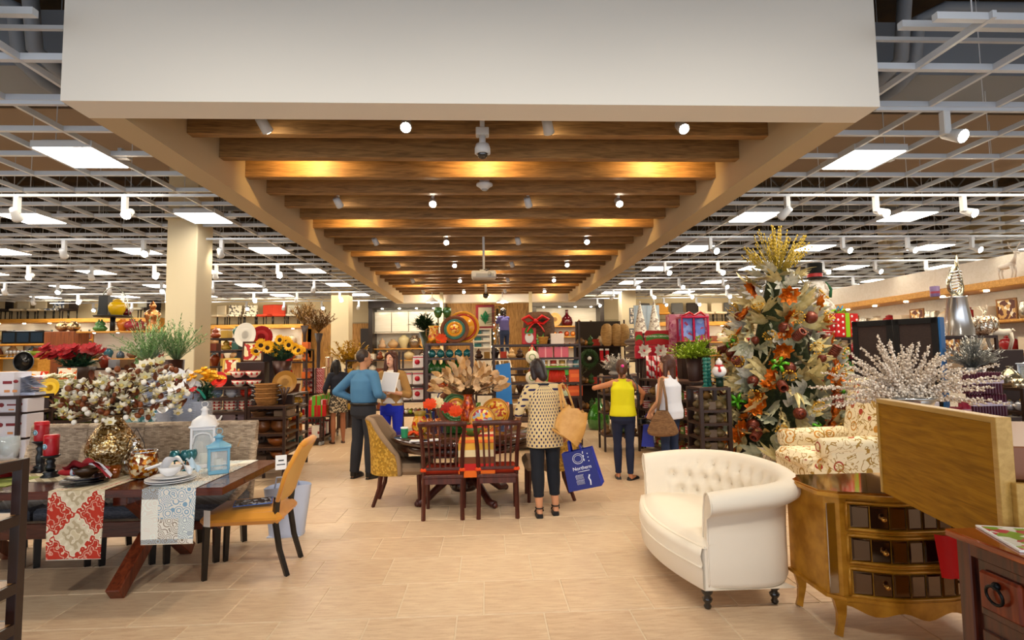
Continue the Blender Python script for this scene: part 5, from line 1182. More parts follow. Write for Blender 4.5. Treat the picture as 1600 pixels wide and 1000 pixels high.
p = at(205, 730, 4.50); t = T('mosaic_bottle', 'silver glass bottle with wire handle behind the amber jar', 'bottle', (p.x, 4.55, ZT)); MB(mat('silver_mosaic', 'a08868', .12, metal=.8, kind='flecks', c2='d8d4cc', c3='705030', scale=50)).lathe([(.05, 0), (.085, .02), (.10, .08), (.08, .16), (.035, .22), (.028, .26), (.034, .28), (.02, .28)], 24).bd('bottle_body', t); MB(C('3a3028')).tube([(-.1, 0, .08), (-.06, .0, .25), (0, 0, .36), (.06, 0, .25), (.1, 0, .08)], .004, 5).bd('handle', t)
p = at(217, 735, 4.32); t = T('mosaic_hurricane', 'amber and silver mosaic glass candle jar on the red runner', 'candle holder', (p.x, 4.38, ZT + .004)); MB(m_mos2).lathe([(.05, 0), (.085, .015), (.098, .06), (.098, .13), (.088, .18), (.09, .20), (.082, .20), (.09, .12), (.09, .05), (0, .02)], 28).bd('jar_body', t); MB(Cm('d0d4d8')).tube([(.088 * cos(a * pi / 12), .088 * sin(a * pi / 12), .20) for a in range(24)], .005, 6, closed=True).bd('rim', t)
for px, Y, z0, lab in ((64, 4.75, .25, 'taller black turned candle holder with a red candle, far left of the trestle table'), (80, 4.5, .17, 'shorter black turned candle holder with a red candle, beside the taller one')):
    p = at(px, 700, Y); t = T('candle_holder', lab, 'candle holder', (p.x, Y, ZT)); n_ = z0 / .25
    MB(C('14161c', .3)).lathe([(.06, 0), (.062, .01), (.04, .025), (.05, .04), (.028, .055), (.03, .07 * n_), (.034, .12 * n_), (.024, .16 * n_), (.034, .19 * n_), (.022, .21 * n_), (.045, z0 - .02), (.062, z0 - .008), (.062, z0), (0, z0)], 20).bd('pillar', t)
    c_ = T('candle', 'red candle with a pale blue snowman badge on the ' + ('taller' if n_ > .9 else 'shorter') + ' black holder', 'candle', (p.x, Y, ZT + z0 + .001)); MB(mat('red_wax_lamp', 'a80e1c', .35)).lathe([(.048, 0), (.05, .01), (.05, .15), (.042, .155), (0, .15)], 20).bd('wax', c_); MB(mat('red_candle_rim', 'c81a24', .3)).lathe([(.0505, .13), (.052, .15), (.045, .158)], 20).bd('rim', c_)
    MB(C('9fd0e4')).ball((-.012, -.046, .07), 1, 12, 8, (.02, .009, .024)).bd('badge', c_); MB(C('1a2430')).tube([(-.012 + .012 * cos(a * pi / 5), -.056, .07 + .016 * sin(a * pi / 5)) for a in range(10)], .002, 4, closed=True).bd('snowman_outline', c_)
p = on(147, 752); P1 = Vector((p.x, 4.22, ZT + .004))
stack(p_plate('14161c', .15), 'dinner_plate', P1, 2, .014, 'black charger plate under the brown bowl on the red runner', 'plate', 'black plates on the red runner'); o = item(p_plate('1c2030', .125), 'salad_plate', P1 + Vector((0, 0, .030)), 'dark blue plate stacked under the brown bowl', 'plate')
item(p_bowl('3a2410', .085), 'bowl', P1 + Vector((0, 0, .046)), 'dark brown bowl holding the red napkin on the trestle table', 'bowl')
for k in range(2): pp_ = Vector((p.x - .02 + .11 * k, 4.38 + .02 * k, ZT + .004)); item(cachemesh(('amber_tumbler', 0), lambda: MB(mat('amber_glass', '8a4408', .08, metal=.4, coat=1)).lathe([(.026, 0), (.03, .004), (.043, .09), (.04, .09), (.028, .01)], 16)), 'tumbler', pp_, ('amber tumbler left of the brown bowl', 'amber tumbler behind the red napkin')[k], 'glass')
def napkin(loc, label, m, m2, s=1, seed=1):
    rg = random.Random(seed); t = T('napkin', label, 'napkin', loc)
    def fold(ph, L, wd): return lambda u, v: ((u - .5) * L, (v - .5) * wd + .02 * sin(7 * u + ph), .03 + .05 * sin(pi * u) * (.6 + .4 * sin(9 * v + ph)) - .05 * abs(u - .5) * 2 * v + .012 * sin(13 * u + ph * 2 + 6 * v))
    MB(m).surf(fold(rg.random() * 6, .26 * s, .11 * s), 18, 12).bd('cloth', t); MB(m2).surf(lambda u, v: (.05 + .12 * u * s, -.05 + .06 * v * s, .05 - .10 * u * u + .012 * sin(9 * v)), 12, 8).bd('cloth_tail', t)
    return t
napkin(P1 + Vector((.02, -.03, .10)), 'rumpled red napkin with blue and cream stripes in the brown bowl', C('8c1420', .8), mat('striped_napkin', 'c8ccd8', .8, kind='diag', c2='8c1420', scale=9), 1.1, 3)
item(cachemesh(('red_roll', 0), lambda: MB(C('a01018', .7)).ball((0, 0, 0), 1, 14, 8, (.075, .03, .026)).use(C('b8c4d4')).tube([(.03, -.0, -.0), (.045, 0, 0)], [.03, .03], 12)), 'napkin_roll', P1 + Vector((-.11, -.02, .088)), 'rolled red napkin with pale ring left of the brown bowl', 'napkin')
p = on(272, 752); P2 = Vector((p.x, 4.2, ZT + .004))
stack(p_plate('e4e4e6', .165), 'charger_plate', P2, 2, .014, 'white scalloped plate on the patchwork runner', 'plate', 'white plates on the patchwork runner'); item(p_plate('ecebea', .13), 'salad_plate', P2 + Vector((0, 0, .03)), 'smaller white plate on top of the two larger ones, patchwork runner', 'plate'); item(p_bowl('f0efee', .08), 'bowl', P2 + Vector((-.01, 0, .046)), 'white footed bowl holding the white napkin', 'bowl')
t = T('napkin', 'white starched napkin fanned out over the white plates', 'napkin', P2 + Vector((.03, -.01, .10))); wn = C('f0f2f6', .85)
MB(wn).surf(lambda u, v: (-.09 + .22 * u, -.06 + .10 * v, -.02 + .13 * sin(pi * min(1, u * 1.1)) * (1 - .5 * v) + .018 * sin(10 * u + 5 * v)), 18, 12).bd('cloth', t); MB(wn).surf(lambda u, v: (-.20 + .16 * u, -.03 + .07 * v, .0 + .05 * u + .012 * sin(8 * v)), 12, 8).bd('cloth_tail', t); MB(C('a8c4dc', .8)).surf(lambda u, v: (.10 + .08 * u, -.05 + .08 * v, .07 - .09 * u + .01 * sin(9 * u + 7 * v)), 8, 8).bd('blue_fold', t)
for i, (px, dy) in enumerate(((273, .0), (290, .02), (300, .06))):
    p = at(px, 715, 4.62 + dy); item(p_stem('1c6a74', .16), 'goblet', (p.x, 4.62 + dy, ZT + .004), ('teal goblet behind the white napkin, left one', 'teal goblet behind the white napkin, middle one', 'teal goblet close to the white lantern')[i], 'glass')
def lantern(name, label, x, y, z, c, w, h, arch, dome, rz=0):
    t = T(name, label, 'lantern', (x, y, z), rz); m = C(c, .4); MB(m).box((0, 0, .015), (w * 1.08, w * 1.08, .03), .004).bd('base', t)
    for i in (-1, 1):
        for j in (-1, 1): MB(m).bx(i * w / 2 - .009, i * w / 2 + .009, j * w / 2 - .009, j * w / 2 + .009, .03, h, .002).bd('post', t)
    for k in range(4):
        mb = MB(m); mb.at((0, 0, 0), (0, 0, k * pi / 2))
        if arch: mb.tube([(-w / 2 + .01, -w / 2, h * .6)] + [(-(w / 2 - .018) * cos(a * pi / 8), -w / 2, h * .74 + .12 * h * sin(a * pi / 8)) for a in range(9)] + [(w / 2 - .01, -w / 2, h * .6)], .007, 5)
        else: mb.bar((-w / 2, -w / 2, h * .33), (w / 2, -w / 2, h * .33), .005, .005)
        mb.bx(-w / 2, w / 2, -w / 2 - .004, -w / 2 + .004, h - .022, h).bd('side_rail', t)
        g_ = MB(m_glass); g_.at((0, 0, 0), (0, 0, k * pi / 2)).bx(-w / 2 + .01, w / 2 - .01, -w / 2 + .008, -w / 2 + .010, .03, h - .02).bd('pane', t)
    MB(m).box((0, 0, h + .006), (w * 1.25, w * 1.25, .014), .003).bd('eaves', t)
    if dome: MB(m).lathe([(w * .62, h + .013), (w * .56, h + .05), (w * .3, h + .085), (w * .16, h + .095), (w * .14, h + .13), (w * .2, h + .14), (w * .05, h + .165), (0, h + .17)], 24).bd('roof', t)
    else: MB(m).tube([(0, 0, h + .01), (0, 0, h + .05)], [w * .7, w * .22], 4, sm=False).lathe([(w * .2, h + .05), (w * .2, h + .075), (w * .32, h + .08), (w * .08, h + .10), (0, h + .11)], 16).bd('roof', t)
    r0 = h + (.165 if dome else .105); MB(m).tube([(.025 * cos(a * pi / 6), 0, r0 + .02 + .025 * sin(a * pi / 6)) for a in range(12)], .003, 5, closed=True).bd('ring_handle', t)
    c_ = MB(C('f0ead8')).lathe([(.03, .031), (.03, .11), (0, .108)], 14).bd('candle', t); return t
p = at(318, 720, 4.78); lantern('lantern', 'white lantern with arched sides and domed roof on the trestle table', p.x, 4.78, ZT + .004, 'e0e0e2', .165, .335, True, True, rad_(20))
p = at(343, 737, 4.52); lantern('lantern', 'small pale blue lantern in front of the white lantern', p.x, 4.50, ZT + .004, '6fa8c4', .135, .20, False, False, rad_(28))
# ================================================================== FRONT LEFT METAL SHELF
xr = at(48, 700, 2.6).x; zs1 = [Zp(40, 968, 2.6), Zp(40, 905, 2.6), Zp(40, 800, 2.6), Zp(45, 715, 2.6)]
r1 = Rack('display_rack', 'bronze metal rack with wooden shelves cut by the left frame edge', (xr - .9, 1.95), (xr, 1.95), .65, zs1, post=.042, sh=mat('rack_top_oak', '9a6a38', .4, kind='wood', c2='b8884e', scale=16), thick=.045)
for i, (px, y) in enumerate(((6, 2.40), (24, 2.42), (42, 2.44), (10, 2.54), (30, 2.55))):
    q = at(px, 700, y); item(p_tumbler(), 'stemless_glass', (min(q.x, xr - .06), y, zs1[3] + .001), 'clear stemless glass on top of the bronze rack at the left edge', 'glass', 'stemless glasses on the left front rack')
t = T('mug', 'red footed mug with white snowflake on the second shelf of the left front rack', 'mug', (xr - .135, 2.47, zs1[2] + .001)); MB(C('a81420', .2)).lathe([(.03, 0), (.045, .01), (.05, .04), (.038, .06), (.052, .10), (.055, .135), (.05, .135), (.045, .09), (0, .05)], 20).bd('mug_body', t)
MB(C('8fa8d8', .2)).lathe([(.0555, .125), (.057, .136), (.05, .138)], 20).bd('rim', t); mb = MB(C('eef0f4')); 
for k in range(6): a = k * pi / 3; mb.bar((.03, -.046, .095), (.03 + .02 * cos(a), -.043, .095 + .02 * sin(a)), .003, .004)
mb.bd('snowflake', t)
stack(p_plate('b01420', .11, '3f8a3a'), 'salad_plate', (xr - .10, 2.4, zs1[0]), 4, .012, 'red and green plate stacked on the lowest shelf of the left front rack', 'plate', 'red and green plates on the low shelf')
item(p_plate('d8ece8', .11), 'round_plate', (xr - .2, 2.42, zs1[1] + .11), 'white plate with teal rim standing on the third shelf of the left front rack', 'plate', rot=(rad_(85), 0, 0)); bpy.data.objects['round_plate'].name = 'dinner_plate'
stack(p_plate('8c1018', .12, '5a8a3a'), 'salad_plate', (on(10, 745).x, 4.55, ZT + .004), 3, .012, 'red plate with green centre at the left end of the trestle table', 'plate', 'red plates at the table end'); napkin((on(28, 745).x, 4.42, ZT + .04), 'green napkin at the left end of the trestle table', C('7a9440', .8), C('8aa450', .8), 1, 8)
# ================================================================== ROUND TABLE SETTING (top z .771)
RTC = Vector((-.29, 6.64, .771))
def ontop(px, Y): q = at(px, 600, Y); return Vector((q.x, Y, .771))
m_sunf = mat('sunflower_print', 'e0a020', .3, kind='flecks', c2='b03a1c', c3='e8c860', scale=38)
def charger(name, label, p, R, cols, tilt=14, rz=0, thick=.02):
    t = T(name, label, 'plate', p, 0, rot=(rad_(90 - tilt), 0, rad_(rz)))
    for i, (f, c) in enumerate(cols):
        m = c if isinstance(c, bpy.types.Material) else C(c, .2); r = R * f; f2 = cols[i + 1][0] * R if i + 1 < len(cols) else 0
        MB(m).at((0, R, 0)).lathe([(r * .96, .0 + .002 * i), (r, .006 + .002 * i), (r * .98, .014 + .002 * i), (f2 * .99, .008 + .002 * i), (f2 * .99, 0)] if f2 else [(r, .002 * i), (r, .012 + .002 * i), (0, .008 + .002 * i)], 36).bd(('rim', 'band', 'well', 'centre')[min(3, i)], t)
    return t
charger('charger_plate', 'large brown wicker charger with green and yellow plates, standing on the round table', ontop(712, 7.08), .26, [(1, mat('brown_wicker_ring', '5a2e1a', .7, kind='weave', c2='7a4628', scale=12)), (.72, '3a6a3c'), (.56, '5c8450'), (.46, 'd8901c'), (.30, m_sunf)])
charger('charger_plate', 'oval gold platter with sunflower print, standing right on the round table', ontop(772, 7.02), .19, [(1, 'b87818'), (.86, 'd09828'), (.76, m_sunf)], 16, -12)
charger('charger_plate', 'small teal plate standing between the two sunflower platters', ontop(747, 6.92), .13, [(1, '3c8480'), (.8, '5ca49a'), (.6, '2f7470')], 14)
charger('charger_plate', 'round gold rimmed platter with two sunflowers, in front on the round table', ontop(753, 6.55), .16, [(1, 'a86a1c'), (.88, 'c48828'), (.74, mat('sunflower_print_red', 'a02838', .3, kind='flecks', c2='e0a82c', c3='90a0b0', scale=30))], 16)
p = ontop(714, 6.62); stack(p_plate('2c6428', .17), 'dinner_plate', p, 9, .012, 'dark green plate in the stack on the round table', 'plate', 'green plate stack on the round table'); 
p = ontop(738, 6.30); item(p_bowl('486a2c', .13, 'c83a1c'), 'salad_bowl', p, 'green floral serving bowl in front of the gold rimmed platter', 'bowl')
p = ontop(656, 6.62); t = T('pitcher', 'gold and red floral pitcher at the left of the round table setting', 'pitcher', p); MB(mat('floral_pitcher', 'c8861c', .25, kind='flecks', c2='b02c14', c3='e0b850', scale=26)).lathe([(.06, 0), (.085, .02), (.10, .09), (.08, .17), (.06, .21), (.075, .26), (.066, .26), (.05, .2)], 20).bd('pitcher_body', t); MB(C('7a5a18')).tube([(.06, 0, .23), (.12, 0, .22), (.13, 0, .14), (.09, 0, .08)], .01, 6).bd('handle', t); MB(C('8a7020')).lathe([(.061, .205), (.077, .26), (.068, .262)], 20).bd('collar', t)
napkin(ontop(646, 6.35) + Vector((0, 0, -.01)), 'orange napkin hanging beside the floral pitcher', C('d8480c', .8), C('c03c08', .8), .8, 5)
for i, px in enumerate((671, 684)): item(p_stem('a85a28', .19), 'goblet', ontop(px, 6.45), ('amber lustre goblet left of the green plates', 'second amber lustre goblet touching the green plates')[i], 'glass')
for i, px in enumerate((747, 762, 776, 791)): item(p_stem(('5a7a30', '4a7440', 'c06a1c', 'a8501c')[i], .30), 'goblet', ontop(px, 7.25), ('green tall goblet nearest the copper vase', 'green tall goblet second from the copper vase', 'amber tall goblet third from the copper vase', 'amber tall goblet nearest the polka dot shopper')[i], 'glass')
p = ontop(632, 6.30); t = T('paper_cup', 'green and white cup on the left side of the round table', 'cup', p); MB(C('2c8c5c')).lathe([(.036, 0), (.042, .1)], 16).bd('cup_body', t); MB(C('e8e8e0')).lathe([(.043, .1), (.045, .115), (.03, .118), (0, .118)], 16).bd('lid', t)
for i, (px, Y) in enumerate(((655, 6.0), (672, 6.02))): t = T('booklet', ('open white booklet in front of the floral pitcher', 'white booklet lying behind the left slat back chair')[i], 'booklet', ontop(px, Y), rad_(20 * i)); MB(m_paper).bx(-.10, .10, -.07, .07, 0, .006).bd('pages', t); MB(C('3a5cb8')).bx(-.10, .10, -.07, -.055, .006, .007).bd('cover_strip', t)
# orange flowers lying on the table and the copper vase of dried leaves
fo = [mat('orange_petal', 'd84408', .6), mat('red_petal', 'a81808', .6)]
for i, (px, py, Y) in enumerate(((672, 634, 6.62), (700, 640, 6.55), (712, 645, 6.5), (683, 632, 6.7))):
    q = at(px, py, Y); t = T('dahlia', ('orange dahlia above the amber goblets', 'deep red silk flower on the green plates', 'orange dahlia hanging over the front of the green plates', 'cream silk flower between the orange ones')[i], 'flower', q); mb = MB()
    m_ = (fo[0], fo[1], fo[0], C('e0cfa0', .7))[i]
    for L_, n_ in ((.095, 14), (.075, 12), (.05, 9)): blossom(mb, (0, 0, .0), L_, m_, n_, (0, -.75, .6), random.Random(i + n_), .35 + .4 * (.095 - L_) / .045)
    mb.bd('petals', t); MB(C('5a8030')).tube([(0, 0, 0), (.01, .04, -(q.z - .90) * .5), (.02, .06, -(q.z - .885))], .004, 5).bd('stem', t)
p = ontop(731, 6.98); t = T('copper_vase', 'orange copper glass vase holding dried leaves on the round table', 'vase', p); MB(mat('copper_glass', 'b83c08', .12, metal=.4, coat=1, kind='flecks', c2='d86a18', c3='8c2404', scale=40)).lathe([(.06, 0), (.08, .01), (.1, .12), (.085, .28), (.05, .38), (.07, .43), (.06, .43)], 24).bd('vase_body', t)
dq = T('bouquet', 'wide bouquet of dried tan leaves and paper roses above the round table', 'bouquet', (p.x, p.y, .771 + .40)); rg = random.Random(9)
m_dry = [mat('dried_leaf_tan', 'a87c48', .7, kind='noise', c2='c49a62', scale=16), mat('dried_leaf_pale', 'd0ab7c', .7, kind='noise', c2='dcbd92', scale=16)]
lf = [MB(m).leaf((0, 0, 0), (0, 0, 1), .15, .075, up=(0, 1, 0), n=4).mesh('dried_leaf') for m in m_dry]
rs = MB(); 
for L_, n_ in ((.07, 7), (.05, 5)): blossom(rs, (0, 0, 0), L_, m_dry[1], n_, (0, -.8, .4), rg, .6)
rs = rs.mesh('paper_rose'); sm_ = MB(C('6a5030'))
for i in range(125):
    a = rg.uniform(-1.45, 1.45); r = rg.uniform(.25, 1); x = sin(a) * r * .44; z = cos(a) * r * .36 + .02 + .05 * rg.random(); y = rg.uniform(-.22, .16)
    rose = rg.random() < .28 and y < 0; o = bpy.data.objects.new('paper_rose' if rose else 'dried_leaf', rs if rose else lf[i % 2]); COL.objects.link(o); o.parent = dq; o.location = (x, y, z); o.rotation_euler = (rg.uniform(-.6, .6), a * 1.0 + rg.uniform(-.5, .5), rg.uniform(-.6, .6)); s_ = rg.uniform(.7, 1.1); o.scale = (s_,) * 3
    sm_.tube([(0, 0, 0), (x * .5, y * .5, z * .6), (x, y, z)], .004, 3)
sm_.bd('stems', dq, kind='stuff')
# ================================================================== GOLD TREE
TR = Vector((at(1216, 500, 7.9).x, 7.9, 0)); tr = T('christmas_tree', 'tall artificial tree covered in champagne leaves and copper flowers', 'christmas tree', TR)
mcore = mat('tree_needles', '1c2a14', .8, kind='noise', c2='3a4422', scale=30); mb = MB(mcore); rg = random.Random(3)
ZB_, ZTT = .25, 3.25
def rad(z): return .88 * (1 - (z - ZB_) / (ZTT - ZB_)) ** .8 + .14
A0 = rad_(-115)
def zf_(t, lo=.3, hi=2.75): return lo + (hi - lo) * (1 - (1 - t) ** .62)
def aa(i, k=.61803): return A0 + rad_(125) * (2 * ((i * k) % 1) - 1)
MB(C('3a2818')).cyl((0, 0, 0), (0, 0, 2.9), .05, .02).bd('trunk', tr); MB(C('2a2018')).lathe([(.35, 0), (.35, .03), (.05, .08)], 16).bd('stand', tr)
for i in range(2600):
    z = ZB_ + (ZTT - ZB_) * rg.random() ** 1.3; a = rg.uniform(0, 2 * pi); r = rad(z) * rg.uniform(.3, .85); mb.leaf((r * cos(a), r * sin(a), z), (cos(a), sin(a), rg.uniform(-.5, .5)), .16, .018, n=1)
mb.bd('needles', tr, kind='stuff')
MB(mcore).lathe([(.6, ZB_ + .1), (.4, 1.6), (.1, 2.9)], 16).bd('inner_boughs', tr)
ML = [mat('champagne_leaf', 'b8a970', .45, metal=.15, kind='noise', c2='d6ca9c', scale=14), mat('sage_leaf', '9aa088', .5, metal=.1, kind='noise', c2='c0c4ac', scale=14), mat('pale_gold_leaf', 'c4b078', .45, metal=.3, kind='noise', c2='dccf9c', scale=14), mat('silver_leaf', 'b8bab0', .4, metal=.3, kind='noise', c2='dcdcd4', scale=14)]
def sprig(m, seed):
    q = MB(m); r2 = random.Random(seed)
    for k, (a, l) in enumerate(((0, .30), (.55, .24), (-.55, .24), (1.0, .17), (-1.0, .17))): q.leaf((0, 0, 0), (sin(a) * .8, 0, cos(a)), l * r2.uniform(.9, 1.1), .085, up=(0, 1, 0), curl=.22, n=4)
    return q.mesh('leaf_sprig')
SP = [sprig(m, i) for i, m in enumerate(ML)]
def put_out(me, nm, z, a, off, s, tw=0, par=tr):
    r = rad(z) + off; d = Vector((cos(a), sin(a), .25)); o = bpy.data.objects.new(nm, me); COL.objects.link(o); o.parent = par; o.location = (r * cos(a), r * sin(a), z)
    o.rotation_euler = (d.to_track_quat('Z', 'Y') @ Euler((rg.uniform(-.9, .9), rg.uniform(-.7, .7), tw)).to_quaternion()).to_euler(); o.scale = (s,) * 3; return o
for i in range(265):
    put_out(SP[rg.randrange(4)], 'leaf_sprig', zf_((i + .5) / 265) + rg.uniform(-.04, .04), aa(i), -.14 + rg.uniform(0, .1), rg.uniform(.85, 1.2), rg.uniform(-3, 3))
m_cop = mat('copper_foil', 'b8560c', .3, metal=.6, kind='noise', c2='e07c1c', scale=40); m_brn = mat('bronze_mesh', '4a1c10', .35, metal=.3, kind='stripes', c2='7a3420', scale=20)
q = MB()
for L_, n_ in ((.14, 8), (.10, 7), (.06, 6)): blossom(q, (0, 0, 0), L_, m_cop, n_, (0, 0, 1), rg, .25 + (.14 - L_) * 6)
po = q.mesh('copper_poinsettia'); bl = MB(m_brn).ball((0, 0, .04), .085, 14, 10).mesh('bronze_ball'); gb = MB(mat('lime_ribbon', '4c9c1c', .3, metal=.2))
for k in range(5): a = k * 1.256; gb.tube([(0, 0, 0), (.07 * cos(a), .07 * sin(a), .07), (.12 * cos(a), .12 * sin(a), .03), (.06 * cos(a + .4), .06 * sin(a + .4), -.01)], .022, 6, flat=.4)
gb = gb.mesh('lime_bow'); rbm = MB(m_brn)
for k in range(6): rbm.tube([(.055 * cos(a * pi / 6), .055 * sin(a * pi / 6), .03 * k) for a in range(12)], .018, 6, closed=True)
rbm = rbm.mesh('ribbon_coil'); q = MB(mat('gold_glitter', 'c89a30', .3, metal=.6))
for k in range(12): a = k * 2.4; q.tube([(0, 0, 0), (.05 * cos(a), .05 * sin(a), .08), (.08 * cos(a), .08 * sin(a), .12)], .003, 4).ball((.08 * cos(a), .08 * sin(a), .12), .014, 6, 4)
gs = q.mesh('gold_berries')
for i in range(54): put_out(po, 'copper_poinsettia', zf_((i + .5) / 54), aa(i + .4, .7549), .05, rg.uniform(.75, 1.1))
for i in range(24): put_out(bl, 'bronze_ball', .4 + 1.9 * i / 24, aa(i + .2, .5698), .02, rg.uniform(.7, 1.1))
for i in range(9): put_out(gb, 'lime_bow', .5 + 1.5 * i / 9, aa(i + .5, .3819), .08, 1)
for i in range(12): put_out(rbm, 'ribbon_coil', .5 + 1.5 * i / 12, aa(i, .4142), .06, .9)
for i in range(30): put_out(gs, 'gold_berries', .5 + 2.0 * i / 30, aa(i, .8228), .07, 1)
q = MB(mat('gold_stem', 'a8902c', .4, metal=.4)); 
for i in range(95):
    a = rg.uniform(0, 2 * pi); sp = rg.random() ** .6 * .85; d = Vector((cos(a) * sp, sin(a) * sp * .8, .9)).normalized(); l = rg.uniform(.45, .85); b0 = Vector((0, 0, 2.72)); e = b0 + d * l - Vector((0, 0, .12 * sp * sp)); q.tube([b0, b0 + d * l * .5, e], .005, 4)
    for k in range(4): q.ball(e - d * .055 * k + Vector((rg.uniform(-.012, .012), 0, 0)), 1, 6, 4, (.012, .012, .02))
q.bd('gold_bud_sprays', tr, kind='stuff')
for i in range(26): put_out(SP[(0, 2, 3)[i % 3]], 'leaf_sprig', 2.6 + .012 * i, i * 2.4, -.05, .85)
# ================================================================== SILVER BEADED SPRAY on the dresser
dp = Vector((2.70, 3.44, .833)); t = T('silver_bowl', 'footed silver bowl on the gold dresser holding the beaded spray', 'bowl', dp)
MB(Cm('c8c8c4', .12)).lathe([(.09, 0), (.09, .015), (.03, .05), (.025, .30), (.05, .36), (.13, .44), (.165, .52), (.16, .53), (.14, .50), (0, .42)], 28).bd('bowl_body', t); MB(Cm('b8b8b4', .2)).tube([(.165 * cos(a * pi / 16), .165 * sin(a * pi / 16), .525) for a in range(32)], .012, 8, closed=True).bd('rolled_rim', t)
bs = T('beaded_spray', 'frosty silver beaded branches fanning out of the silver bowl', 'dried flowers', dp + Vector((0, 0, .50))); rg = random.Random(12)
m_bead = [mat('silver_bead', 'c8b8a4', .2, metal=.25), mat('pearl_bead', 'f0e2d0', .25)]
for i in range(56):
    f = i / 55; a = rad_(-86 + 172 * f) + rg.uniform(-.06, .06); dep = rg.uniform(-1, .7); L = .50 + .12 * abs(sin(a)) ** 2 + rg.uniform(-.10, .02) - .10 * cos(a) * rg.random(); up = cos(a); d = Vector((sin(a) * 1.0, dep * .45, up * .85 + .10)); pts = [d * L * tt - Vector((0, 0, .14 * tt * tt * abs(sin(a)))) for tt in (0, .25, .5, .75, 1)]
    q = MB(m_bead[0]).tube(pts, .003, 4)
    for k in range(26):
        tt = .12 + .88 * k / 26; j = min(3, int(tt * 4)); pc = pts[j].lerp(pts[j + 1], tt * 4 - j); w_ = .022 * (1 - tt * .65)
        for h_ in range(3): q.use(m_bead[(k + h_) % 2]).ball(pc + Vector((rg.uniform(-w_, w_), rg.uniform(-w_, w_), rg.uniform(-w_, w_))), 0.0088 * (1.15 - .5 * tt), 5, 3)
    q.bd('beaded_branch', bs)
# ================================================================== LEFT MERCHANDISE
RED, ORG, YEL, GRN, OLV = 'b01818', 'd8560c', 'e0a81c', '4a8a2c', '7c8a1c'
# --- display table with white plates behind the woven chairs
YT = 6.3; a, b = XY(186, YT), XY(330, YT); zl = Zp(270, 668, 6.2); zh = Zp(215, 637, YT)
T1 = Rack('display_table', 'two level brown display table of white plates behind the woven chairs', (a[0], YT - .25), (b[0], YT - .25), .75, [zl], thick=.04, cat='display table', mt=m_rack)
xh = XY(262, YT)[0]; t = T('display_riser', 'brown raised wooden ledge carrying the tall plate stacks', 'display stand', (a[0] + .02, YT, 0)); MB(m_rackw).bx(0, xh - a[0], .0, .45, zh - .03, zh, .004).bd('board', t)
for x in (.02, xh - a[0] - .03):
    for y in (.03, .42): MB(m_rack).bx(x - .015, x + .015, y - .015, y + .015, zl + .001, zh - .03).bd('post', t)
def PP(px, Y, z): q = at(px, 600, Y); return (q.x, Y, z)
WP = p_plate('c4cbdc', .15); WPs = p_plate('ccd2e0', .12)
stack(WP, 'dinner_plate', PP(205, YT + .2, zh), 5, .012, 'white oval platter in the low stack on the raised ledge', 'plate', 'low platter stack on the ledge')
stack(WP, 'dinner_plate', PP(246, YT + .2, zh), 24, .0155, 'white dinner plate in the tall stack below the green grasses', 'plate', 'tall plate stack on the raised ledge')
for px, n, lb, gp in ((266, 26, 'white dinner plate in the stack under the holiday wreath plate', 'plate stack under the wreath plate'), (294, 27, 'white dinner plate in the stack under the red napkin', 'plate stack under the red napkin'), (315, 20, 'white dinner plate in the stack right behind the white lantern', 'plate stack behind the white lantern')):
    stack(WPs if px > 300 else WP, 'dinner_plate', PP(px, YT + .02, zl), n, .0132, lb, 'plate', gp)
stack(p_plate('d4d8e2', .085), 'side_plate', PP(256, YT - .12, zl), 12, .013, 'small white plate in the short front stack by the woven chairs', 'plate', 'short stack of side plates')
m_wr = mat('wreath_print', 'e6e4e0', .3, kind='flecks', c2='b83030', c3='6a8a5a', scale=38)
def standplate(px, Y, z, r, label, c='dfe2e8', c2='e8e6e2', c3=None, tilt=12):
    q = at(px, 600, Y); return item(p_plate(c, r, c2, c3 or m_wr), 'dinner_plate', (q.x, Y, z + r * .98), label, 'plate', rot=(rad_(90 - tilt), 0, rad_(-10)))
zt = zl + 26 * .0132 + .006; standplate(275, YT - .02, zt + .02, .14, 'white plate with a holiday wreath print standing on the plate stack')
standplate(291, YT + .12, zt + .02, .13, 'plain white plate standing behind the wreath plate', c2='e4e4e8', c3='e4e4e8'); standplate(306, YT + .1, zt - .02, .085, 'small wreath print plate standing beside the yellow flowers')
standplate(258, YT - .2, zl + 12 * .013 + .01, .08, 'small white saucer standing on the short stack', c2='dfe2ea', c3='dfe2ea')
napkin(PP(300, YT - .05, zl + 27 * .0132 + .0), 'crimson napkin on top of the white plate stack', C('b01018', .8), C('108070', .8), .9, 6)
p = PP(178, YT - .1, zl); t = T('boxed_set', 'teal winter scene gift box with red corners behind the mosaic bottle', 'box', (PP(222, YT - .1, zl)[0], YT - .12, zl + .001)); MB(mat('winter_print', '2f6a6c', .4, kind='flecks', c2='8ab0b4', c3='d8dce0', scale=20)).bx(-.2, .17, 0, .04, 0, .19, .002).bd('box_body', t)
item(cachemesh(('teapot', 0), lambda: MB(C('e2e4ea', .15)).lathe([(.05, 0), (.07, .02), (.09, .07), (.07, .12), (.03, .13), (0, .14)], 18).tube([(.08, 0, .05), (.13, 0, .08), (.15, 0, .12)], [.016, .012, .008], 8)), 'teapot', PP(326, 6.2, zl), 'white cup beside the roof of the white lantern', 'teapot')
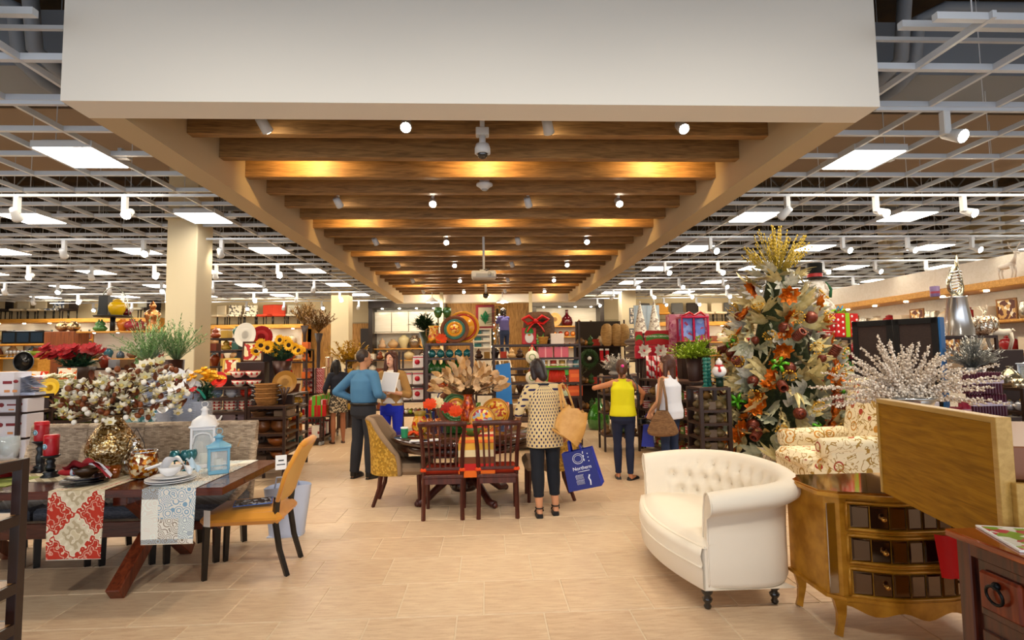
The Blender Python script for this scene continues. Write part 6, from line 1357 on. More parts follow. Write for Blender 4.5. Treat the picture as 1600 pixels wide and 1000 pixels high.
# planters with grasses and the yellow flowers
q = at(276, 595, 6.9); t = T('planter', 'bronze bucket planter in front of the big column', 'planter', (q.x, 6.75, zl + .0)); hp = Zp(276, 562, 6.75) - zl; MB(mat('bronze_bucket', '3a1e18', .35, metal=.3)).lathe([(.10, 0), (.11, .02), (.155, hp), (.145, hp), (.1, hp * .8), (0, hp * .8)], 24).bd('bucket', t)
for i, (px, w_, lb) in enumerate(((232, .9, 'airy green grasses left of the big column'), (290, .8, 'airy green grasses in the bronze planter before the column'))):
    q = at(px, 560, 6.75); t = T('grass_arrangement', lb, 'plant', (q.x if i == 0 else at(276, 560, 6.75).x, 6.75, Zp(276, 566, 6.75))); mb = MB(); spray(mb, (0, 0, 0), 75, .62, w_, mat('grass_green', '5c8a4c', .7), 14, .012, .05, .75 if i else .5, mat('grass_stem', '8aa070', .7), .3, 5 + i); mb.bd('grass_blades', t, kind='stuff')
t0 = T('planter', 'brown pot hidden behind the bouquet holding grasses', 'planter', (at(232, 560, 6.75).x, 6.75, zl)); MB(C('5a4434')).lathe([(.06, 0), (.08, .1), (.09, hp - .06), (0, hp * .8)], 20).bd('pot', t0)
q = PP(320, 6.45, zl); t = T('flower_bunch', 'bunch of yellow chrysanthemums above the white plates', 'flowers', (q[0], 6.45, Zp(320, 612, 6.45))); mb = MB(); rg = random.Random(4); my = mat('yellow_petal', 'e8a40c', .6, kind='noise', c2='f4c428', scale=30)
for i in range(36): a = rg.uniform(0, 2 * pi); r = rg.random() ** .5 * .2; blossom(mb, (r * cos(a), r * .6 * sin(a), .10 + .13 * (1 - (r / .2) ** 2) + rg.uniform(-.01, .02)), .05, my, 11, (r * cos(a) * 3, -.4, 1), rg, .7)
mb.bd('petals', t, kind='stuff'); mb = MB(); spray(mb, (0, 0, -.12), 30, .26, .9, mat('leaf_dark', '1f4a30', .7), 8, .03, .08, .5, None, .3, 3); mb.bd('leaves', t, kind='stuff')
# --- rack C: red flower bowls and mugs
YC = 7.7; A, B = XY(322, YC), XY(387, YC); zc = [Zp(355, y, YC) for y in (690, 665, 644, 622, 605)]
RC = Rack('display_rack', 'brown rack of poppy print bowls in front of the white oval platter', A, B, .55, zc[1:] , top=zc[-1])
PB, PM = p_bowl('e4dccc', .075, RED), p_mug('e4dccc', RED)
RC.row([p_bowl('8a9cb4', .08), p_bowl('c4c8d0', .08), p_bowl('c0301c', .08)], 'bowl', 2, 3, .16, 'stacked bowl, one colour each, on the shelf below the poppy mugs', 'bowl', 'plain bowls under the poppy mugs', stack=3, dz=.03)
RC.row(PB, 'bowl', 1, 3, .14, 'cream bowl with red poppies stacked on the middle shelf behind the lantern', 'bowl', 'poppy bowls on the middle shelf', stack=3, dz=.042, sc=1.15)
RC.row([p_box('8a7a88', .24, .2, .07), p_box('a09098', .24, .2, .07)], 'boxed_set', 0, 3, .2, 'flat mauve boxed dish on the lowest visible shelf of the poppy rack', 'box', 'mauve flat boxes', stack=2, dz=.07)
RC.row(PB, 'bowl', 3, 2, .16, 'poppy print bowl in the stacked pairs above the rack', 'bowl', 'large poppy bowls on top of the rack', x0=.38, x1=.38 + .20, stack=1, sc=1.35)
for k in range(2):
    for i in range(2): item(PB, 'bowl', RC.P(.36 + .21 * i, .16, zc[-1] + .001 + .125 * (k + 0) + 0), 'cream poppy bowl, ' + ('upper' if k else 'lower') + (' left' if i == 0 else ' right') + ' of the four on the rack top', 'bowl', s=1.4) if k else None
p = RC.P(.13, .12, zc[-1] + .001); item(p_plate('c02018', .13, 'd8301c', 'a01010'), 'salad_plate', (p.x, p.y, p.z + .10), 'scarlet red plate standing left of the poppy bowls', 'plate', rot=(rad_(80), 0, 0), s=.85)
pc_ = RC.P(.6, .38, zc[-1] + .001); t = T('display_crate', 'dark wooden crate behind the poppy bowls', 'crate', (pc_.x - .25, pc_.y, zc[-1] + .001)); hc = Zp(385, 566, YC + .3) - zc[-1]; MB(m_rack).bx(-.08, .32, -.08, .1, 0, hc, .006).bd('crate_body', t)
item(p_frame('4a2814', 'e8d8a8', .30, .30, 'b82018', 'flecks'), 'picture_frame', (pc_.x - .13, pc_.y - .02, zc[-1] + hc + .002), 'dark framed tray with red poppies standing on the crate', 'tray', rot=(rad_(-8), 0, 0))
item(p_frame('d8b050', 'e8d8a8', .24, .24, 'c03018', 'flecks'), 'picture_frame', (pc_.x - .40, pc_.y - .08, zc[-1] + .16), 'smaller yellow framed poppy tray left of the dark one', 'tray', rot=(rad_(-8), 0, 0)); t = T('display_stand', 'small dark block raising the yellow poppy tray', 'display stand', (pc_.x - .40, pc_.y - .08, zc[-1] + .001)); MB(m_rack).bx(-.1, .1, -.05, .06, 0, .156, .004).bd('block', t)
q = at(379, 523, 8.4); item(p_plate('e0dcd0', .18, 'd8d4c8', 'e2ded4'), 'platter', (q.x, 8.5, q.z - .0), 'large white oval platter standing highest behind the sunflowers', 'platter', rot=(rad_(82), 0, 0), s=(.9, 1.05, 1))
q = at(408, 520, 8.7); item(p_plate('8c0c10', .18, 'a01014', '8c0c10'), 'platter', (q.x, 8.72, q.z - .07), 'dark red round platter half hidden behind the sunflowers', 'platter', rot=(rad_(84), 0, 0))
hs = at(379, 545, 8.4).z; t = T('display_cabinet', 'tall dark wooden display back holding the standing platters', 'display stand', (at(392, 540, 8.5).x, 8.7, 0)); MB(m_rack).bx(-.35, .35, .1, .3, 0, hs - .02, .01).bd('cabinet_body', t); MB(m_rackw).bx(-.37, .37, -.3, .32, hs - .02, hs + .01 - .02, .004).bd('top_board', t)
# sunflowers in a dark bucket
q = at(428, 590, 7.9); zb = Zp(428, 592, 7.9); hb_ = Zp(428, 564, 7.9) - zb
t = T('planter', 'dark brown bucket holding the sunflowers', 'planter', (q.x, 8.2, zb)); MB(mat('bronze_bucket')).lathe([(.09, 0), (.1, .02), (.14, hb_), (.13, hb_), (0, hb_ * .85)], 22).bd('bucket', t)
t = T('sunflower_bunch', 'bunch of big sunflowers with dark centres in the brown bucket', 'flowers', (q.x, 8.2, zb + hb_ * .86)); rg = random.Random(2); mb = MB(); spray(mb, (0, 0, 0), 46, .34, .9, mat('leaf_mid', '3a5c3c', .7), 9, .045, .09, .6, None, .25, 4); mb.bd('leaves', t, kind='stuff')
sf = MB(); 
for L_, cp_ in ((.10, .1), (.085, .35)): blossom(sf, (0, 0, 0), L_, my, 15, (0, -1, .15), rg, cp_)
sf.use(C('2a1408', .9)).ball((0, -.015, 0), 1, 10, 6, (.042, .02, .042)); sf = sf.mesh('sunflower')
for i in range(19):
    x = -.33 + .66 * ((i * .618) % 1); z = .17 + .20 * ((i * .7549) % 1) * (1 - abs(x)) ; o = bpy.data.objects.new('sunflower', sf); COL.objects.link(o); o.parent = t; o.location = (x, rg.uniform(-.2, .05), z); o.rotation_euler = (rg.uniform(-.5, .2), rg.uniform(-.3, .3), rg.uniform(-.5, .5)); o.scale = (.85,) * 3
# --- rack D: wooden bowls and baskets
YD = 7.5; A, B = XY(388, YD), XY(447, YD); zd = [Zp(415, y, YD) for y in (722, 700, 678, 652, 635)]
RD = Rack('display_rack', 'brown metal rack of wooden bowls and baskets right of the poppy rack', A, B, .55, zd)
BK = p_basket(.15, .10)
for k in range(4): item(BK, 'basket', RD.P(.17, .2, zd[-1] + .002 + .062 * k), ('lowest', 'second', 'third', 'topmost')[k] + ' handled woven basket in the stack on the wooden bowl rack', 'basket', rz=RD.a)
q = RD.P(.36, .3, zd[-1]); item(p_plate('8a6024', .17, '9a7030', 'a87c3c'), 'basket_tray', (q.x + .02, q.y, zd[-1] + .30), 'large round woven tray with silver handles standing behind the basket stack', 'tray', rot=(rad_(74), 0, 0)); t = T('display_stand', 'dark block under the round woven tray', 'display stand', (q.x + .02, q.y + .05, zd[-1] + .001)); MB(m_rack).bx(-.1, .1, -.03, .05, 0, .13).bd('block', t)
t = T('utensil_holder', 'bundle of dark wooden utensils beside the basket stack', 'utensils', RD.P(.43, .14, zd[-1] + .001)); mb = MB(mat('dark_horn', '3a241c', .4)); [mb.tube([(0, 0, 0), (.03 * cos(k), .02 * sin(k), .15), (.07 * cos(k), .04 * sin(k), .24)], [.01, .008, .014], 6) for k in range(9)]; mb.bd('utensils', t, kind='stuff')
RD.row([p_basket(.10, .05, '4a2c14', '7a5028'), p_box('7a6450', .22, .2, .08)], 'wooden_bowl', 3, 2, .2, 'low dark basket on the upper shelf of the wooden bowl rack', 'basket', 'upper shelf baskets')
RD.row(p_bowl('6a3c18', .10), 'wooden_bowl', 2, 2, .18, 'nested dark wooden bowls on the middle shelf', 'bowl', 'wooden bowls on the middle shelf', stack=4, dz=.02, sc=1.2, x0=.14, x1=.36)
RD.row([p_box('5a4434', .2, .2, .06), p_bowl('8a4c1c', .13)], 'wooden_bowl', 0, 2, .2, 'wooden serving piece on the bottom shelf of the bowl rack', 'bowl', 'bottom shelf wooden bowls', x0=.12, x1=.36)
RD.row([p_bowl('8a4c1c', .13)], 'wooden_bowl', 1, 1, .18, 'large round wooden bowl right on the second lowest shelf', 'bowl', None, x0=.32, x1=.34)
# tall open rack going back along the aisle
A, B = XY(450, 8.12), XY(483, 9.2); zz = [Zp(449, y, 7.55) for y in (718, 696, 672, 645, 622)]
RE = Rack('display_rack', 'open bronze rack of amber ornaments running back along the left aisle', A, B, .45, zz)
for lv, c, n in ((1, 'c8701c', 5), (2, 'a83c18', 6), (3, 'b88c24', 6)):
    RE.row([p_vase(c, 'round', .14), p_candle(c, .045, .12), p_orn(YEL, .05)], 'candle_jar', lv, n, .12, ('amber and red jars on the lower shelf of the aisle rack', 'deep red and gold jars on the middle shelf of the aisle rack', 'golden jars on the upper shelf of the aisle rack')[lv - 1], 'jar', 'aisle rack jars, shelf %s' % ('low', 'middle', 'upper')[lv - 1])
RE.row(p_box('3c6a60', .14, .12, .1), 'box', 0, 4, .14, 'dark teal box on the bottom shelf of the aisle rack', 'box', 'teal boxes on the aisle rack')
RE.row([p_basket(.08, .12, '3a1c10', '6a3418'), p_vase('7a3a14', 'pear', .16)], 'decor_jar', 4, 5, .2, 'brown jar or small basket on top of the aisle rack', 'jar', 'brown jars on the aisle rack top')
# --- rack E on casters: red and green gift boxes
YE = 11.3; A, B = XY(478, 10.9), XY(503, 10.9); ze = [Zp(490, 684, 11) , Zp(490, 651, 11)]
R5 = Rack('rolling_rack', 'low brown rolling rack with red and green gift boxes', A, B, .7, ze, wheels=True, z0=0, top=ze[1])
A2, B2 = XY(506, 11.0), XY(530, 12.3); R6 = Rack('rolling_rack', 'angled right half of the low rolling rack, with white boxes', (A2[0] + .02, A2[1]), B2, .5, ze, wheels=True, top=ze[1])
R5.row(p_gift('b01414', '4c9a1c', .17, .2, .22, False), 'gift_box', 1, 2, .2, 'red gift box with a green side on the rolling rack', 'gift box', 'red gift boxes on the rolling rack', stack=1, x0=.1, x1=.28)
R5.row(p_gift('a81818', 'd8c8c8', .15, .16, .10, False), 'gift_box', 1, 2, .2, 'second layer red gift box on the rolling rack', 'gift box', 'upper red gift boxes', z=ze[1] + .222, x0=.1, x1=.28)
R5.row([p_box('8a2024', .12, .2, .2, 'd8c0c0', 'stripes'), p_box('c8b8b8', .12, .2, .18)], 'box', 0, 3, .2, 'red and white carton on the bottom of the rolling rack', 'box', 'cartons low on the rolling rack')
R6.row(p_gift('58a028', 'b01414', .14, .16, .2, False), 'gift_box', 1, 5, .16, 'red and green gift box along the angled side of the rolling rack', 'gift box', 'gift boxes on the angled rack', stack=2, dz=.203)
R6.row([p_box('e0dcd4', .15, .16, .24), p_box('9a2024', .15, .16, .24, 'e8d8d8')], 'box', 0, 5, .16, 'tall white or red box low on the angled rolling rack', 'box', 'tall boxes low on the angled rack')
# candy stripe stack and red boxes behind
q = at(484, 610, 12.6); R7 = Rack('display_rack', 'brown rack behind the gift boxes carrying candy striped stacks', XY(470, 12.4), XY(500, 12.4), .5, [Zp(484, 660, 12.4), Zp(484, 615, 12.4)])
R7.row([p_box('d8a0a8', .16, .14, .11, 'b02830', 'diag'), p_box('e4c0c4', .16, .14, .11, 'a82028', 'flecks')], 'box', 1, 3, .2, 'pink and white candy pattern box in the tall stack', 'box', 'candy pattern boxes', stack=5, dz=.112, x0=.1, x1=.36)
R7.row([p_gift('b01010', 'e8e0e0', .2, .2, .28, False)], 'gift_box', 0, 2, .2, 'large red box below the candy pattern stack', 'gift box', 'large red boxes')
R8 = Rack('display_rack', 'dark rack stacked with silver canisters left of the man in blue', XY(496, 13.2), XY(524, 13.2), .5, [Zp(508, 650, 13.2), Zp(508, 606, 13.2)])
cn = cachemesh(('canister', 0), lambda: MB(Cm('d8c8b4', .15)).lathe([(.08, 0), (.085, .01), (.085, .2), (.09, .21), (.09, .235), (0, .245)], 16))
for k, n in enumerate((3, 2, 1)):
    for i in range(n): item(cn, 'canister', R8.P(.22 + .19 * (i - (n - 1) / 2), .2, Zp(508, 606, 13.2) + .001 + .247 * k), 'silver canister, ' + ('bottom row', 'middle row', 'top')[k] + ' of the pyramid beside the navy top woman', 'canister', 'canister pyramid ' + ('bottom', 'middle', 'top')[k])
for i in range(3): item(p_stem('b8b0a0', .3), 'silver_goblet', R8.P(.05 + .22 * i, .36, Zp(508, 606, 13.2) + .001), 'tall silver candlestick behind the canister pyramid', 'candlestick', 'silver candlesticks')
for px, pz, Y, lb, c in ((545, 575, 13.8, 'gold leafy branches behind the man in blue', 'b8901c'), (498, 520, 16.0, 'dry bronze twigs by the far column', '6a4a20'), (476, 508, 17.5, 'dry brown branches left of the far column', '7a5a28')):
    q = at(px, pz, Y); t = T('branch_arrangement', lb, 'plant', (q.x, Y, 0)); mb = MB(); spray(mb, (0, 0, q.z), 60, .85, .8, mat('branch_' + c, c, .5, metal=.2), 12, .04, .10, .5, None, .2, int(px)); mb.bd('branches', t, kind='stuff'); MB(m_rack).lathe([(.12, 0), (.05, .04), (.05, q.z - .3), (.12, q.z - .02), (.0, q.z)], 16).bd('tall_pot', t)
# --- far left racks
YG = 6.4; A, B = XY(-70, YG), XY(33, YG); zg = [Zp(20, y, YG) for y in (726, 685, 645, 619)]
RG = Rack('display_rack', 'brown rack of white printed cartons at the far left edge', A, B, .5, zg[:3] + [zg[3]], top=zg[3])
m_ct = mat('carton_print', 'd8d6e0', .5, kind='flecks', c2='d4d2dc', c3='c8b8b8', scale=14)
def carton(w_, h_): return cachemesh(('carton', w_, h_), lambda: MB(C('d4d4e0', .6)).bx(-w_ / 2, w_ / 2, -.12, .12, 0, h_, .004).use(C('7a1c24')).ball((-.1, -.12, h_ * .55), 1, 8, 5, (.03, .004, .025)).bx(-.04, .06, -.122, -.12, h_ * .5, h_ * .62).ball((.1, -.12, h_ * .6), 1, 8, 5, (.03, .004, .02)).use(C('c88850')).bx(-.02, .04, -.122, -.12, h_ * .15, h_ * .25).bx(.07, .12, -.122, -.12, h_ * .15, h_ * .25))
for lv, h_ in ((0, .26), (1, .26), (2, .15)):
    for i in range(2): item(carton(.36, h_), 'carton', RG.P(.20 + .38 * i, .17, zg[lv] + .001), 'white carton with small red print, ' + ('bottom', 'middle', 'upper')[lv] + ' shelf, ' + ('outer' if i == 0 else 'inner') + ' one at the far left', 'box', rz=RG.a)
item(carton(.16, .27), 'carton', RG.P(RG.w - .17, .15, zg[3] + .001), 'tall white carton standing on top of the far left rack', 'box', rz=RG.a)
t = T('napkin_pile', 'pile of folded white napkins on the far left rack', 'napkins', RG.P(RG.w - .06 + .05, .2, zg[3] + .001)); mb = MB(C('c8d0e4', .9))
for k in range(11): mb.surf(lambda u, v: (-.08 + .16 * u + .01 * sin(5 * k), -.09 + .18 * v, .02 * k + .010 * sin(6 * u + k) + .012), 8, 6)
mb.bx(-.08, .08, -.08, .08, 0, .03); mb.bd('napkins', t, kind='stuff')
YF_ = 7.6; A, B = XY(33, YF_), XY(62, YF_); zf = [Zp(45, y, YF_) for y in (720, 686, 662, 646, 628, 609)]
RF = Rack('display_rack', 'narrow brown rack of patterned cups next to the white cartons', A, B, .45, zf)
for lv, me, nm, lb in ((4, p_mug('d8d0c0', '3a1c18'), 'cup', 'dark print cups on the top shelf'), (3, p_mug('c8b088', 'a83c1c'), 'cup', 'tan and red cups on the second shelf'), (2, p_bowl('7a8a50', .06), 'bowl', 'green bowls on the third shelf')): RF.row(me, nm, lv, 2, .1, lb + ' of the narrow rack', 'cup' if nm == 'cup' else 'bowl', 'narrow rack ' + ('third', 'second', 'top')[lv - 2], x0=.09, x1=RF.w - .09)
item(p_bowl('b89878', .12), 'bowl', RF.P(RF.w / 2, .15, zf[1] + .001), 'large tan bowl low on the narrow rack', 'bowl')
A, B = XY(62, YF_), XY(116, YF_); A3, B3 = B, XY(172, 8.6); zh_ = [Zp(90, y, YF_) for y in (700, 678, 657, 638)]
RH = Rack('display_rack', 'brown rack of olive green mugs and bowls behind the red candles', (A[0] + .005, A[1]), B, .45, zh_); RI = Rack('display_rack', 'angled brown rack of olive mugs behind the cream bouquet', (A3[0] + .02, A3[1]), B3, .45, zh_)
om, ob = p_mug('7c8a1c'), p_bowl('8a9420', .07)
for R_1, n, lb in ((RH, 3, 'left'), (RI, 7, 'angled')):
    R_1.row(om, 'mug', 2, n, .12, 'olive green mug on the upper shelf of the %s green rack' % lb, 'mug', 'olive mugs, %s rack' % lb, rz=.4); R_1.row(ob, 'bowl', 1, n, .14, 'olive green bowl on the lower shelf of the %s green rack' % lb, 'bowl', 'olive bowls, %s rack' % lb, sc=1.25)
item(p_box('7a8a28', .2, .16, .09), 'box', RH.P(.28, .15, zh_[3] + .001), 'low olive green canister box behind the red candles', 'box', rz=RH.a); item(p_box('6a7a30', .22, .2, .15), 'box', RI.P(.12, .18, zh_[3] + .001), 'tall olive box behind the bouquet', 'box', rz=RI.a)
item(p_plate('d8b028', .13, 'e0bc3c', 'c89c20'), 'salad_plate', RI.P(.1, .32, zh_[3] + .27), 'yellow plate standing behind the cream bouquet', 'plate', rot=(rad_(80), 0, 0)); t = T('display_stand', 'small dark stand carrying the yellow plate', 'display stand', RI.P(.12, .36, zh_[3] + .001)); MB(m_rack).bx(-.08, .08, -.03, .04, 0, .14).bd('block', t)
t = T('wire_tree', 'small bronze beaded tree between the green racks', 'decoration', RH.P(.10, .14, zh_[3] + .001)); mb = MB(Cm('6a4420', .3)); [mb.ball((.07 * cos(k) * (1 - k / 60), .07 * sin(k) * (1 - k / 60), .005 * k + .01), .012, 5, 4) for k in range(48)]; mb.bd('beads', t, kind='stuff')
R9 = Rack('display_rack', 'brown rack top carrying sunflower tins and a green crate at the left', XY(33, 8.2), XY(100, 8.2), .5, [Zp(60, 609, 8.2)])
z9 = Zp(60, 609, 8.2); m_sfp = mat('sunflower_tin', 'd8340c', .4, kind='flecks', c2='f0b020', c3='f0e8d8', scale=14)
item(cachemesh(('tin', 0), lambda: MB(m_sfp).bx(-.12, .12, -.05, .05, 0, .26, .004).use(C('f0b020')).lathe([(0, 0), (.085, .0)], 16, (0, 0, 0))), 'sunflower_tin', R9.P(.12, .15, z9 + .001), 'tall tin printed with a big yellow sunflower on red', 'tin', rz=R9.a); q = R9.P(.12, .092, z9 + .13)
mb = MB(); blossom(mb, (0, 0, 0), .09, C('f0a818'), 12, (0, -1, 0), rg, .02, C('3a1c08')); o = mb.bd('printed_flower', None); o.parent = [x for x in bpy.data.objects if x.name == 'sunflower_tin'][0]; o.location = (0, -.056, .13)
item(p_box('f0e0c8', .2, .1, .2, 'e0601c', 'flecks'), 'printed_box', R9.P(.42, .32, z9 + .10), 'white box with orange sunflower print behind the green crate', 'box', rz=R9.a); t = T('display_stand', 'dark block under the white sunflower box', 'display stand', R9.P(.42, .32, z9 + .001)); MB(m_rack).bx(-.1, .1, -.04, .04, 0, .097).bd('block', t)
t = T('flower_crate', 'pale green wooden crate of white flowers at the left', 'crate', R9.P(.44, .14, z9 + .001), R9.a)
for k in range(4): MB(C('a0a070', .8)).bx(-.2, .2, -.09, -.075, .008 + .034 * k, .038 + .034 * k, .003).bd('slat', t)
MB(C('8a8a60', .8)).bx(-.2, .2, -.073, .09, 0, .13).bd('crate_body', t); mb = MB(); [blossom(mb, (rg.uniform(-.18, .18), rg.uniform(-.08, .06), .15 + rg.random() * .05), .045, fl_w, 7, (0, -.4, 1), rg, .7, C('a8b060')) for _ in range(34)]; mb.bd('white_flowers', t, kind='stuff')
# poinsettias in red
q = at(122, 556, 9.2); t = T('poinsettia_plant', 'big bunch of red poinsettias above the cream bouquet', 'flowers', (q.x, 9.2, 0)); mb = MB(); rg = random.Random(6)
for i in range(52): blossom(mb, (rg.uniform(-.42, .42), rg.uniform(-.25, .1), q.z + rg.uniform(-.05, .14)), .10, mat('red_silk', '8a0614', .6, kind='noise', c2='ac0c1a', scale=20), 8, (rg.uniform(-.4, .4), -.6, .8), rg, .4)
mb.bd('red_petals', t, kind='stuff'); mb = MB(); spray(mb, (0, 0, q.z - .25), 50, .42, .9, mat('leaf_dark'), 8, .05, .1, .5, None, .2, 8); mb.bd('leaves', t, kind='stuff'); MB(m_rack).lathe([(.2, 0), (.2, q.z - .3), (.26, q.z - .18), (0, q.z - .2)], 18).bd('tall_pot', t)
# --- mid distance oak cabinet with lit white back and decorations on top
YK = 12.0; A, B = XY(112, YK), XY(258, YK); zk = [Zp(180, y, YK) for y in (600, 560, 517)]
RK = Rack('display_cabinet', 'long oak cabinet with lit white back left of the big column', A, B, .6, zk, mt=m_oak, sh=m_oak, back=m_wht, top=zk[2])
mb = MB(m_led); [mb.cyl((.3 + .5 * k, .2, zk[2] - .021), (.3 + .5 * k, .2, zk[2] - .035), .025, n=8) for k in range(4)]; mb.bd('puck_lights', RK.t, kind='stuff')
RK.row([p_vase('3a4a5a', 'bottle', .22), p_vase('6a5040', 'round', .18), p_vase('2c5a6c', 'baluster', .22)], 'vase', 1, 8, .25, 'small dark vase on the lit shelf behind the poinsettias', 'vase', 'vases in the oak cabinet')
t = T('cake_stand', 'dark metal two tier stand with hoop on the oak cabinet', 'stand', RK.P(.65, .25, zk[2] + .001)); MB(C('1a1a1c')).cyl((0, 0, 0), (0, 0, .32), .05).lathe([(.0, .30), (.34, .31), (.36, .34), (0, .33)], 24).bd('tier', t); MB(Cm('a0a8a0')).tube([(.33 * cos(a * pi / 16), 0, .36 + .62 * sin(a * pi / 16)) for a in range(17)], .012, 6).bd('hoop', t); 
z0 = zk[2] + .345; q = RK.P(.65, .25, z0); item(cachemesh(('cloche', 1), lambda: MB(C('14181c', .3)).bx(-.18, .02, -.08, .1, 0, .44, .01)), 'black_box', (q.x - .12, q.y + .04, z0), 'tall black panel standing on the cake stand', 'box')
item(p_vase('b8940c', 'ginger', .36), 'ginger_jar', (q.x + .12, q.y - .06, z0), 'yellow ginger jar on the cake stand', 'jar'); item(p_vase('5a0c14', 'round', .16), 'red_jar', (q.x + .22, q.y + .1, z0), 'dark red jar right on the cake stand', 'jar')
for i in range(2): item(p_vase('c8b090', 'round', .22, Cm('b89c78', .12)), 'glass_vase', RK.P(.12 + .26 * i - .35, .2, zk[2] + .001) if False else Vector((XY(90 + 17 * i, YK)[0], YK + .1, zk[2] + .001)), ('left', 'right')[i] + ' of two round mirrored glass vases beside the cake stand', 'vase')
t = T('display_cabinet', 'brown wooden chest under the round glass vases', 'cabinet', (XY(89, YK)[0], YK, 0)); MB(mat('chest_wood', '6a3414', .4, kind='woodz', c2='8a4a20', scale=18)).bx(-.25, .40 - .03, -.05, .4, 0, zk[2], .01).bd('chest_body', t)
for i, (x, c, pr) in enumerate(((.42, '4a7a3c', 'gourd'), (.48, '3c6a34', 'gourd'), (.92, 'b86a1c', 'baluster'), (1.12, '8c2c34', 'round'), (1.3, '7a2c30', 'gourd'))): item(p_vase(c, pr, .26), 'figurine', RK.P(x, .16, zk[2] + .001), ('small green cone figure', 'second green cone figure', 'amber jar', 'dark red ball jar', 'maroon small figure')[i] + ' under the cake stand rim', 'figurine')
t = T('bronze_figurine', 'shiny bronze seated figure at the right of the cake stand', 'figurine', RK.P(1.52, .2, zk[2] + .001)); MB(Cm('b87c4c', .2)).lathe([(.14, 0), (.15, .05), (.10, .16), (.14, .28), (.16, .38), (.08, .46), (.05, .48)], 20).ball((0, 0, .54), .07).lathe([(.05, .6), (0, .66)], 12).bd('figure', t)
# black boxes and pan at the far left back
zb_ = Zp(30, 537, 13.0); RL = Rack('display_rack', 'oak shelf unit with black framed boxes at the far left', XY(-60, 13), XY(70, 13), .6, [Zp(30, 580, 13), Zp(30, 558, 13), zb_], mt=m_oak, sh=m_oak)
for i, px in enumerate((6, 28, 50)): item(cachemesh(('black_frame_box', 0), lambda: MB(C('0e1014', .15)).bx(-.17, .17, -.1, .1, 0, .30, .01).use(C('1c2a3a', .1)).bx(-.13, .13, -.102, -.1, .04, .26)), 'black_box', (XY(px, 13)[0], 13.2, zb_ + .001), ('leftmost', 'middle', 'right hand')[i] + ' glossy black box on the far left oak shelf', 'box')
for i in range(7): item(p_stem('a8b0b8', .16), 'wine_glass', (XY(2 + 6 * i, 13)[0], 13.15, Zp(30, 558, 13) + .001), 'clear wine glass on the far left oak shelf', 'glass', 'wine glasses on the far left shelf')
t = T('frying_pan', 'large black round pan hanging left of the poinsettias', 'pan', (XY(37, 11)[0], 11, 0)); q = at(37, 565, 11); MB(C('0a0a0c', .2)).tube([(0, 0, q.z), (0, .04, q.z)], [.19, .14], 28).bd('pan_bowl', t); MB(C('0a0a0c', .3)).tube([(0, .04, 0), (0, .05, q.z)], .02, 6).bd('stand', t); MB(Cm('606468', .3)).tube([(.19 * cos(a * pi / 16), -.001, q.z + .19 * sin(a * pi / 16)) for a in range(32)], .008, 5, closed=True).bd('rim', t)
item(p_bowl('7a8a1c', .17), 'bowl', (XY(60, 11.4)[0], 11.3, Zp(60, 560, 11.3)), 'large lime green bowl right of the black pan', 'bowl'); t = T('display_stand', 'tall oak stand under the lime bowl', 'display stand', (XY(60, 11.4)[0], 11.3, 0)); MB(m_oak).bx(-.2, .2, -.15, .15, 0, Zp(60, 560, 11.3) - .001, .01).bd('plinth', t)
# --- chairs on the rear ledges
def ledge_chair(c, c2=None, kind='fabric', legc='14100e'):
    t = T('side_chair', '', 'chair'); m = mat('chair_cloth_%s_%s' % (c, kind), c, .85, kind=kind, c2=c2 or c, c3='d8d4c8', scale=14)
    MB(m).bx(-.24, .24, -.24, .24, .38, .48, .03).bd('seat', t); MB(m).bx(-.24, .24, .18, .25, .48, .95, .03).bd('backrest', t)
    for x in (-.2, .2):
        for y in (-.2, .2): MB(C(legc)).cyl((x, y, 0), (x, y, .38), .02, .025, 6).bd('leg', t)
    return t
kinds = [ledge_chair('241c1c'), ledge_chair('c0b49c', 'd0c4ac'), ledge_chair('2c3c5a', 'b8bcc4', 'flecks'), ledge_chair('a8301c', 'b83c24'), ledge_chair('d0ccbc', '5a5450', 'flecks'), ledge_chair('6c7c8c', 'd8d0b8', 'stripes'), ledge_chair('4a4a4c', '5a5a5c'), ledge_chair('b07c2c', 'c08c3c')]
KN = ['dark', 'beige linen', 'blue patterned', 'brick red', 'black and white patterned', 'blue striped', 'charcoal', 'mustard']
used_k = set(); zled = {}
for px, k, lb in ((5, 0, 'at the far left end'), (30, 1, 'first from the left end'), (57, 1, 'second from the left end'), (84, 2, 'above the round glass vases'), (107, 0, 'left of the cake stand'), (186, 1, 'right of the bronze figurine'), (218, 5, 'left of the big column'), (238, 0, 'touching the big column'),
                  (340, 1, 'right of the big column'), (366, 4, 'above the oval platter'), (391, 4, 'left of the red chairs'), (414, 3, 'above the sunflowers, left'), (436, 3, 'above the sunflowers, right'), (458, 5, 'at the right end of that ledge'),
                  (1012, 6, 'beside the far right column'), (1036, 7, 'first right of the far right column'), (1060, 6, 'above the wrapped lantern'), (1084, 0, 'right of the lantern box'), (1104, 1, 'before the gold tree'), (1124, 1, 'close to the gold tree'), (1143, 6, 'behind the tree tip')):
    src = kinds[k]; c = src if k not in used_k else dup(src, (0, 0, 0)); used_k.add(k); Y = 20.35
    zL_ = (at(60, 498, 20.0) if px < 260 else (at(400, 507, 20.0) if px < 480 else at(1060, 503, 20.0))).z
    c.location = (at(px, 490, Y).x, Y, zL_ + .001); c.scale = (.95, .8, .8); c.rotation_euler = (0, 0, ru(-.4, .4)); c['label'] = f"{KN[k]} chair on the rear ledge, {lb}"; c['group'] = 'chairs displayed on the rear wall ledges'
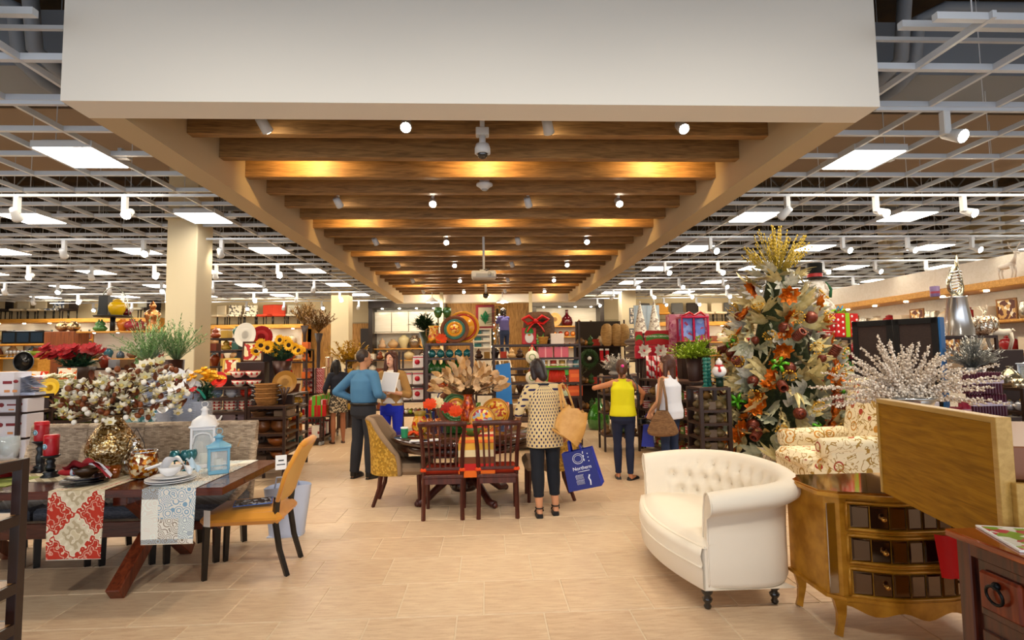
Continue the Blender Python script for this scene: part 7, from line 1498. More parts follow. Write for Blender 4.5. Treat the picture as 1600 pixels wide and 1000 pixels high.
# goods on the ledge shelves
for (x0, x1), zl_, n, side in ((L1, at(60, 498, 20.0).z, 26, 'far left'), (L2, at(400, 507, 20.0).z, 12, 'column side'), (L3, at(1060, 503, 20.0).z, 12, 'right hand')):
    for sh in range(2):
        for i in range(n):
            me = [p_vase('8a6a48', 'round', .3), p_vase('c8c0b0', 'baluster', .36), p_box('7a3c24', .24, .2, .22), p_vase('3a4c54', 'bottle', .36), p_bowl('b8562c', .16), p_frame('6a4420', 'd8c8a0', .3, .36)][(i * 5 + sh * 3) % 6]
            item(me, ('vase', 'vase', 'box', 'bottle', 'bowl', 'picture_frame')[(i * 5 + sh * 3) % 6], (x0 + .25 + (x1 - x0 - .5) * i / n, 20.3, zl_ - (.75, 1.25)[sh] + .002), 'homeware piece on the %s shelf under the %s ledge' % (('upper', 'lower')[sh], side), 'homeware', 'homeware under the %s rear ledge, %s shelf' % (side, ('upper', 'lower')[sh]))
# ================================================================== CENTRE AND RIGHT MERCHANDISE
# --- rear cabinets: vases
def cabrow(cab, hw, z, items, y=-.15, lab='', x0=None, x1=None):
    for i, (me, nm, lb) in enumerate(items):
        x = (x0 if x0 is not None else -hw + .25) + ((x1 if x1 is not None else hw - .25) - (x0 if x0 is not None else -hw + .25)) * i / max(1, len(items) - 1)
        item(me, nm, cab.location + Vector((x, y, z + .002)), lb, nm.split('_')[-1])
V = p_vase
cabrow(cab1, hw1, 2.07, [(V('c8a888', 'gourd', .4), 'rope_vase', 'knotted cream vase, far left on the upper shelf of the left rear cabinet'), (V('b89870', 'round', .34), 'knobbly_vase', 'knobbly tan vase on the upper shelf of the left rear cabinet'), (V('c0b48c', 'baluster', .5), 'cream_vase', 'tall pale green ribbed vase in the left rear cabinet'), (V('8a7a68', 'ginger', .5, Cm('988878', .2)), 'silver_jar', 'silver ginger jar in the left rear cabinet'), (p_plate('c89c58', .24, 'b88848', 'd8b070'), 'round_plate', 'split tan disc ornament in the left rear cabinet'), (V('b09870', 'gourd', .5), 'gourd_vase', 'tan gourd bottle in the left rear cabinet')])
for o in bpy.data.objects:
    if o.name.startswith('round_plate'): o.rotation_euler = (rad_(85), 0, 0); o.location.z += .24; o.name = 'display_plate'
cabrow(cab1, hw1, 1.64, [(V('c4b894', 'hurricane', .3), 'pale_vase', 'squat pale vase at the left of the lower shelf, left rear cabinet'), (V('b8a068', 'round', .3), 'gold_vase', 'small gold round vase on the lower shelf, left rear cabinet'), (V('c8b890', 'round', .36), 'cream_jar', 'round cream jar on the lower shelf, left rear cabinet'), (V('8a8078', 'ginger', .34, Cm('908880', .2)), 'pewter_jar', 'pewter lidded bowl on the lower shelf, left rear cabinet'), (V('a0a4a8', 'round', .22, Cm('a0a4a8', .1)), 'glass_orb', 'mirrored orb on the lower shelf, left rear cabinet')])
cabrow(cab2, hw2, 2.84, [(V('3a6a30', 'gourd', .3), 'green_jar', 'dark green jar on the top shelf of the right rear cabinet'), (p_plate('b8862c', .26, 'c8963c', 'a8701c'), 'mosaic_plate', 'round gold mosaic plate standing in the right rear cabinet'), (V('4a0814', 'bottle', .62), 'burgundy_vase', 'tall burgundy bottle vase in the right rear cabinet'), (V('8a5430', 'gourd', .26), 'brown_figure', 'small brown figure in the right rear cabinet'), (V('7a6a58', 'round', .2), 'grey_bowl', 'grey shell bowl in the right rear cabinet')], x0=-.9)
for o in bpy.data.objects:
    if o.name.startswith('mosaic_plate'): o.rotation_euler = (rad_(85), 0, 0); o.location.z += .26
for z, n, r in ((2.44, 9, .1), (2.04, 10, .07)):
    for i in range(n): item(p_orn(('8a2408', 'b8501c', 'c87828')[i % 3], r), 'glass_pumpkin', cab2.location + Vector((-.95 + 1.9 * i / (n - 1), -.2, z + .002)), 'amber glass globe on the %s shelf of the right rear cabinet' % ('middle' if z > 2.2 else 'lower'), 'ornament', 'amber globes %s shelf' % ('middle' if z > 2.2 else 'lower'))
# red framed picture, leafy tree, white shelf, by the wood wall
q = at(758, 495, 19.6); t = T('framed_picture', 'red framed picture of a green plant on the wood panelled wall', 'picture', (q.x, 19.6, q.z)); MB(C('7c1018')).bx(-.34, .34, 0, .05, -.42, .44, .01).bd('frame', t); MB(C('b8b098')).bx(-.24, .24, -.01, 0, -.34, .34).bd('canvas', t)
mb = MB(); spray(mb, (0, -.03, -.28), 26, .5, .5, C('2f9a68'), 6, .06, .12, .7, None, .1, 3); mb.bd('painted_plant', t, kind='stuff'); MB(m_rack).bx(-.3, .3, 0.06, .4, -q.z, -.43, .01).bd('stand', t)
q = at(792, 560, 17.9); t = T('christmas_tree', 'slim dark green tree with lights beside the step ladder', 'christmas tree', (at(778, 560, 18.2).x, 18.2, 0)); mb = MB(); rg = random.Random(8); mg_ = mat('fir_green', '24401c', .8)
for i in range(900): z = .4 + 3.0 * rg.random(); r = .65 * (1 - (z - .4) / 3.1) + .08; a = rg.uniform(0, 6.28); mb.use(mg_).leaf((r * .6 * cos(a), r * .6 * sin(a), z), (cos(a), sin(a), .1), .25, .06, n=1)
mb.bd('boughs', t, kind='stuff'); MB(C('3a2818')).cyl((0, 0, 0), (0, 0, 3.3), .05).bd('trunk', t); mb = MB(m_led); [mb.ball((.5 * (1 - z / 3.6) * cos(k * 2.4), .5 * (1 - z / 3.6) * sin(k * 2.4), z), .02, 5, 4) for k, z in ((k, .5 + .09 * k) for k in range(30))]; mb.bd('lights', t, kind='stuff')
Rw = Rack('display_rack', 'white open shelf of teal boxes left of the step ladder', XY(739, 13.6), XY(768, 13.6), .5, [Zp(752, y, 13.6) for y in (542, 532, 522, 513)], mt=m_wht, sh=m_wht, back=m_wht, z0=0)
for lv in range(3): Rw.row([p_box('2f7a80', .18, .2, .09), p_box('d8e0e0', .18, .2, .07), p_box('3a6ab0', .18, .2, .08)], 'box', lv, 2, .2, 'teal or white box on the %s shelf of the white unit' % ('lower', 'middle', 'upper')[lv], 'box', 'boxes on the white unit, %s shelf' % ('lower', 'middle', 'upper')[lv], x0=.12, x1=.34)
# --- rack W behind the woman in the tan cardigan: printed christmas packs
YW = 10.3; A, B = XY(622, YW), XY(664, YW); zw = [Zp(640, y, YW) for y in (648, 626, 602, 576, 549)]
RW_ = Rack('display_rack', 'rack of white christmas print packs right of the woman in the tan cardigan', A, B, .5, [zw[0], zw[1], zw[2], zw[3]], top=zw[4])
m_pk = [mat('xmas_print_green', 'e4e0e2', .6, kind='flecks', c2='e8e4e6', c3='107a54', scale=9), mat('xmas_print_red', 'e6e0e2', .6, kind='flecks', c2='e6dfe2', c3='b8142c', scale=11)]
for lv in (1, 2, 3):
    for i in range(2):
        me = cachemesh(('pack', i), lambda: MB(m_pk[i]).bx(-.115, .115, -.08, .08, 0, .24, .02).use(C(('0f7a52', 'b8142c')[i])).lathe([(0, 0), (.01, 0)], 6, (0, 0, .1)).tube([(-.03, -.08, .12), (-.03, -.09, .12)], [.05, .048], 14).use(C('b8142c')).bx(-.115, .115, -.082, -.08, .2, .22))
        if lv == 3 and i == 0: continue
        item(me, 'gift_pack', RW_.P(.13 + .25 * i, .12, zw[lv] + .001), ('green', 'red')[i] + ' stocking print pack on the ' + ('lower', 'middle', 'upper')[lv - 1] + ' shelf of the christmas rack', 'gift pack', rz=RW_.a)
rg = random.Random(11)
for i in range(18): item(p_orn(('b01830', 'd8d8d0', '88a828', 'c8a8a0')[i % 4], .045), 'bauble', RW_.P(.07 + .075 * (i % 6), .08 + .09 * (i // 6), zw[0] + .002), 'mixed coloured bauble in the bottom bin of the christmas rack', 'bauble', 'baubles in the christmas rack bin')
# --- rack H centre: autumn glass, with chargers on top
YH = 9.2; A, B = XY(664, YH), XY(739, YH); zc_ = [Zp(700, y, YH) for y in (690, 652, 611, 583, 559, 536)]
RHc = Rack('display_rack', 'tall brown rack of coloured glass balls behind the dried leaf bouquet', A, B, .5, zc_, post=.05, mt=mat('mauve_rack', '3c2a28', .4), sh=mat('mauve_rack'))
RHc.row([p_orn('1c6a70', .07)], 'glass_ball', 4, 5, .15, 'teal glass ball on the top shelf of the centre rack', 'ornament', 'teal glass balls', x0=.1, x1=.7)
RHc.row([p_vase('1c4a1c', 'bottle', .24)], 'bottle', 3, 7, .15, 'dark green bottle on the second shelf of the centre rack', 'bottle', 'green bottles on the centre rack', x0=.09, x1=.72)
RHc.row([p_orn('a84410', .08)], 'glass_pumpkin', 2, 5, .15, 'amber glass pumpkin on the third shelf of the centre rack', 'ornament', 'amber glass pumpkins', x0=.1, x1=.72)
RHc.row([p_bowl('c8b8a0', .07), p_orn('5c9a3c', .05), p_bowl('b8501c', .07)], 'bowl', 1, 6, .15, 'small dish on the fourth shelf of the centre rack', 'bowl', 'dishes on the centre rack')
item(p_box('6a4a3c', .3, .2, .3), 'crate', RHc.P(.28, .25, zc_[0] + .001), 'plain brown crate at the bottom of the centre rack', 'crate')
zt_ = zc_[5]
charger('charger_plate', 'brown ringed charger with teal and yellow plates on top of the centre rack', RHc.P(.48, .22, zt_ + .002), .25, [(1, MATS['brown_wicker_ring']), (.74, '2f6a68'), (.62, '5a8a70'), (.54, 'd08c1c'), (.34, m_sunf)])
charger('charger_plate', 'tall gold and red platter behind the charger on the centre rack', RHc.P(.62, .36, zt_ + .002), .29, [(1, 'b8841c'), (.84, 'a03018'), (.7, 'c88a24')], 10)
t = T('pitcher', 'tall yellow pitcher with red flowers on the centre rack', 'pitcher', RHc.P(.13, .2, zt_ + .002)); MB(MATS['floral_pitcher']).lathe([(.07, 0), (.09, .02), (.1, .1), (.08, .2), (.07, .25), (.095, .30), (.08, .30), (.06, .22)], 20).bd('pitcher_body', t); MB(C('7a5a18')).tube([(-.07, 0, .26), (-.13, 0, .24), (-.13, 0, .14), (-.09, 0, .08)], .01, 6).bd('handle', t)
t = T('dahlia', 'red orange dahlia at the foot of the charger on the centre rack', 'flower', RHc.P(.27, .06, zt_ + .06)); mb = MB(); [blossom(mb, (0, 0, 0), L_, fo[0], n_, (0, -1, .2), rg, .3) for L_, n_ in ((.11, 14), (.08, 11), (.05, 8))]; mb.bd('petals', t)
napkin(RHc.P(.14, .05, zt_), 'mustard napkin lying in front of the tall yellow pitcher', C('d0881c', .8), C('b87014', .8), .9, 9)
zgl = Zp(702, 480, YH); 
for i, px in enumerate((684, 698)): 
    q = at(px, 490, 9.5); item(cachemesh(('tall_goblet_%d' % i, 0), lambda: MB(Cg('3c6a30')).lathe([(.07, 0), (.06, .01), (.012, .03), (.01, q.z - zt_ - .08), (.05, q.z - zt_ - .05), (.08, q.z - zt_ + .03), (.065, q.z - zt_ + .11)], 16)), 'hurricane_goblet', (q.x, RHc.P(.1, .38, 0).y, zt_ + .002), ('left', 'right')[i] + ' of two tall green glass goblets above the centre rack', 'glass')
q = at(666, 515, 10.6); t = T('potted_palm', 'dark leafy palm behind the yellow pitcher', 'plant', (q.x, 10.6, 0)); MB(C('2a3424')).lathe([(.12, 0), (.05, .05), (.05, q.z - .4), (.14, q.z - .05), (0, q.z - .08)], 16).bd('tall_pot', t); mb = MB(); spray(mb, (0, 0, q.z - .08), 40, .42, .9, mat('palm_green', '1c3a18', .6), 12, .035, .14, .6, None, .3, 4); mb.bd('leaves', t, kind='stuff')
# --- gondola J right of centre
YJ = 9.8; A, B = XY(770, YJ), XY(908, YJ); zj = [Zp(890, y, YJ) for y in (694, 656, 642, 619, 597, 574, 558, 537)]
RJ = Rack('display_gondola', 'tall dark gondola on casters full of red, green and pink christmas packs', A, B, .6, [zj[0], zj[1], zj[3], zj[4], zj[5], zj[6], zj[7]], wheels=True, post=.04)
X = lambda px: (XY(px, YJ)[0] - A[0])
def J(me, nm, px, z, lb, cat, y=.15, **k): return item(me, nm, RJ.P(X(px), y, z + .001), lb, cat, **k)
for i, px in enumerate((853, 878)): J(p_gift('c8586c', 'e8a0a8', .26, .2, .19, True), 'gift_box', px, zj[6] - .001, ('left', 'right') [i] + ' pink snowflake gift box near the top of the gondola', 'gift box')
for i, px in enumerate((852, 866, 880, 892, 902)): J(p_candle(('c89c5c', 'c04c3c', 'b8944c', 'a8a0a0', '4a7880')[i], .06, .13, 'e8dcc8'), 'jar_candle', px, zj[5], ('amber ribboned', 'coral', 'tan banded', 'silver print', 'teal print')[i] + ' jar on the shelf below the pink boxes', 'jar')
t = T('gift_bundle', 'lime green wrapped packs with trailing red ribbon on the gondola', 'gift wrap', RJ.P(X(868), .14, zj[4] + .001)); MB(C('5c9c24', .4)).box((-.05, 0, .15), (.34, .16, .28), .02).bd('green_pack', t); MB(C('4cae3c', .4)).box((.16, -.04, .2), (.2, .1, .16), .01).bd('green_box', t); mb = MB(C('c81c14', .4))
for k in range(14): mb.tube([(-.1 + .02 * k, -.09, .22), (-.12 + .022 * k, -.12, .1), (-.14 + .026 * k, -.12, -.08 - .04 * (k % 3))], .009, 4, flat=.4)
mb.bd('ribbons', t, kind='stuff'); 
for i, (px, z) in enumerate(((898, 4), (894, 3), (903, 3), (894, 2), (903, 2))): J(p_box('c85018', .16, .2, .18, 'd86a28'), 'box', px, zj[z] if z > 3 else (zj[3] if z == 3 else zj[1] + .0), ('large orange box on the upper shelf', 'orange box, left, middle shelf', 'orange box, right, middle shelf', 'orange box, left, lower shelf', 'orange box, right, lower shelf')[i] + ' of the gondola', 'box', s=1 if i else 1.35)
J(p_box('c0d8b8', .44, .2, .24, 'a82c34', 'paisley'), 'gift_box', 868, zj[3], 'pale green box with big medallion print on the gondola', 'gift box')
J(p_box('c05818', .5, .2, .34), 'box', 872, zj[0], 'large orange fabric bin low on the gondola', 'bin'); J(p_box('a89c8c', .2, .2, .3, 'b83c28'), 'box', 899, zj[0], 'grey pack with a red flower low at the end of the gondola', 'box')
for i, (px, z) in enumerate(((846, 4), (846, 5), (844, 3))): J(p_box('a8c0e0', .14, .16, .18, 'e0e8f4', 'stripes'), 'box', px, zj[z], 'pale blue snow print box, ' + ('middle', 'upper', 'lower')[i] + ' one beside the hanging tins', 'box')
for i, z in enumerate((558, 590)):
    q = at(832, z, 9.7); t = T('hanging_tin', ('upper', 'lower')[i] + ' round cream tin hanging on a red ribbon from the gondola', 'tin', (q.x, 9.72, q.z)); MB(C('d8d4c4')).tube([(0, 0, 0), (0, .05, 0)], [.12, .12], 24).bd('tin', t); MB(C('6a8a4c')).tube([(.055 * cos(a * pi / 8), -.004, .055 * sin(a * pi / 8)) for a in range(16)], .008, 5, closed=True).bd('ring_print', t); MB(C('c01414')).tube([(-.06, .02, .1), (0, .02, .22), (.06, .02, .1)], .014, 5).bd('ribbon', t)
q = at(787, 597, 9.55); t = T('blue_bag', 'bright blue shopping bag standing on the gondola left of the hanging tins', 'bag', (q.x, 9.62, Zp(787, 632, 9.55))); h_ = at(787, 567, 9.55).z - Zp(787, 632, 9.55); MB(C('1c74c8', .5)).raw([(-.13, 0, 0), (.15, 0, 0), (.12, 0, h_), (-.14, 0, h_ * .95), (-.13, .1, 0), (.15, .1, 0), (.12, .06, h_), (-.14, .06, h_ * .95)], [(0, 1, 2, 3), (5, 4, 7, 6), (1, 5, 6, 2), (4, 0, 3, 7), (4, 5, 1, 0), (3, 2, 6, 7)]).bd('bag_body', t); MB(C('e0e4ec')).bx(-.06, .07, -.003, 0, h_ * .6, h_ * .64).bd('print', t)
mb = MB(m_rack).bx(-.14, .16, 0.0, .15, -Zp(787, 632, 9.55), 0, .01).bd('plinth', t)
zj7 = zj[7]
t = T('gift_bag', 'red bag with a white bearded face in a green hat on the gondola top', 'gift bag', RJ.P(X(828), .14, zj7 + .001)); MB(C('c01414')).bx(-.13, .13, -.05, .05, 0, .3, .01).bd('bag', t); MB(C('ececec', .9)).ball((0, -.06, .12), 1, 14, 10, (.08, .02, .10)).bd('beard', t); MB(C('e8862c')).ball((0, -.08, .17), 1, 8, 6, (.03, .015, .018)).bd('nose', t); MB(C('1c8a34')).lathe([(.09, .2), (.08, .26), (.04, .31), (0, .34)], 16, (0, -.03, 0)).bd('hat', t); MB(C('8cc82c')).bx(.135, .27, -.04, .05, 0, .22, .01).bd('striped_bag', t); mb = MB(C('2c8a2c')); [mb.bx(.134, .271, -.042, -.04, .02 + .05 * k, .04 + .05 * k) for k in range(4)]; mb.bd('stripes', t, kind='stuff')
t = T('wicker_barrel', 'large dark wicker barrel behind the red bow on the gondola top', 'basket', RJ.P(X(846), .38, zj7 + .001)); MB(mat('barrel_weave', '2e1a10', .8, kind='weave', c2='6a4a30', scale=10)).lathe([(.2, 0), (.28, .1), (.30, .3), (.28, .5), (.2, .6), (0, .62)], 24).bd('barrel', t)
t = T('ribbon_bow', 'huge red satin bow in front of the wicker barrel', 'bow', RJ.P(X(838), .06, zj7 + .42)); mb = MB(C('cc1010', .4))
for s in (-1, 1): mb.tube([(0, 0, 0), (s * .12, -.03, .09), (s * .24, 0, .04), (s * .14, .02, -.05), (0, 0, 0)], [.03, .06, .05, .05, .03], 8, flat=.5).tube([(0, 0, 0), (s * .1, -.04, -.1), (s * .16, -.03, -.2)], [.03, .04, .04], 8, flat=.3)
mb.ball((0, -.02, 0), .045).bd('bow', t)
J(p_box('d8d0c8', .24, .2, .19), 'box', 872, zj7, 'plain white box at the right end of the gondola top', 'box'); J(p_basket(.09, .12, '8a5c1c', 'c08c3c'), 'basket', 850, zj7, 'small gold basket between the bearded bag and the white box', 'basket', y=.08)
# --- behind the gondola right: baskets, wreath, stockings, glass demijohn
q0 = XY(905, 13.0); q1 = XY(978, 13.0); Rb = Rack('display_rack', 'tall dark rack of christmas decorations behind the green glass jar', q0, q1, .5, [Zp(940, y, 13.0) for y in (640, 600, 540)], back=C('2c241c', .9), top=Zp(940, 500, 13))
for i, px in enumerate((947, 962, 973)):
    t = T('wicker_bell', ('left', 'middle', 'right')[i] + ' tan wicker basket hanging high on the decoration rack', 'basket', (XY(px, 12.9)[0], 12.75, Zp(px, 541, 12.9) + .003)); MB(mat('tan_wicker', '7a5c30', .8, kind='weave', c2='b8945c', scale=9)).lathe([(.07, 0), (.11, .06), (.15, .3), (.12, .46), (.06, .52), (0, .53)], 18).bd('basket_body', t)
q = at(922, 560, 12.6); t = T('wreath', 'dark evergreen wreath with a pale ornament inside', 'wreath', (q.x, 12.7, q.z)); mb = MB(mg_); rg = random.Random(1)
for i in range(420): a = rg.uniform(0, 6.28); mb.leaf((.17 * cos(a), rg.uniform(-.04, .04), .17 * sin(a)), (cos(a) * rg.uniform(-1, 1) + .01, rg.uniform(-.8, .1), sin(a) * rg.uniform(-1, 1)), .11, .03, n=1)
mb.bd('needles', t, kind='stuff'); MB(mg_).tube([(.17 * cos(a * pi / 12), 0, .17 * sin(a * pi / 12)) for a in range(24)], .05, 8, closed=True).bd('ring', t); MB(C('d8d8d8')).ball((0, -.02, 0), .05).bd('ornament', t); MB(m_rack).cyl((0, .02, .17), (0, .12, .2), .006, n=5).cyl((0, .12, .2), (0, .28, .2), .006, n=5).bd('hook', t)
for i, px in enumerate((942, 951)): q = at(px, 556, 12.7); t = T('stocking', ('left', 'right')[i] + ' red felt stocking hanging beside the wreath', 'stocking', (q.x, 12.85, q.z)); MB(C('b81420', .8)).prism([(-.04, .15), (.04, .15), (.04, -.05), (.09, -.1), (.06, -.16), (-.02, -.14), (-.04, -.04)], -.015, .015, 'y').bd('sock', t); MB(C('e8e8e8')).bx(-.045, .045, -.02, .02, .13, .17).bd('cuff', t); MB(m_rack).cyl((0, 0, .16), (0, .12, .18), .005, n=5).bd('hook', t)
rg = random.Random(22); mb = MB()
for lv in range(3): Rb.row([p_vase('6a5034', 'round', .2), p_orn('b07c3c', .07), p_vase('3a5a2c', 'gourd', .26), p_box('a83020', .18, .16, .16), p_vase('c8b8a0', 'pear', .24)], 'decoration', lv, 9, .2, 'small brown, green or red decoration on the %s shelf of the decoration rack' % ('low', 'middle', 'upper')[lv], 'decoration', 'decorations, %s shelf' % ('low', 'middle', 'upper')[lv])
q = onz(936, 671, 0); t = T('glass_demijohn', 'large green glass jar standing on the floor in the middle aisle', 'jar', (q.x, q.y, 0)); h_ = at(936, 622, q.y).z; MB(mat('green_demijohn', '2f7c1c', .04, metal=.15, coat=1, alpha=.8)).lathe([(r * h_ * 1.0, z * h_) for r, z in [(.18, 0), (.33, .05), (.36, .25), (.34, .5), (.24, .72), (.10, .86), (.09, .95), (.12, 1), (.09, 1)]], 28).bd('jar_body', t)
q = onz(925, 668, 0); t = T('floor_vase', 'dark burgundy floor vase left of the green glass jar', 'vase', (q.x - .45, q.y, 0)); MB(C('2a0c14', .15)).lathe([(.14, 0), (.2, .1), (.22, .5), (.12, .85), (.16, 1.0), (.1, 1.0)], 20).bd('vase_body', t); mb = MB(); spray(mb, (0, 0, .9), 40, .8, .8, mat('dark_sprig', '4a4a2c', .7), 10, .04, .09, .6, None, .2, 12); mb.bd('foliage', t, kind='stuff')
# frosty white branches and the fur cushions
q = at(963, 592, 9.6); RL_ = Rack('display_rack', 'bronze rack behind the woman in yellow, topped with frosty branches', XY(941, 9.5), XY(997, 9.5), .5, [Zp(960, y, 9.5) for y in (680, 645, 615, 588)])
t = T('frosted_branches', 'heap of frosty white feather branches behind the ponytail', 'decoration', RL_.P(.28, .25, Zp(960, 588, 9.5) + .05)); mb = MB(); spray(mb, (0, 0, 0), 90, .40, 1.1, mat('frost_white', 'c8c4bc', .4, metal=.2), 16, .022, .05, .42, None, .25, 6); mb.bd('branches', t, kind='stuff'); MB(C('b0aca4')).ball((0, 0, -.0), 1, 12, 8, (.12, .1, .05)).bd('base', t)
for lv in range(3): RL_.row([p_vase('7a5a38', 'gourd', .2), p_box('a89c88', .14, .14, .14), p_orn('3c5a34', .06)], 'decoration', lv, 4, .2, 'small decoration on the %s shelf of the frosty branch rack' % ('low', 'middle', 'upper')[lv], 'decoration', 'frosty rack goods, %s shelf' % ('low', 'middle', 'upper')[lv])
# --- rack M along the right aisle, ornaments
def zm(y): return Zp(999, y, 9.0)
A, B = onz(1000, 696, .05), onz(1083, 727, .05); zsm = [.14, .45, .72, .98, zm(594)]
RM = Rack('display_rack', 'long brown rack of ornaments running along the right aisle', (A.x, A.y), (B.x, B.y), .5, zsm, post=.05, mt=m_rack)
for lv in range(4):
    n = 12; RM.row([p_box('b02020', .11, .14, .13, 'e0d0d0', 'stripes'), p_orn('c8b8a8', .05), p_vase('8a6a3c', 'round', .13), p_orn('8c1c1c', .055), p_box('5a7a3c', .11, .14, .1, 'c8b890')], 'ornament', lv, n, .12, 'small red, white or brown ornament on shelf %s of the long aisle rack' % ('one', 'two', 'three', 'four')[lv], 'ornament', 'aisle rack ornaments shelf %s' % ('one', 'two', 'three', 'four')[lv], rows=2, dy=.18)
A2 = XY(1084, 7.2); B2 = XY(1140, 7.2); zn = [.14] + [Zp(1100, y, 7.2) for y in (705, 685, 662, 641, 606)]
RN = Rack('display_rack', 'brown rack of glass ornaments just left of the gold tree', (A2[0] + .06, A2[1]), B2, .5, zn, post=.05)
for lv in range(5):
    RN.row([p_orn('a89880', .045), p_vase('6a5a3c', 'round', .12), p_orn('c8b48c', .045), p_box('6a5a4c', .1, .12, .1), p_orn('8a3020', .045)], 'ornament', lv, 8, .12, 'small glass ornament on shelf %s of the rack beside the gold tree' % ('one', 'two', 'three', 'four', 'five')[lv], 'ornament', 'tree side ornaments shelf %s' % ('one', 'two', 'three', 'four', 'five')[lv], rows=2, dy=.18, x0=.09, x1=RN.w - .1)
zt5 = zn[5]
t = T('snowman_figurine', 'round white snowman with red scarf on the rack beside the gold tree', 'figurine', (XY(1123, 7.38)[0], 7.38, zt5 + .001)); q = at(1123, 590, 7.38).z - zt5; MB(C('1a3a2c')).cyl((0, 0, 0), (0, 0, q), .05).lathe([(.0, q - .005), (.12, q - .005), (.12, q), (0, q)], 20).bd('stand', t); MB(C('e8e8ec')).ball((0, 0, q + .085), 1, 18, 12, (.095, .09, .085)).ball((0, 0, q + .20), .045, 14, 10).bd('body', t); MB(C('b81818')).tube([(.05 * cos(a * pi / 8), .05 * sin(a * pi / 8), q + .16) for a in range(16)], .014, 6, closed=True).tube([(-.02, -.05, q + .15), (-.035, -.1, q + .08)], .02, 6, flat=.4).bd('scarf', t); MB(C('f0f0f4')).ball((0, 0, q + .245), .02).bd('pompom', t)
for i, px in enumerate((1101, 1109)): t = T('candlestick', ('teal spiral candlestick, left of the pair', 'teal spiral candlestick next to the snowman')[i], 'candlestick', (XY(px, 7.45)[0], 7.45 + .05 * i, zt5 + .001)); mb = MB(C('1c6a60', .2)); [mb.lathe([(.022, .05 * k), (.036, .05 * k + .02), (.036, .05 * k + .03), (.022, .05 * k + .05)], 12) for k in range(8)]; mb.lathe([(.06, 0), (.02, .02)], 12).bd('stem', t)
q = at(1080, 600, 8.4); t = T('topiary_pot', 'tall brown pot with a flat crown of yellow green leaves', 'plant', (q.x, 8.3, RM.zs[4] + .0)); zt6 = RM.zs[4]; hpot = Zp(1082, 556, 8.3) - zt6; MB(C('3a2420', .5)).lathe([(.08, 0), (.09, .02), (.125, hpot), (.115, hpot), (0, hpot - .05)], 20).bd('pot', t); mb = MB(); spray(mb, (0, 0, hpot - .06), 150, .46, 1.5, mat('lime_leaf', '7c9a14', .6, kind='noise', c2='a8c02c', scale=8), 12, .028, .05, .32, None, .15, 5); mb.bd('foliage', t, kind='stuff')
t.location = RM.P(RM.w * .80, .28, zt6 + .001)
# sign boards with ribbons
def sign(px0, px1, y0, y1, Y, txt, lb):
    a = at(px0, y1, Y); b = at(px1, y0, Y); w_ = (b.x - a.x) / 2; h_ = b.z - a.z; t = T('sign_board', lb, 'sign', ((a.x + b.x) / 2, Y, a.z)); pts = [(-w_, 0), (w_, 0), (w_, h_ * .8), (w_ * .85, h_), (-w_ * .85, h_), (-w_, h_ * .8)]
    MB(C('a80c10', .5)).prism(pts, 0, .03, 'y').bd('board', t); arc = lambda f, o: (w_ * .92 * f, -.004, h_ * (.50 + o) - h_ * .18 * f * f + h_ * .1)
    MB(C('3a7c1c', .5)).surf(lambda u, v: arc(2 * u - 1, -.17 + .34 * v), 14, 2).bd('green_ribbon', t); MB(m_rack).bx(-w_ + .02, -w_ + .06, .03, .06, -a.z, h_ * .6).bx(w_ - .06, w_ - .02, .03, .06, -a.z, h_ * .6).bd('posts', t, kind='stuff')
    if txt: text(txt, w_ * .19, C('f0f0e0'), t, (0, -.007, h_ * .59), (pi / 2, 0, 0), 'lettering', .001)
    return t
sign(1008, 1051, 516, 539, 9.9, 'SNOWMEN ORNAMENTS', 'red sign board with green arc ribbon and white lettering above the candy canes'); sign(993, 1004, 518, 539, 9.95, '', 'narrow red sign board with green arc, left of the lettered one')
# candy canes, fur cushions, red lantern
t = T('candy_cane_bundle', 'bundle of large red and white candy canes below the red sign', 'candy canes', RM.P(.22, .25, RM.zs[4] + .001)); hcc = Zp(1020, 556, 9.0) - RM.zs[4]; mcc = mat('candy_stripe', 'e8e0e4', .3, kind='diag', c2='c0142c', scale=3.4)
for k in range(7): MB(mcc).tube([(-.15 + .05 * k, .03 * (k % 2), 0), (-.15 + .05 * k, .03 * (k % 2), hcc)], .024, 8).bd('candy_cane', t)
for i, (px, py) in enumerate(((1010, 548), (1036, 548))): q = at(px, py, 9.6); t = T('glitter_star', ('left', 'right')[i] + ' white glitter poinsettia under the red sign', 'decoration', (q.x, 9.75, q.z)); mb = MB(); blossom(mb, (0, 0, 0), .13, mat('frost_white'), 9, (0, -1, .1), rg, .2); blossom(mb, (0, 0, 0), .08, mat('frost_white'), 7, (0, -1, .1), rg, .6, C('b01830')); mb.bd('petals', t); MB(C('b01830')).bx(-.14, .16, .05, .14, -.14, .10, .01).bd('backing_card', t); MB(m_rack).cyl((0, .1, -.14), (0, .1, -q.z), .02, n=6).bd('post', t)
t = T('lantern', 'glossy red lantern box beside the head of the woman in white', 'lantern', RM.P(.62, .25, RM.zs[4] + .001)); h_ = .22; MB(C('b80c10', .2)).bx(-.15, .15, -.1, .1, h_ - .02, h_, .004).bx(-.15, .15, -.1, .1, 0, .02, .004).bd('tray', t)
for x in (-.14, .14):
    for y in (-.09, .09): MB(C('b80c10', .2)).bx(x - .01, x + .01, y - .01, y + .01, .02, h_ - .02).bd('post', t)
MB(C('7a1010', .3)).bx(-.1, .1, -.05, .05, .02, h_ - .03, .01).bd('inner_box', t); MB(C('d02020', .3)).tube([(0, 0, h_), (.05, 0, h_ + .05), (.09, 0, h_ + .01)], .016, 6).tube([(0, 0, h_), (-.05, 0, h_ + .05), (-.09, 0, h_ + .01)], .016, 6).bd('bow', t)
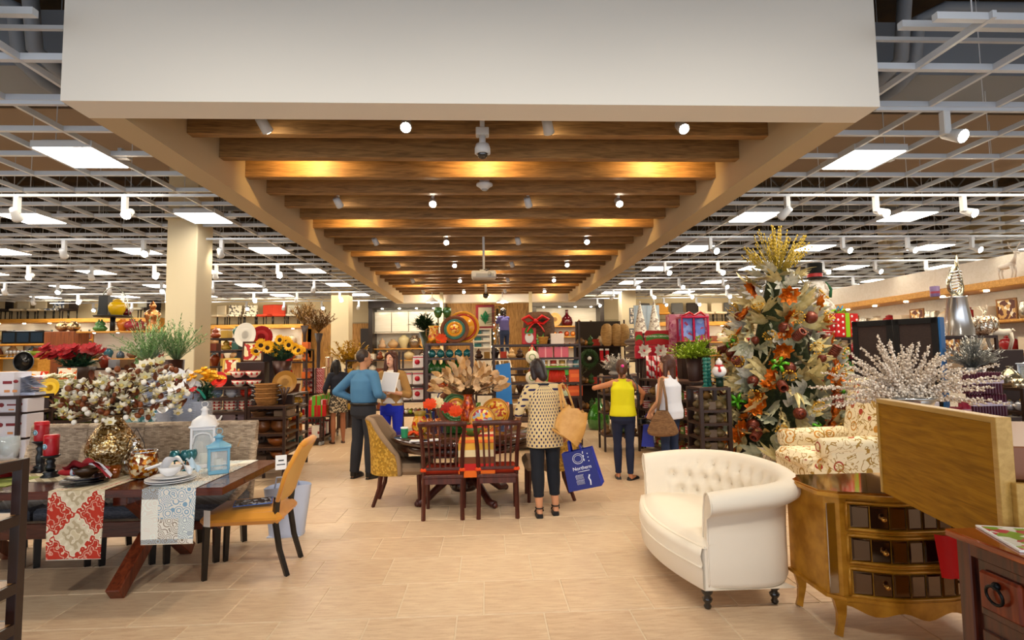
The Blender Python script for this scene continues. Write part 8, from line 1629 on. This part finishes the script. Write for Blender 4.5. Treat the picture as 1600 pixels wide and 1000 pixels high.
Rfc = Rack('display_rack', 'dark rack of striped fur cushions left of the red signs', XY(980, 10.6), XY(1005, 10.6), .45, [Zp(990, y, 10.6) for y in (640, 600, 563)])
for k in range(3): item(cachemesh(('fur_cushion', 0), lambda: MB(mat('striped_fur', 'b0a494', .95, kind='stripes', c2='6c6058', scale=1.2)).ball((0, 0, .08), 1, 16, 10, (.2, .14, .08))), 'cushion', Rfc.P(.2, .2, Zp(990, 563, 10.6) + .002 + .14 * k), ('lowest', 'middle', 'topmost')[k] + ' grey fur cushion in the pile left of the red sign', 'cushion')
for lv in range(2): Rfc.row([p_box('a8a098', .14, .2, .2, 'd8d4cc', 'stripes')], 'box', lv, 2, .2, 'grey box on the %s shelf below the fur cushions' % ('low', 'upper')[lv], 'box', 'grey boxes, %s shelf' % ('low', 'upper')[lv], x0=.1, x1=.25)
# white cone trees on a tall stand with blue backing, frames on the column
q = at(1012, 520, 12.2); t = T('display_backdrop', 'pale blue snowy backdrop panel behind the white cone trees', 'backdrop', (at(1011, 500, 12.6).x, 12.6, 0)); w_ = (at(1031, 500, 12.6).x - at(991, 500, 12.6).x) / 2; zt7 = Zp(1010, 477, 12.6)
for k in range(4): MB(mat('snow_panel', '8fa4b8', .6, kind='woodz', c2='b0c0cc', scale=20)).bx(-w_ + k * w_ / 2, -w_ + (k + 1) * w_ / 2 - .006, 0, .04, 1.2, zt7).bd('panel', t)
MB(m_rack).bx(-w_, w_, -.7, .04, 0, 1.2, .01).bd('plinth', t); zc7 = Zp(1012, 521, 12.2); MB(m_rack).bx(-w_, w_, -.7, -.005, 1.201, zc7 - .0, .01).bd('riser', t)
for i, px in enumerate((1002, 1024)):
    q = at(px, 520, 12.1); hh = at(px, (472, 470)[i], 12.1).z - zc7; t = T('cone_tree', ('left', 'right')[i] + ' white beaded cone tree above the red sign boards', 'cone tree', (q.x, 12.15, zc7 + .001)); MB(mat('white_bead_cone', 'dcd8cc', .5, kind='flecks', c2='c8c0b0', c3='8a7c70', scale=28)).lathe([(.16, 0), (.15, .02), (.02, hh * .93), (0, hh)], 20).bd('cone', t); MB(C('d8d4c8')).ball((0, 0, hh), .02).bd('tip', t)
for i, (py0, py1) in enumerate(((481, 506), (513, 539))):
    a = at(984, py1, 17.9); b = at(993, py0, 17.9); t = T('framed_photos', ('upper', 'lower')[i] + ' narrow dark framed photo grid on the far right column', 'picture', ((a.x + b.x) / 2, 17.9, a.z)); MB(C('3a4450')).bx(-(b.x - a.x) / 2, (b.x - a.x) / 2, 0, .03, 0, b.z - a.z, .005).bd('frame', t)
    for r in range(4):
        for c in range(2): MB(mat('photo_tile', '4a4444', .3, kind='flecks', c2='c8c0b0', c3='8a7a6a', scale=18)).bx(-.07 + .075 * c, -.07 + .075 * c + .065, -.006, 0, .04 + r * .12, .14 + r * .12).bd('photo', t)
    MB(C('3a4450')).bx(-.02, .02, .03, .4, .1, .14).bd('bracket', t)
# gift wrapped lantern house
q = at(1086, 532, 9.4); zq = q.z; t = T('gift_lantern', 'large glass lantern with pink frame and red bow above the topiary', 'lantern', (q.x, 9.5, zq)); w_ = .23; h_ = at(1086, 497, 9.4).z - zq; mp = C('b8204c', .3)
for x in (-w_, -.02, w_):
    for y in (-.12, .12): MB(mp).bx(x - .014, x + .014, y - .014, y + .014, 0, h_).bd('post', t)
MB(mp).bx(-w_ - .02, w_ + .02, -.14, .14, h_, h_ + .03, .004).bx(-w_ - .02, w_ + .02, -.14, .14, -.02, 0.0, .004).bd('frame_tray', t)
for k in range(2): MB(mat('blue_glass', '7088d8', .1, kind='flecks', c2='90a8e8', c3='a8486c', scale=14)).bx(-w_ + .02 + k * (w_ - .005), -.04 + k * (w_ + .0), -.10, .10, .002, h_ - .002).bd('pane', t)
MB(C('c41018', .3)).tube([(-.2, -.05, h_ + .04), (-.08, -.08, h_ + .10), (.02, -.05, h_ + .05), (.12, -.08, h_ + .11), (.22, -.05, h_ + .04)], [.02, .035, .03, .035, .02], 8, flat=.6).bd('bow', t); MB(m_rack).bx(-.25, .25, -.12, .14, -zq, -.021, .01).bd('plinth', t)
t = T('gift_box', 'tall pink patterned box behind the glass lantern', 'gift box', (at(1066, 530, 9.9).x, 9.95, 0)); MB(mat('pink_print', 'c87890', .5, kind='flecks', c2='d89cac', c3='b04868', scale=16)).bx(-.25, .5, -.1, .1, 0, at(1070, 491, 9.9).z, .01).bd('box_body', t)
# things left of the tree behind: white wire house, brown feather wreath, red ribbon
q = at(1150, 520, 8.9); t = T('leaf_spray', 'brown feathery spray with red velvet ribbon left of the gold tree', 'decoration', (q.x + .05, 8.9, 0)); mb = MB(); spray(mb, (0, 0, q.z - .05), 60, .34, .9, mat('brown_feather', '8a6a3c', .7), 10, .05, .09, .4, None, .2, 7); mb.bd('feathers', t, kind='stuff'); MB(C('a80c18', .7)).tube([(-.25, -.1, q.z - .12), (-.1, -.16, q.z - .02), (.05, -.14, q.z - .14), (.22, -.12, q.z - .08)], [.04, .09, .07, .08], 8, flat=.6).bd('ribbon', t); MB(m_rack).bx(-.2, .2, -.1, .1, 0, q.z - .2, .01).bd('plinth', t)
# --- right of the tree: present, lime bows, screen side
q = at(1317, 530, 8.9); zq = Zp(1317, 527, 8.9); t = T('gift_box', 'red gift box with white polka dots and lime ribbon right of the gold tree', 'gift box', (q.x + .02, 9.05, zq), rad_(14)); 
MB(C('c01018', .35)).bx(-.24, .24, -.2, .2, 0, .40, .01).bd('box_body', t); mb = MB(C('f0f0f0'))
for i in range(5):
    for j in range(4):
        x = -.20 + .10 * i; z = .05 + .1 * j + (.0 if i % 2 else .04)
        if z < .38 and abs(x + .0) > .05: mb.tube([(x, -.200, z), (x, -.203, z)], [.022, .021], 10)
        if i < 4 and z < .38: mb.tube([(-.24, -.15 + .1 * i, z), (-.243, -.15 + .1 * i, z)], [.022, .021], 10)
mb.bd('polka_dots', t, kind='stuff'); MB(C('8cc010', .4)).bx(-.045, .045, -.206, .206, 0, .406, .002).bd('ribbon', t); MB(C('8cc010', .4)).tube([(0, 0, .41), (-.1, -.05, .47), (-.2, 0, .43), (-.08, .02, .41)], .03, 8, flat=.5).tube([(0, 0, .41), (.1, -.05, .48), (.2, 0, .43), (.08, .02, .41)], .03, 8, flat=.5).bd('bow', t); MB(C('1c90c8', .4)).tube([(-.08, -.05, .44), (-.03, -.06, .53), (.03, -.05, .46), (.08, -.05, .54)], .012, 6).bd('blue_tinsel', t)
Rp = Rack('display_rack', 'dark rack with lime and orange ribbons under the polka dot box', (q.x - .42, 8.75), (q.x + .42, 8.75), .6, [.5, 1.0, zq - .003])
for i, (px, py, c) in enumerate(((1306, 548, '3c9c28'), (1322, 552, '5cb02c'), (1312, 572, 'd8761c'), (1330, 575, '3c8c34'), (1304, 590, '4ca02c'), (1325, 595, 'd06820'))):
    q2 = at(px, py, 8.6); t = T('ribbon_bow', ('upper left green', 'upper right lime', 'upper orange', 'middle green', 'lower left green', 'lower orange')[i] + ' glitter bow hanging under the polka dot box', 'bow', (q2.x, 8.68, q2.z)); mb = MB(C(c, .3)); [mb.tube([(0, 0, 0), (.09 * cos(a), -.03, .09 * sin(a)), (.13 * cos(a + .4), 0, .13 * sin(a + .4)), (.05 * cos(a + .8), 0, .05 * sin(a + .8))], .02, 6, flat=.5) for a in (0, 1.25, 2.5, 3.75, 5)]; mb.bd('loops', t); MB(m_rack).cyl((0, 0, 0), (0, .1, .02), .005, n=4).bd('hook', t)
for lv in range(2): Rp.row([p_box('2c7a34', .16, .2, .2, 'c01c20', 'stripes'), p_orn('c03020', .08), p_box('c8c0b8', .14, .2, .18)], 'gift_box', lv, 4, .2, 'green, red or white box on the %s shelf under the bows' % ('low', 'upper')[lv], 'gift box', 'boxes under the bows, %s shelf' % ('low', 'upper')[lv])
q = at(1280, 470, 9.6); t = T('snowman_figure', 'tall white snowman with black top hat behind the gold tree', 'figurine', (at(1275, 470, 9.4).x, 9.4, 0)); zz_ = at(1275, 520, 9.4).z; ztp = at(1275, 412, 9.4).z; MB(m_rack).bx(-.3, .3, -.2, .3, 0, zz_, .01).bd('plinth', t); hh = ztp - zz_; MB(mat('glitter_snow', 'd8d0c4', .5, kind='flecks', c2='e8e4dc', c3='b8a898', scale=20)).ball((0, 0, zz_ + hh * .26), 1, 20, 14, (.33, .28, hh * .27)).ball((0, 0, zz_ + hh * .60), 1, 18, 12, (.22, .2, hh * .17)).bd('body', t); MB(C('101010', .6)).lathe([(.2, zz_ + hh * .78), (.2, zz_ + hh * .79), (.12, zz_ + hh * .80), (.13, ztp), (0, ztp)], 20).bd('top_hat', t); MB(C('a81c1c')).lathe([(.125, zz_ + hh * .80), (.127, zz_ + hh * .85)], 20).bd('hat_band', t); MB(C('1c5a34', .7)).tube([(.15, -.05, zz_ + hh * .72), (.22, -.1, zz_ + hh * .62), (.2, -.1, zz_ + hh * .5)], .05, 8, flat=.5).bd('scarf', t)
# --- right hand silver displays
YS = 6.6; zs_ = [Zp(1560, y, YS) for y in (690, 665, 650, 608)]; zt8 = Zp(1520, 524, YS); A, B = XY(1472, YS), XY(1562, YS)
RS1 = Rack('display_rack', 'dark metal rack with silver statue and pumpkin on top, at the right', A, B, .5, [zs_[1], zt8 - .45, zt8], post=.03)
A, B = XY(1556, 6.2), XY(1680, 6.2); RS2 = Rack('display_rack', 'brown rack of silver baubles at the right frame edge', (A[0], 5.9), (B[0], 5.9), .45, [Zp(1580, y, 5.9) for y in (700, 667, 645, 607)], post=.04)
RS2.row([p_orn('b8bcc8', .055), p_orn('d8dce8', .05), p_orn('8a8480', .055)], 'silver_bauble', 1, 8, .12, 'silver bauble on the lower shelf of the rack at the right edge', 'bauble', 'silver baubles lower shelf', rows=2, dy=.13); RS2.row([p_orn('c8ccd8', .06), p_orn('e0e4f0', .055)], 'silver_bauble', 2, 7, .12, 'silver bauble on the upper shelf of the rack at the right edge', 'bauble', 'silver baubles upper shelf', rows=2, dy=.13)
RS2.row([p_orn('8a3424', .05), p_orn('585c64', .05), p_orn('d0d0d8', .05)], 'silver_bauble', 0, 8, .12, 'dark and silver bauble on the bottom shelf of the rack at the right edge', 'bauble', 'mixed baubles bottom shelf')
for i in range(7): item(cachemesh(('glass_cup', 1), lambda: MB(Cm('c8bca0', .12)).lathe([(.03, 0), (.035, .01), (.035, .10), (.032, .10), (.03, .012), (0, .012)], 14)), 'votive_glass', RS2.P(.02 + .072 * i, .1, RS2.zs[3] + .001), 'gold rimmed votive glass on the right edge rack top', 'glass', 'votive glasses on the right edge rack')
q = RS2.P(.42, .3, RS2.zs[3] + .001); lantern('lantern', 'tall white lantern behind the votive glasses at the right edge', q.x, q.y, q.z, 'd0dcf0', .15, .26, False, False)
item(p_vase('a8a898', 'demijohn', .24, Cm('b0a890', .1)), 'glass_bottle', RS2.P(.18, .32, RS2.zs[3] + .001), 'silver glass jug between the statue rack and the white lantern', 'jar')
# burgundy candle bundles stand on a table in front
YB_ = 5.3; a, b = XY(1455, YB_), XY(1568, YB_); zB = Zp(1520, 650, YB_); t = T('display_table', 'dark table under the burgundy candles behind the oak counter screen', 'display table', ((a[0] + b[0]) / 2, YB_, 0)); w_ = (b[0] - a[0]) / 2; MB(m_rack).bx(-w_, w_, -.15, .25, zB - .04, zB, .005).bd('tabletop', t)
for x in (-w_ + .03, w_ - .03):
    for y in (-.12, .22): MB(m_rack).bx(x - .02, x + .02, y - .02, y + .02, 0, zB - .04).bd('leg', t)
cm_ = cachemesh(('taper', 0), lambda: MB(mat('burgundy_wax', '4c1028', .35)).lathe([(.014, 0), (.0145, .01), (.013, .20), (.006, .215), (0, .217)], 8))
for (px, zoff, lb) in ((1535, 0, 'lower'), (1530, .222, 'upper')):
    t = T('candle_bundle', lb + ' bundle of tall burgundy taper candles with white band', 'candles', (XY(px, YB_)[0], YB_, zB + zoff + .001))
    for i in range(12):
        for j in range(3): o = bpy.data.objects.new('taper_candle', cm_); COL.objects.link(o); o.parent = t; o.location = (-.165 + .03 * i, -.04 + .03 * j, 0)
    MB(C('c8bcd0')).bx(-.185, .185, -.06, .045, .10, .135, .002).bd('paper_band', t)
for i, (px, c, h_) in enumerate(((1488, '7a0c28', .10), (1502, '8a1030', .16))): item(p_candle(c, .05, h_, 'b89098'), 'pillar_candle', (XY(px, YB_ - .08)[0], YB_ - .08, zB + .001), ('short crimson pillar candle with round label', 'taller crimson pillar candle beside the burgundy tapers')[i], 'candle')
t = T('gift_bag', 'small pale bag with orange print behind the silver bowl', 'gift bag', (XY(1478, YB_ - .1)[0], YB_ + .1, zB + .001)); MB(mat('orange_print', 'e0d4d0', .6, kind='flecks', c2='e8e0dc', c3='d8703c', scale=18)).bx(-.05, .05, -.03, .03, 0, .14, .006).bd('bag_body', t)
# statue, pumpkin, reindeer and tinsel on the statue rack
q = at(1499, 524, YS + .2); t = T('silver_statue', 'tall silver cone stand with a flame shaped ornament on top', 'decoration', (q.x, YS + .2, zt8 + .001)); h1 = at(1493, 461, YS).z - zt8; ms_ = Cm('c8c8c8', .18); MB(ms_).lathe([(.175, 0), (.17, .02), (.105, h1 - .02), (.12, h1), (0, h1)], 32).bd('cone', t)
h2 = at(1499, 394, YS).z - zt8 - h1; mf = mat('silver_gold_leaf', 'c8c0a8', .15, metal=1)
outl = [(.0, 0), (.06, .04), (.085, .12), (.08, .22), (.05, .32), (.035, .40), (.045, .5), (.05, h2)]; MB(mf).tube([(x - .01, 0, h1 + z) for x, z in outl], [.05, .05, .04, .03, .03, .03, .018, .004], 10, flat=.6).bd('flame_edge', t)
MB(mf).tube([(-.0, 0, h1), (-.09, 0, h1 + .1), (-.09, 0, h1 + .22), (-.03, 0, h1 + .36), (.02, 0, h1 + .42)], [.05, .035, .035, .03, .02], 10, flat=.6).bd('flame_edge', t)
for k in range(7): MB(ms_).tube([(-.09, -.02, h1 + .07 + .04 * k), (0, -.045, h1 + .09 + .04 * k), (.07, -.02, h1 + .08 + .04 * k)], .011, 6).bd('rib', t)
item(p_candle('5a4470', .06, .15, '8a3040'), 'pillar_candle', (at(1480, 440, YS).x, YS + .2, zt8 + h1 + .002), 'violet candle beside the silver flame ornament', 'candle', s=.9)
q = at(1540, 524, YS + .2); t = T('silver_pumpkin', 'mirrored beaded silver pumpkin beside the silver statue', 'decoration', (q.x, YS + .2, zt8 + .001)); mb = MB(mat('beaded_mirror', 'b8a890', .15, metal=.8, kind='flecks', c2='e8e0d0', c3='8a6a50', scale=60))
for k in range(10): a = k * pi / 5; mb.ball((.075 * cos(a), .075 * sin(a), .13), 1, 10, 8, (.075, .075, .13))
mb.bd('lobes', t); MB(Cm('c8bca0')).tube([(0, 0, .24), (.01, 0, .30), (.03, 0, .33)], [.02, .014, .01], 8).bd('stalk', t)
def deer(name, lb, p, s, rz, c='d8ccb8'):
    t = T(name, lb, 'figurine', p, rz); m = C(c, .4); mb = MB(m); P_ = lambda *q: [(a * s, b * s, c * s) for a, b, c in q]
    mb.tube(P_((-.16, 0, .30), (-.05, 0, .29), (.08, 0, .31), (.16, 0, .34)), [.055 * s, .06 * s, .065 * s, .05 * s], 10).tube(P_((.13, 0, .34), (.19, 0, .44), (.22, 0, .54)), [.05 * s, .03 * s, .025 * s], 8).tube(P_((.2, 0, .55), (.26, 0, .54), (.31, 0, .51)), [.03 * s, .026 * s, .014 * s], 8)
    for x, k in ((-.15, 1), (.13, -1)):
        for y in (-.035, .035): mb.tube(P_((x, y, .28), (x - .03 * k, y, .16), (x + .01 * k, y, .0)), [.032 * s, .016 * s, .012 * s], 6)
    mb.tube(P_((-.19, 0, .34), (-.23, 0, .31)), [.02 * s, .006 * s], 6).bd('body', t)
    for y in (-1, 1): MB(m).tube(P_((.2, y * .02, .57), (.17, y * .08, .66), (.2, y * .12, .76)), .008 * s, 5).tube(P_((.17, y * .08, .66), (.24, y * .09, .72)), .007 * s, 5).bd('antler', t)
    return t
q = at(1572, 545, 6.2); t = deer('reindeer', 'cream and gold reindeer on the right of the silver pumpkin', (at(1574, 545, YS).x, YS + .1, Zp(1574, 546, YS) + .001), .75, rad_(160)); tp = T('display_stand', 'narrow dark stand under the cream reindeer', 'display stand', (at(1574, 545, YS).x, YS + .1, 0)); MB(m_rack).bx(-.2, .2, -.12, .12, 0, Zp(1574, 546, YS), .01).bd('plinth', tp)
q = at(1512, 560, 6.0); t = T('tinsel_branches', 'silver grey tinsel branches in front of the silver statue', 'dried flowers', (q.x, 5.95, 0)); mb = MB(); spray(mb, (0, 0, q.z - .12), 110, .42, 1.1, mat('tinsel', '9a9c98', .3, metal=.5), 16, .012, .05, .55, None, .25, 9); mb.bd('tinsel', t, kind='stuff'); MB(Cm('a0a0a4', .3)).lathe([(.1, 0), (.12, .02), (.05, .06), (.05, q.z - .4), (.13, q.z - .1), (0, q.z - .12)], 20).bd('tall_vase', t)
# right perimeter wall with timber ledge, reindeer on it
XR = 8.35; S('wall_partition', MB(m_wht).bx(XR + .6, XR + .75, 7.6, 16.5, 0, 3.3)); zr = EYE + 1.06
t = T('display_ledge', 'timber ledge with puck lights along the right hand wall', 'ledge', (XR, 12.0, zr)); MB(m_oak).bx(-.02, .59, -4.4, 4.4, -.02, .10, .01).bd('board', t); mb = MB(m_led); [mb.cyl((.2, -4 + .9 * k, -.021), (.2, -4 + .9 * k, -.04), .04, n=8) for k in range(10)]; mb.bd('puck_lights', t, kind='stuff'); MB(m_oak).bx(.05, .59, 4.3, 4.4, -zr, -.02).bx(.05, .59, -4.4, -4.3, -zr, -.02).bd('end_panel', t)
for z in (-.55, -1.1): MB(m_oak).bx(.08, .59, -4.29, 4.29, z - .04, z, .005).bd('shelf', t)
for i in range(22):
    for sh in range(2): item([p_vase('b8a890', 'round', .3), p_frame('8a5c2c', '5a2c20', .36, .36, 'c8a060', 'flecks'), p_vase('8c2024', 'ginger', .3), p_vase('a8a8a4', 'hurricane', .28, Cm('b8b4a8', .2)), p_box('c8b8a0', .24, .24, .26)][(i * 3 + sh) % 5], ('vase', 'picture_frame', 'ginger_jar', 'hurricane_jar', 'box')[(i * 3 + sh) % 5], (XR + .3, 7.9 + .38 * i, zr - (.55, 1.1)[sh] + .002), 'homeware piece on the %s shelf of the right hand wall' % ('upper', 'lower')[sh], 'homeware', 'homeware on the right wall, %s shelf' % ('upper', 'lower')[sh], rz=-pi / 2)
q = at(1580, 440, 8.9); deer('reindeer', 'white reindeer standing on the timber ledge, upper right edge', (XR + .25, 8.55, zr + .101), .8, rad_(-95), 'd8d0c4')
t = T('cone_tree', 'small dark beaded tree with red band on the ledge, upper right edge', 'cone tree', (XR + .25, 8.05, zr + .101)); MB(mat('dark_bead_cone', '3a2420', .4, kind='flecks', c2='8a5a48', c3='c8b8a0', scale=24)).lathe([(.16, 0), (.14, .05), (.03, .46), (0, .5)], 18).bd('cone', t); MB(C('c01818')).tube([(.07 * cos(a * pi / 8), .07 * sin(a * pi / 8), .36) for a in range(16)], .016, 6, closed=True).bd('red_band', t)
# bell pendants below the rear beam
for i, px in enumerate((675, 785)):
    p = at(px, 470, 17.2); t = T('pendant_lamp', ('left', 'right')[i] + ' white bell shaped pendant lamp below the last beam', 'lamp', (p.x, p.y, p.z - .05)); MB(C('f0f0ea', .4)).lathe([(.02, .16), (.05, .14), (.10, .10), (.18, .04), (.2, 0), (.19, 0), (.09, .09)], 24).bd('shade', t); MB(mat('bulb', 'fff4dc', emit=14)).ball((0, 0, .03), .07, 12, 8).bd('bulb', t); MB(m_grey).cyl((0, 0, .15), (0, 0, 4.29 - p.z), .012, n=6).bd('cable', t)
# dark shelving filling the middle distance on the left and right
def filler(px0, px1, Y, ys, lab, cols, dens=.16, d=.5):
    R = Rack('display_rack', lab, XY(px0, Y), XY(px1, Y), d, [Zp((px0 + px1) / 2, y, Y) for y in ys]); R.cnt = 0
    for lv in range(len(ys)):
        n = max(2, int((R.w - .1) / dens)); mes = [(p_vase, (c, ('round', 'baluster', 'bottle', 'gourd')[(i + lv) % 4], dens * 1.4)) if (i + lv) % 2 else (p_box, (c, dens * .8, .2, dens * .9)) for i, c in enumerate(cols)]
        R.row([f(*a) for f, a in mes], 'homeware', lv, n, .18, 'item on shelf %s of the %s' % (('one', 'two', 'three', 'four', 'five', 'six')[lv], lab[lab.index(' ') + 1:]), 'homeware', '%s, shelf %s' % (lab[:40], ('one', 'two', 'three', 'four', 'five', 'six')[lv]))
    return R
filler(90, 250, 9.6, (640, 605, 575), 'brown rack of pottery behind the cream bouquet', ['6a4a2c', '4a6a34', 'a89c84', '7a2c1c', '8a8a90'])
filler(322, 388, 10.6, (600, 572, 548, 528), 'dark rack of pottery right of the big column', ['8a3c1c', 'c8a03c', '3c6a60', 'c8c0b4', '5a2c20'])
filler(440, 480, 12.0, (620, 592, 565, 545), 'tall rack of red goods right of the sunflowers', ['c01c1c', 'd8681c', 'c8c0b8', '6a2018', 'a8842c'])
filler(540, 620, 13.5, (640, 610, 585, 562), 'low rack of gold goods behind the blue shirted man', ['b8902c', 'c8b894', '6a4a2c', 'd8d0c0', '7a3c1c'])
filler(742, 832, 11.6, (650, 615, 585, 560), 'dark rack of gold goods behind the blue bag', ['3a2418', '8a6a2c', '1c1a1c', 'a8341c', 'c8a878'])
filler(1135, 1290, 9.3, (660, 620, 585, 555), 'plain rack of red goods behind the gold tree', ['b01c1c', 'd8d4d0', '3c7a34', 'c8a03c', '8a2c3c'])
filler(1345, 1470, 8.6, (640, 600, 560), 'plain rack of wares behind the folding screen', ['8a2c3c', 'c8c4c0', 'a89c94', '6a1c24'])
filler(1420, 1560, 10.5, (640, 600, 565, 530), 'plain rack of silver goods behind the silver statue', ['a8a8ac', 'c8c0b4', '8a8480', '6a3030'])
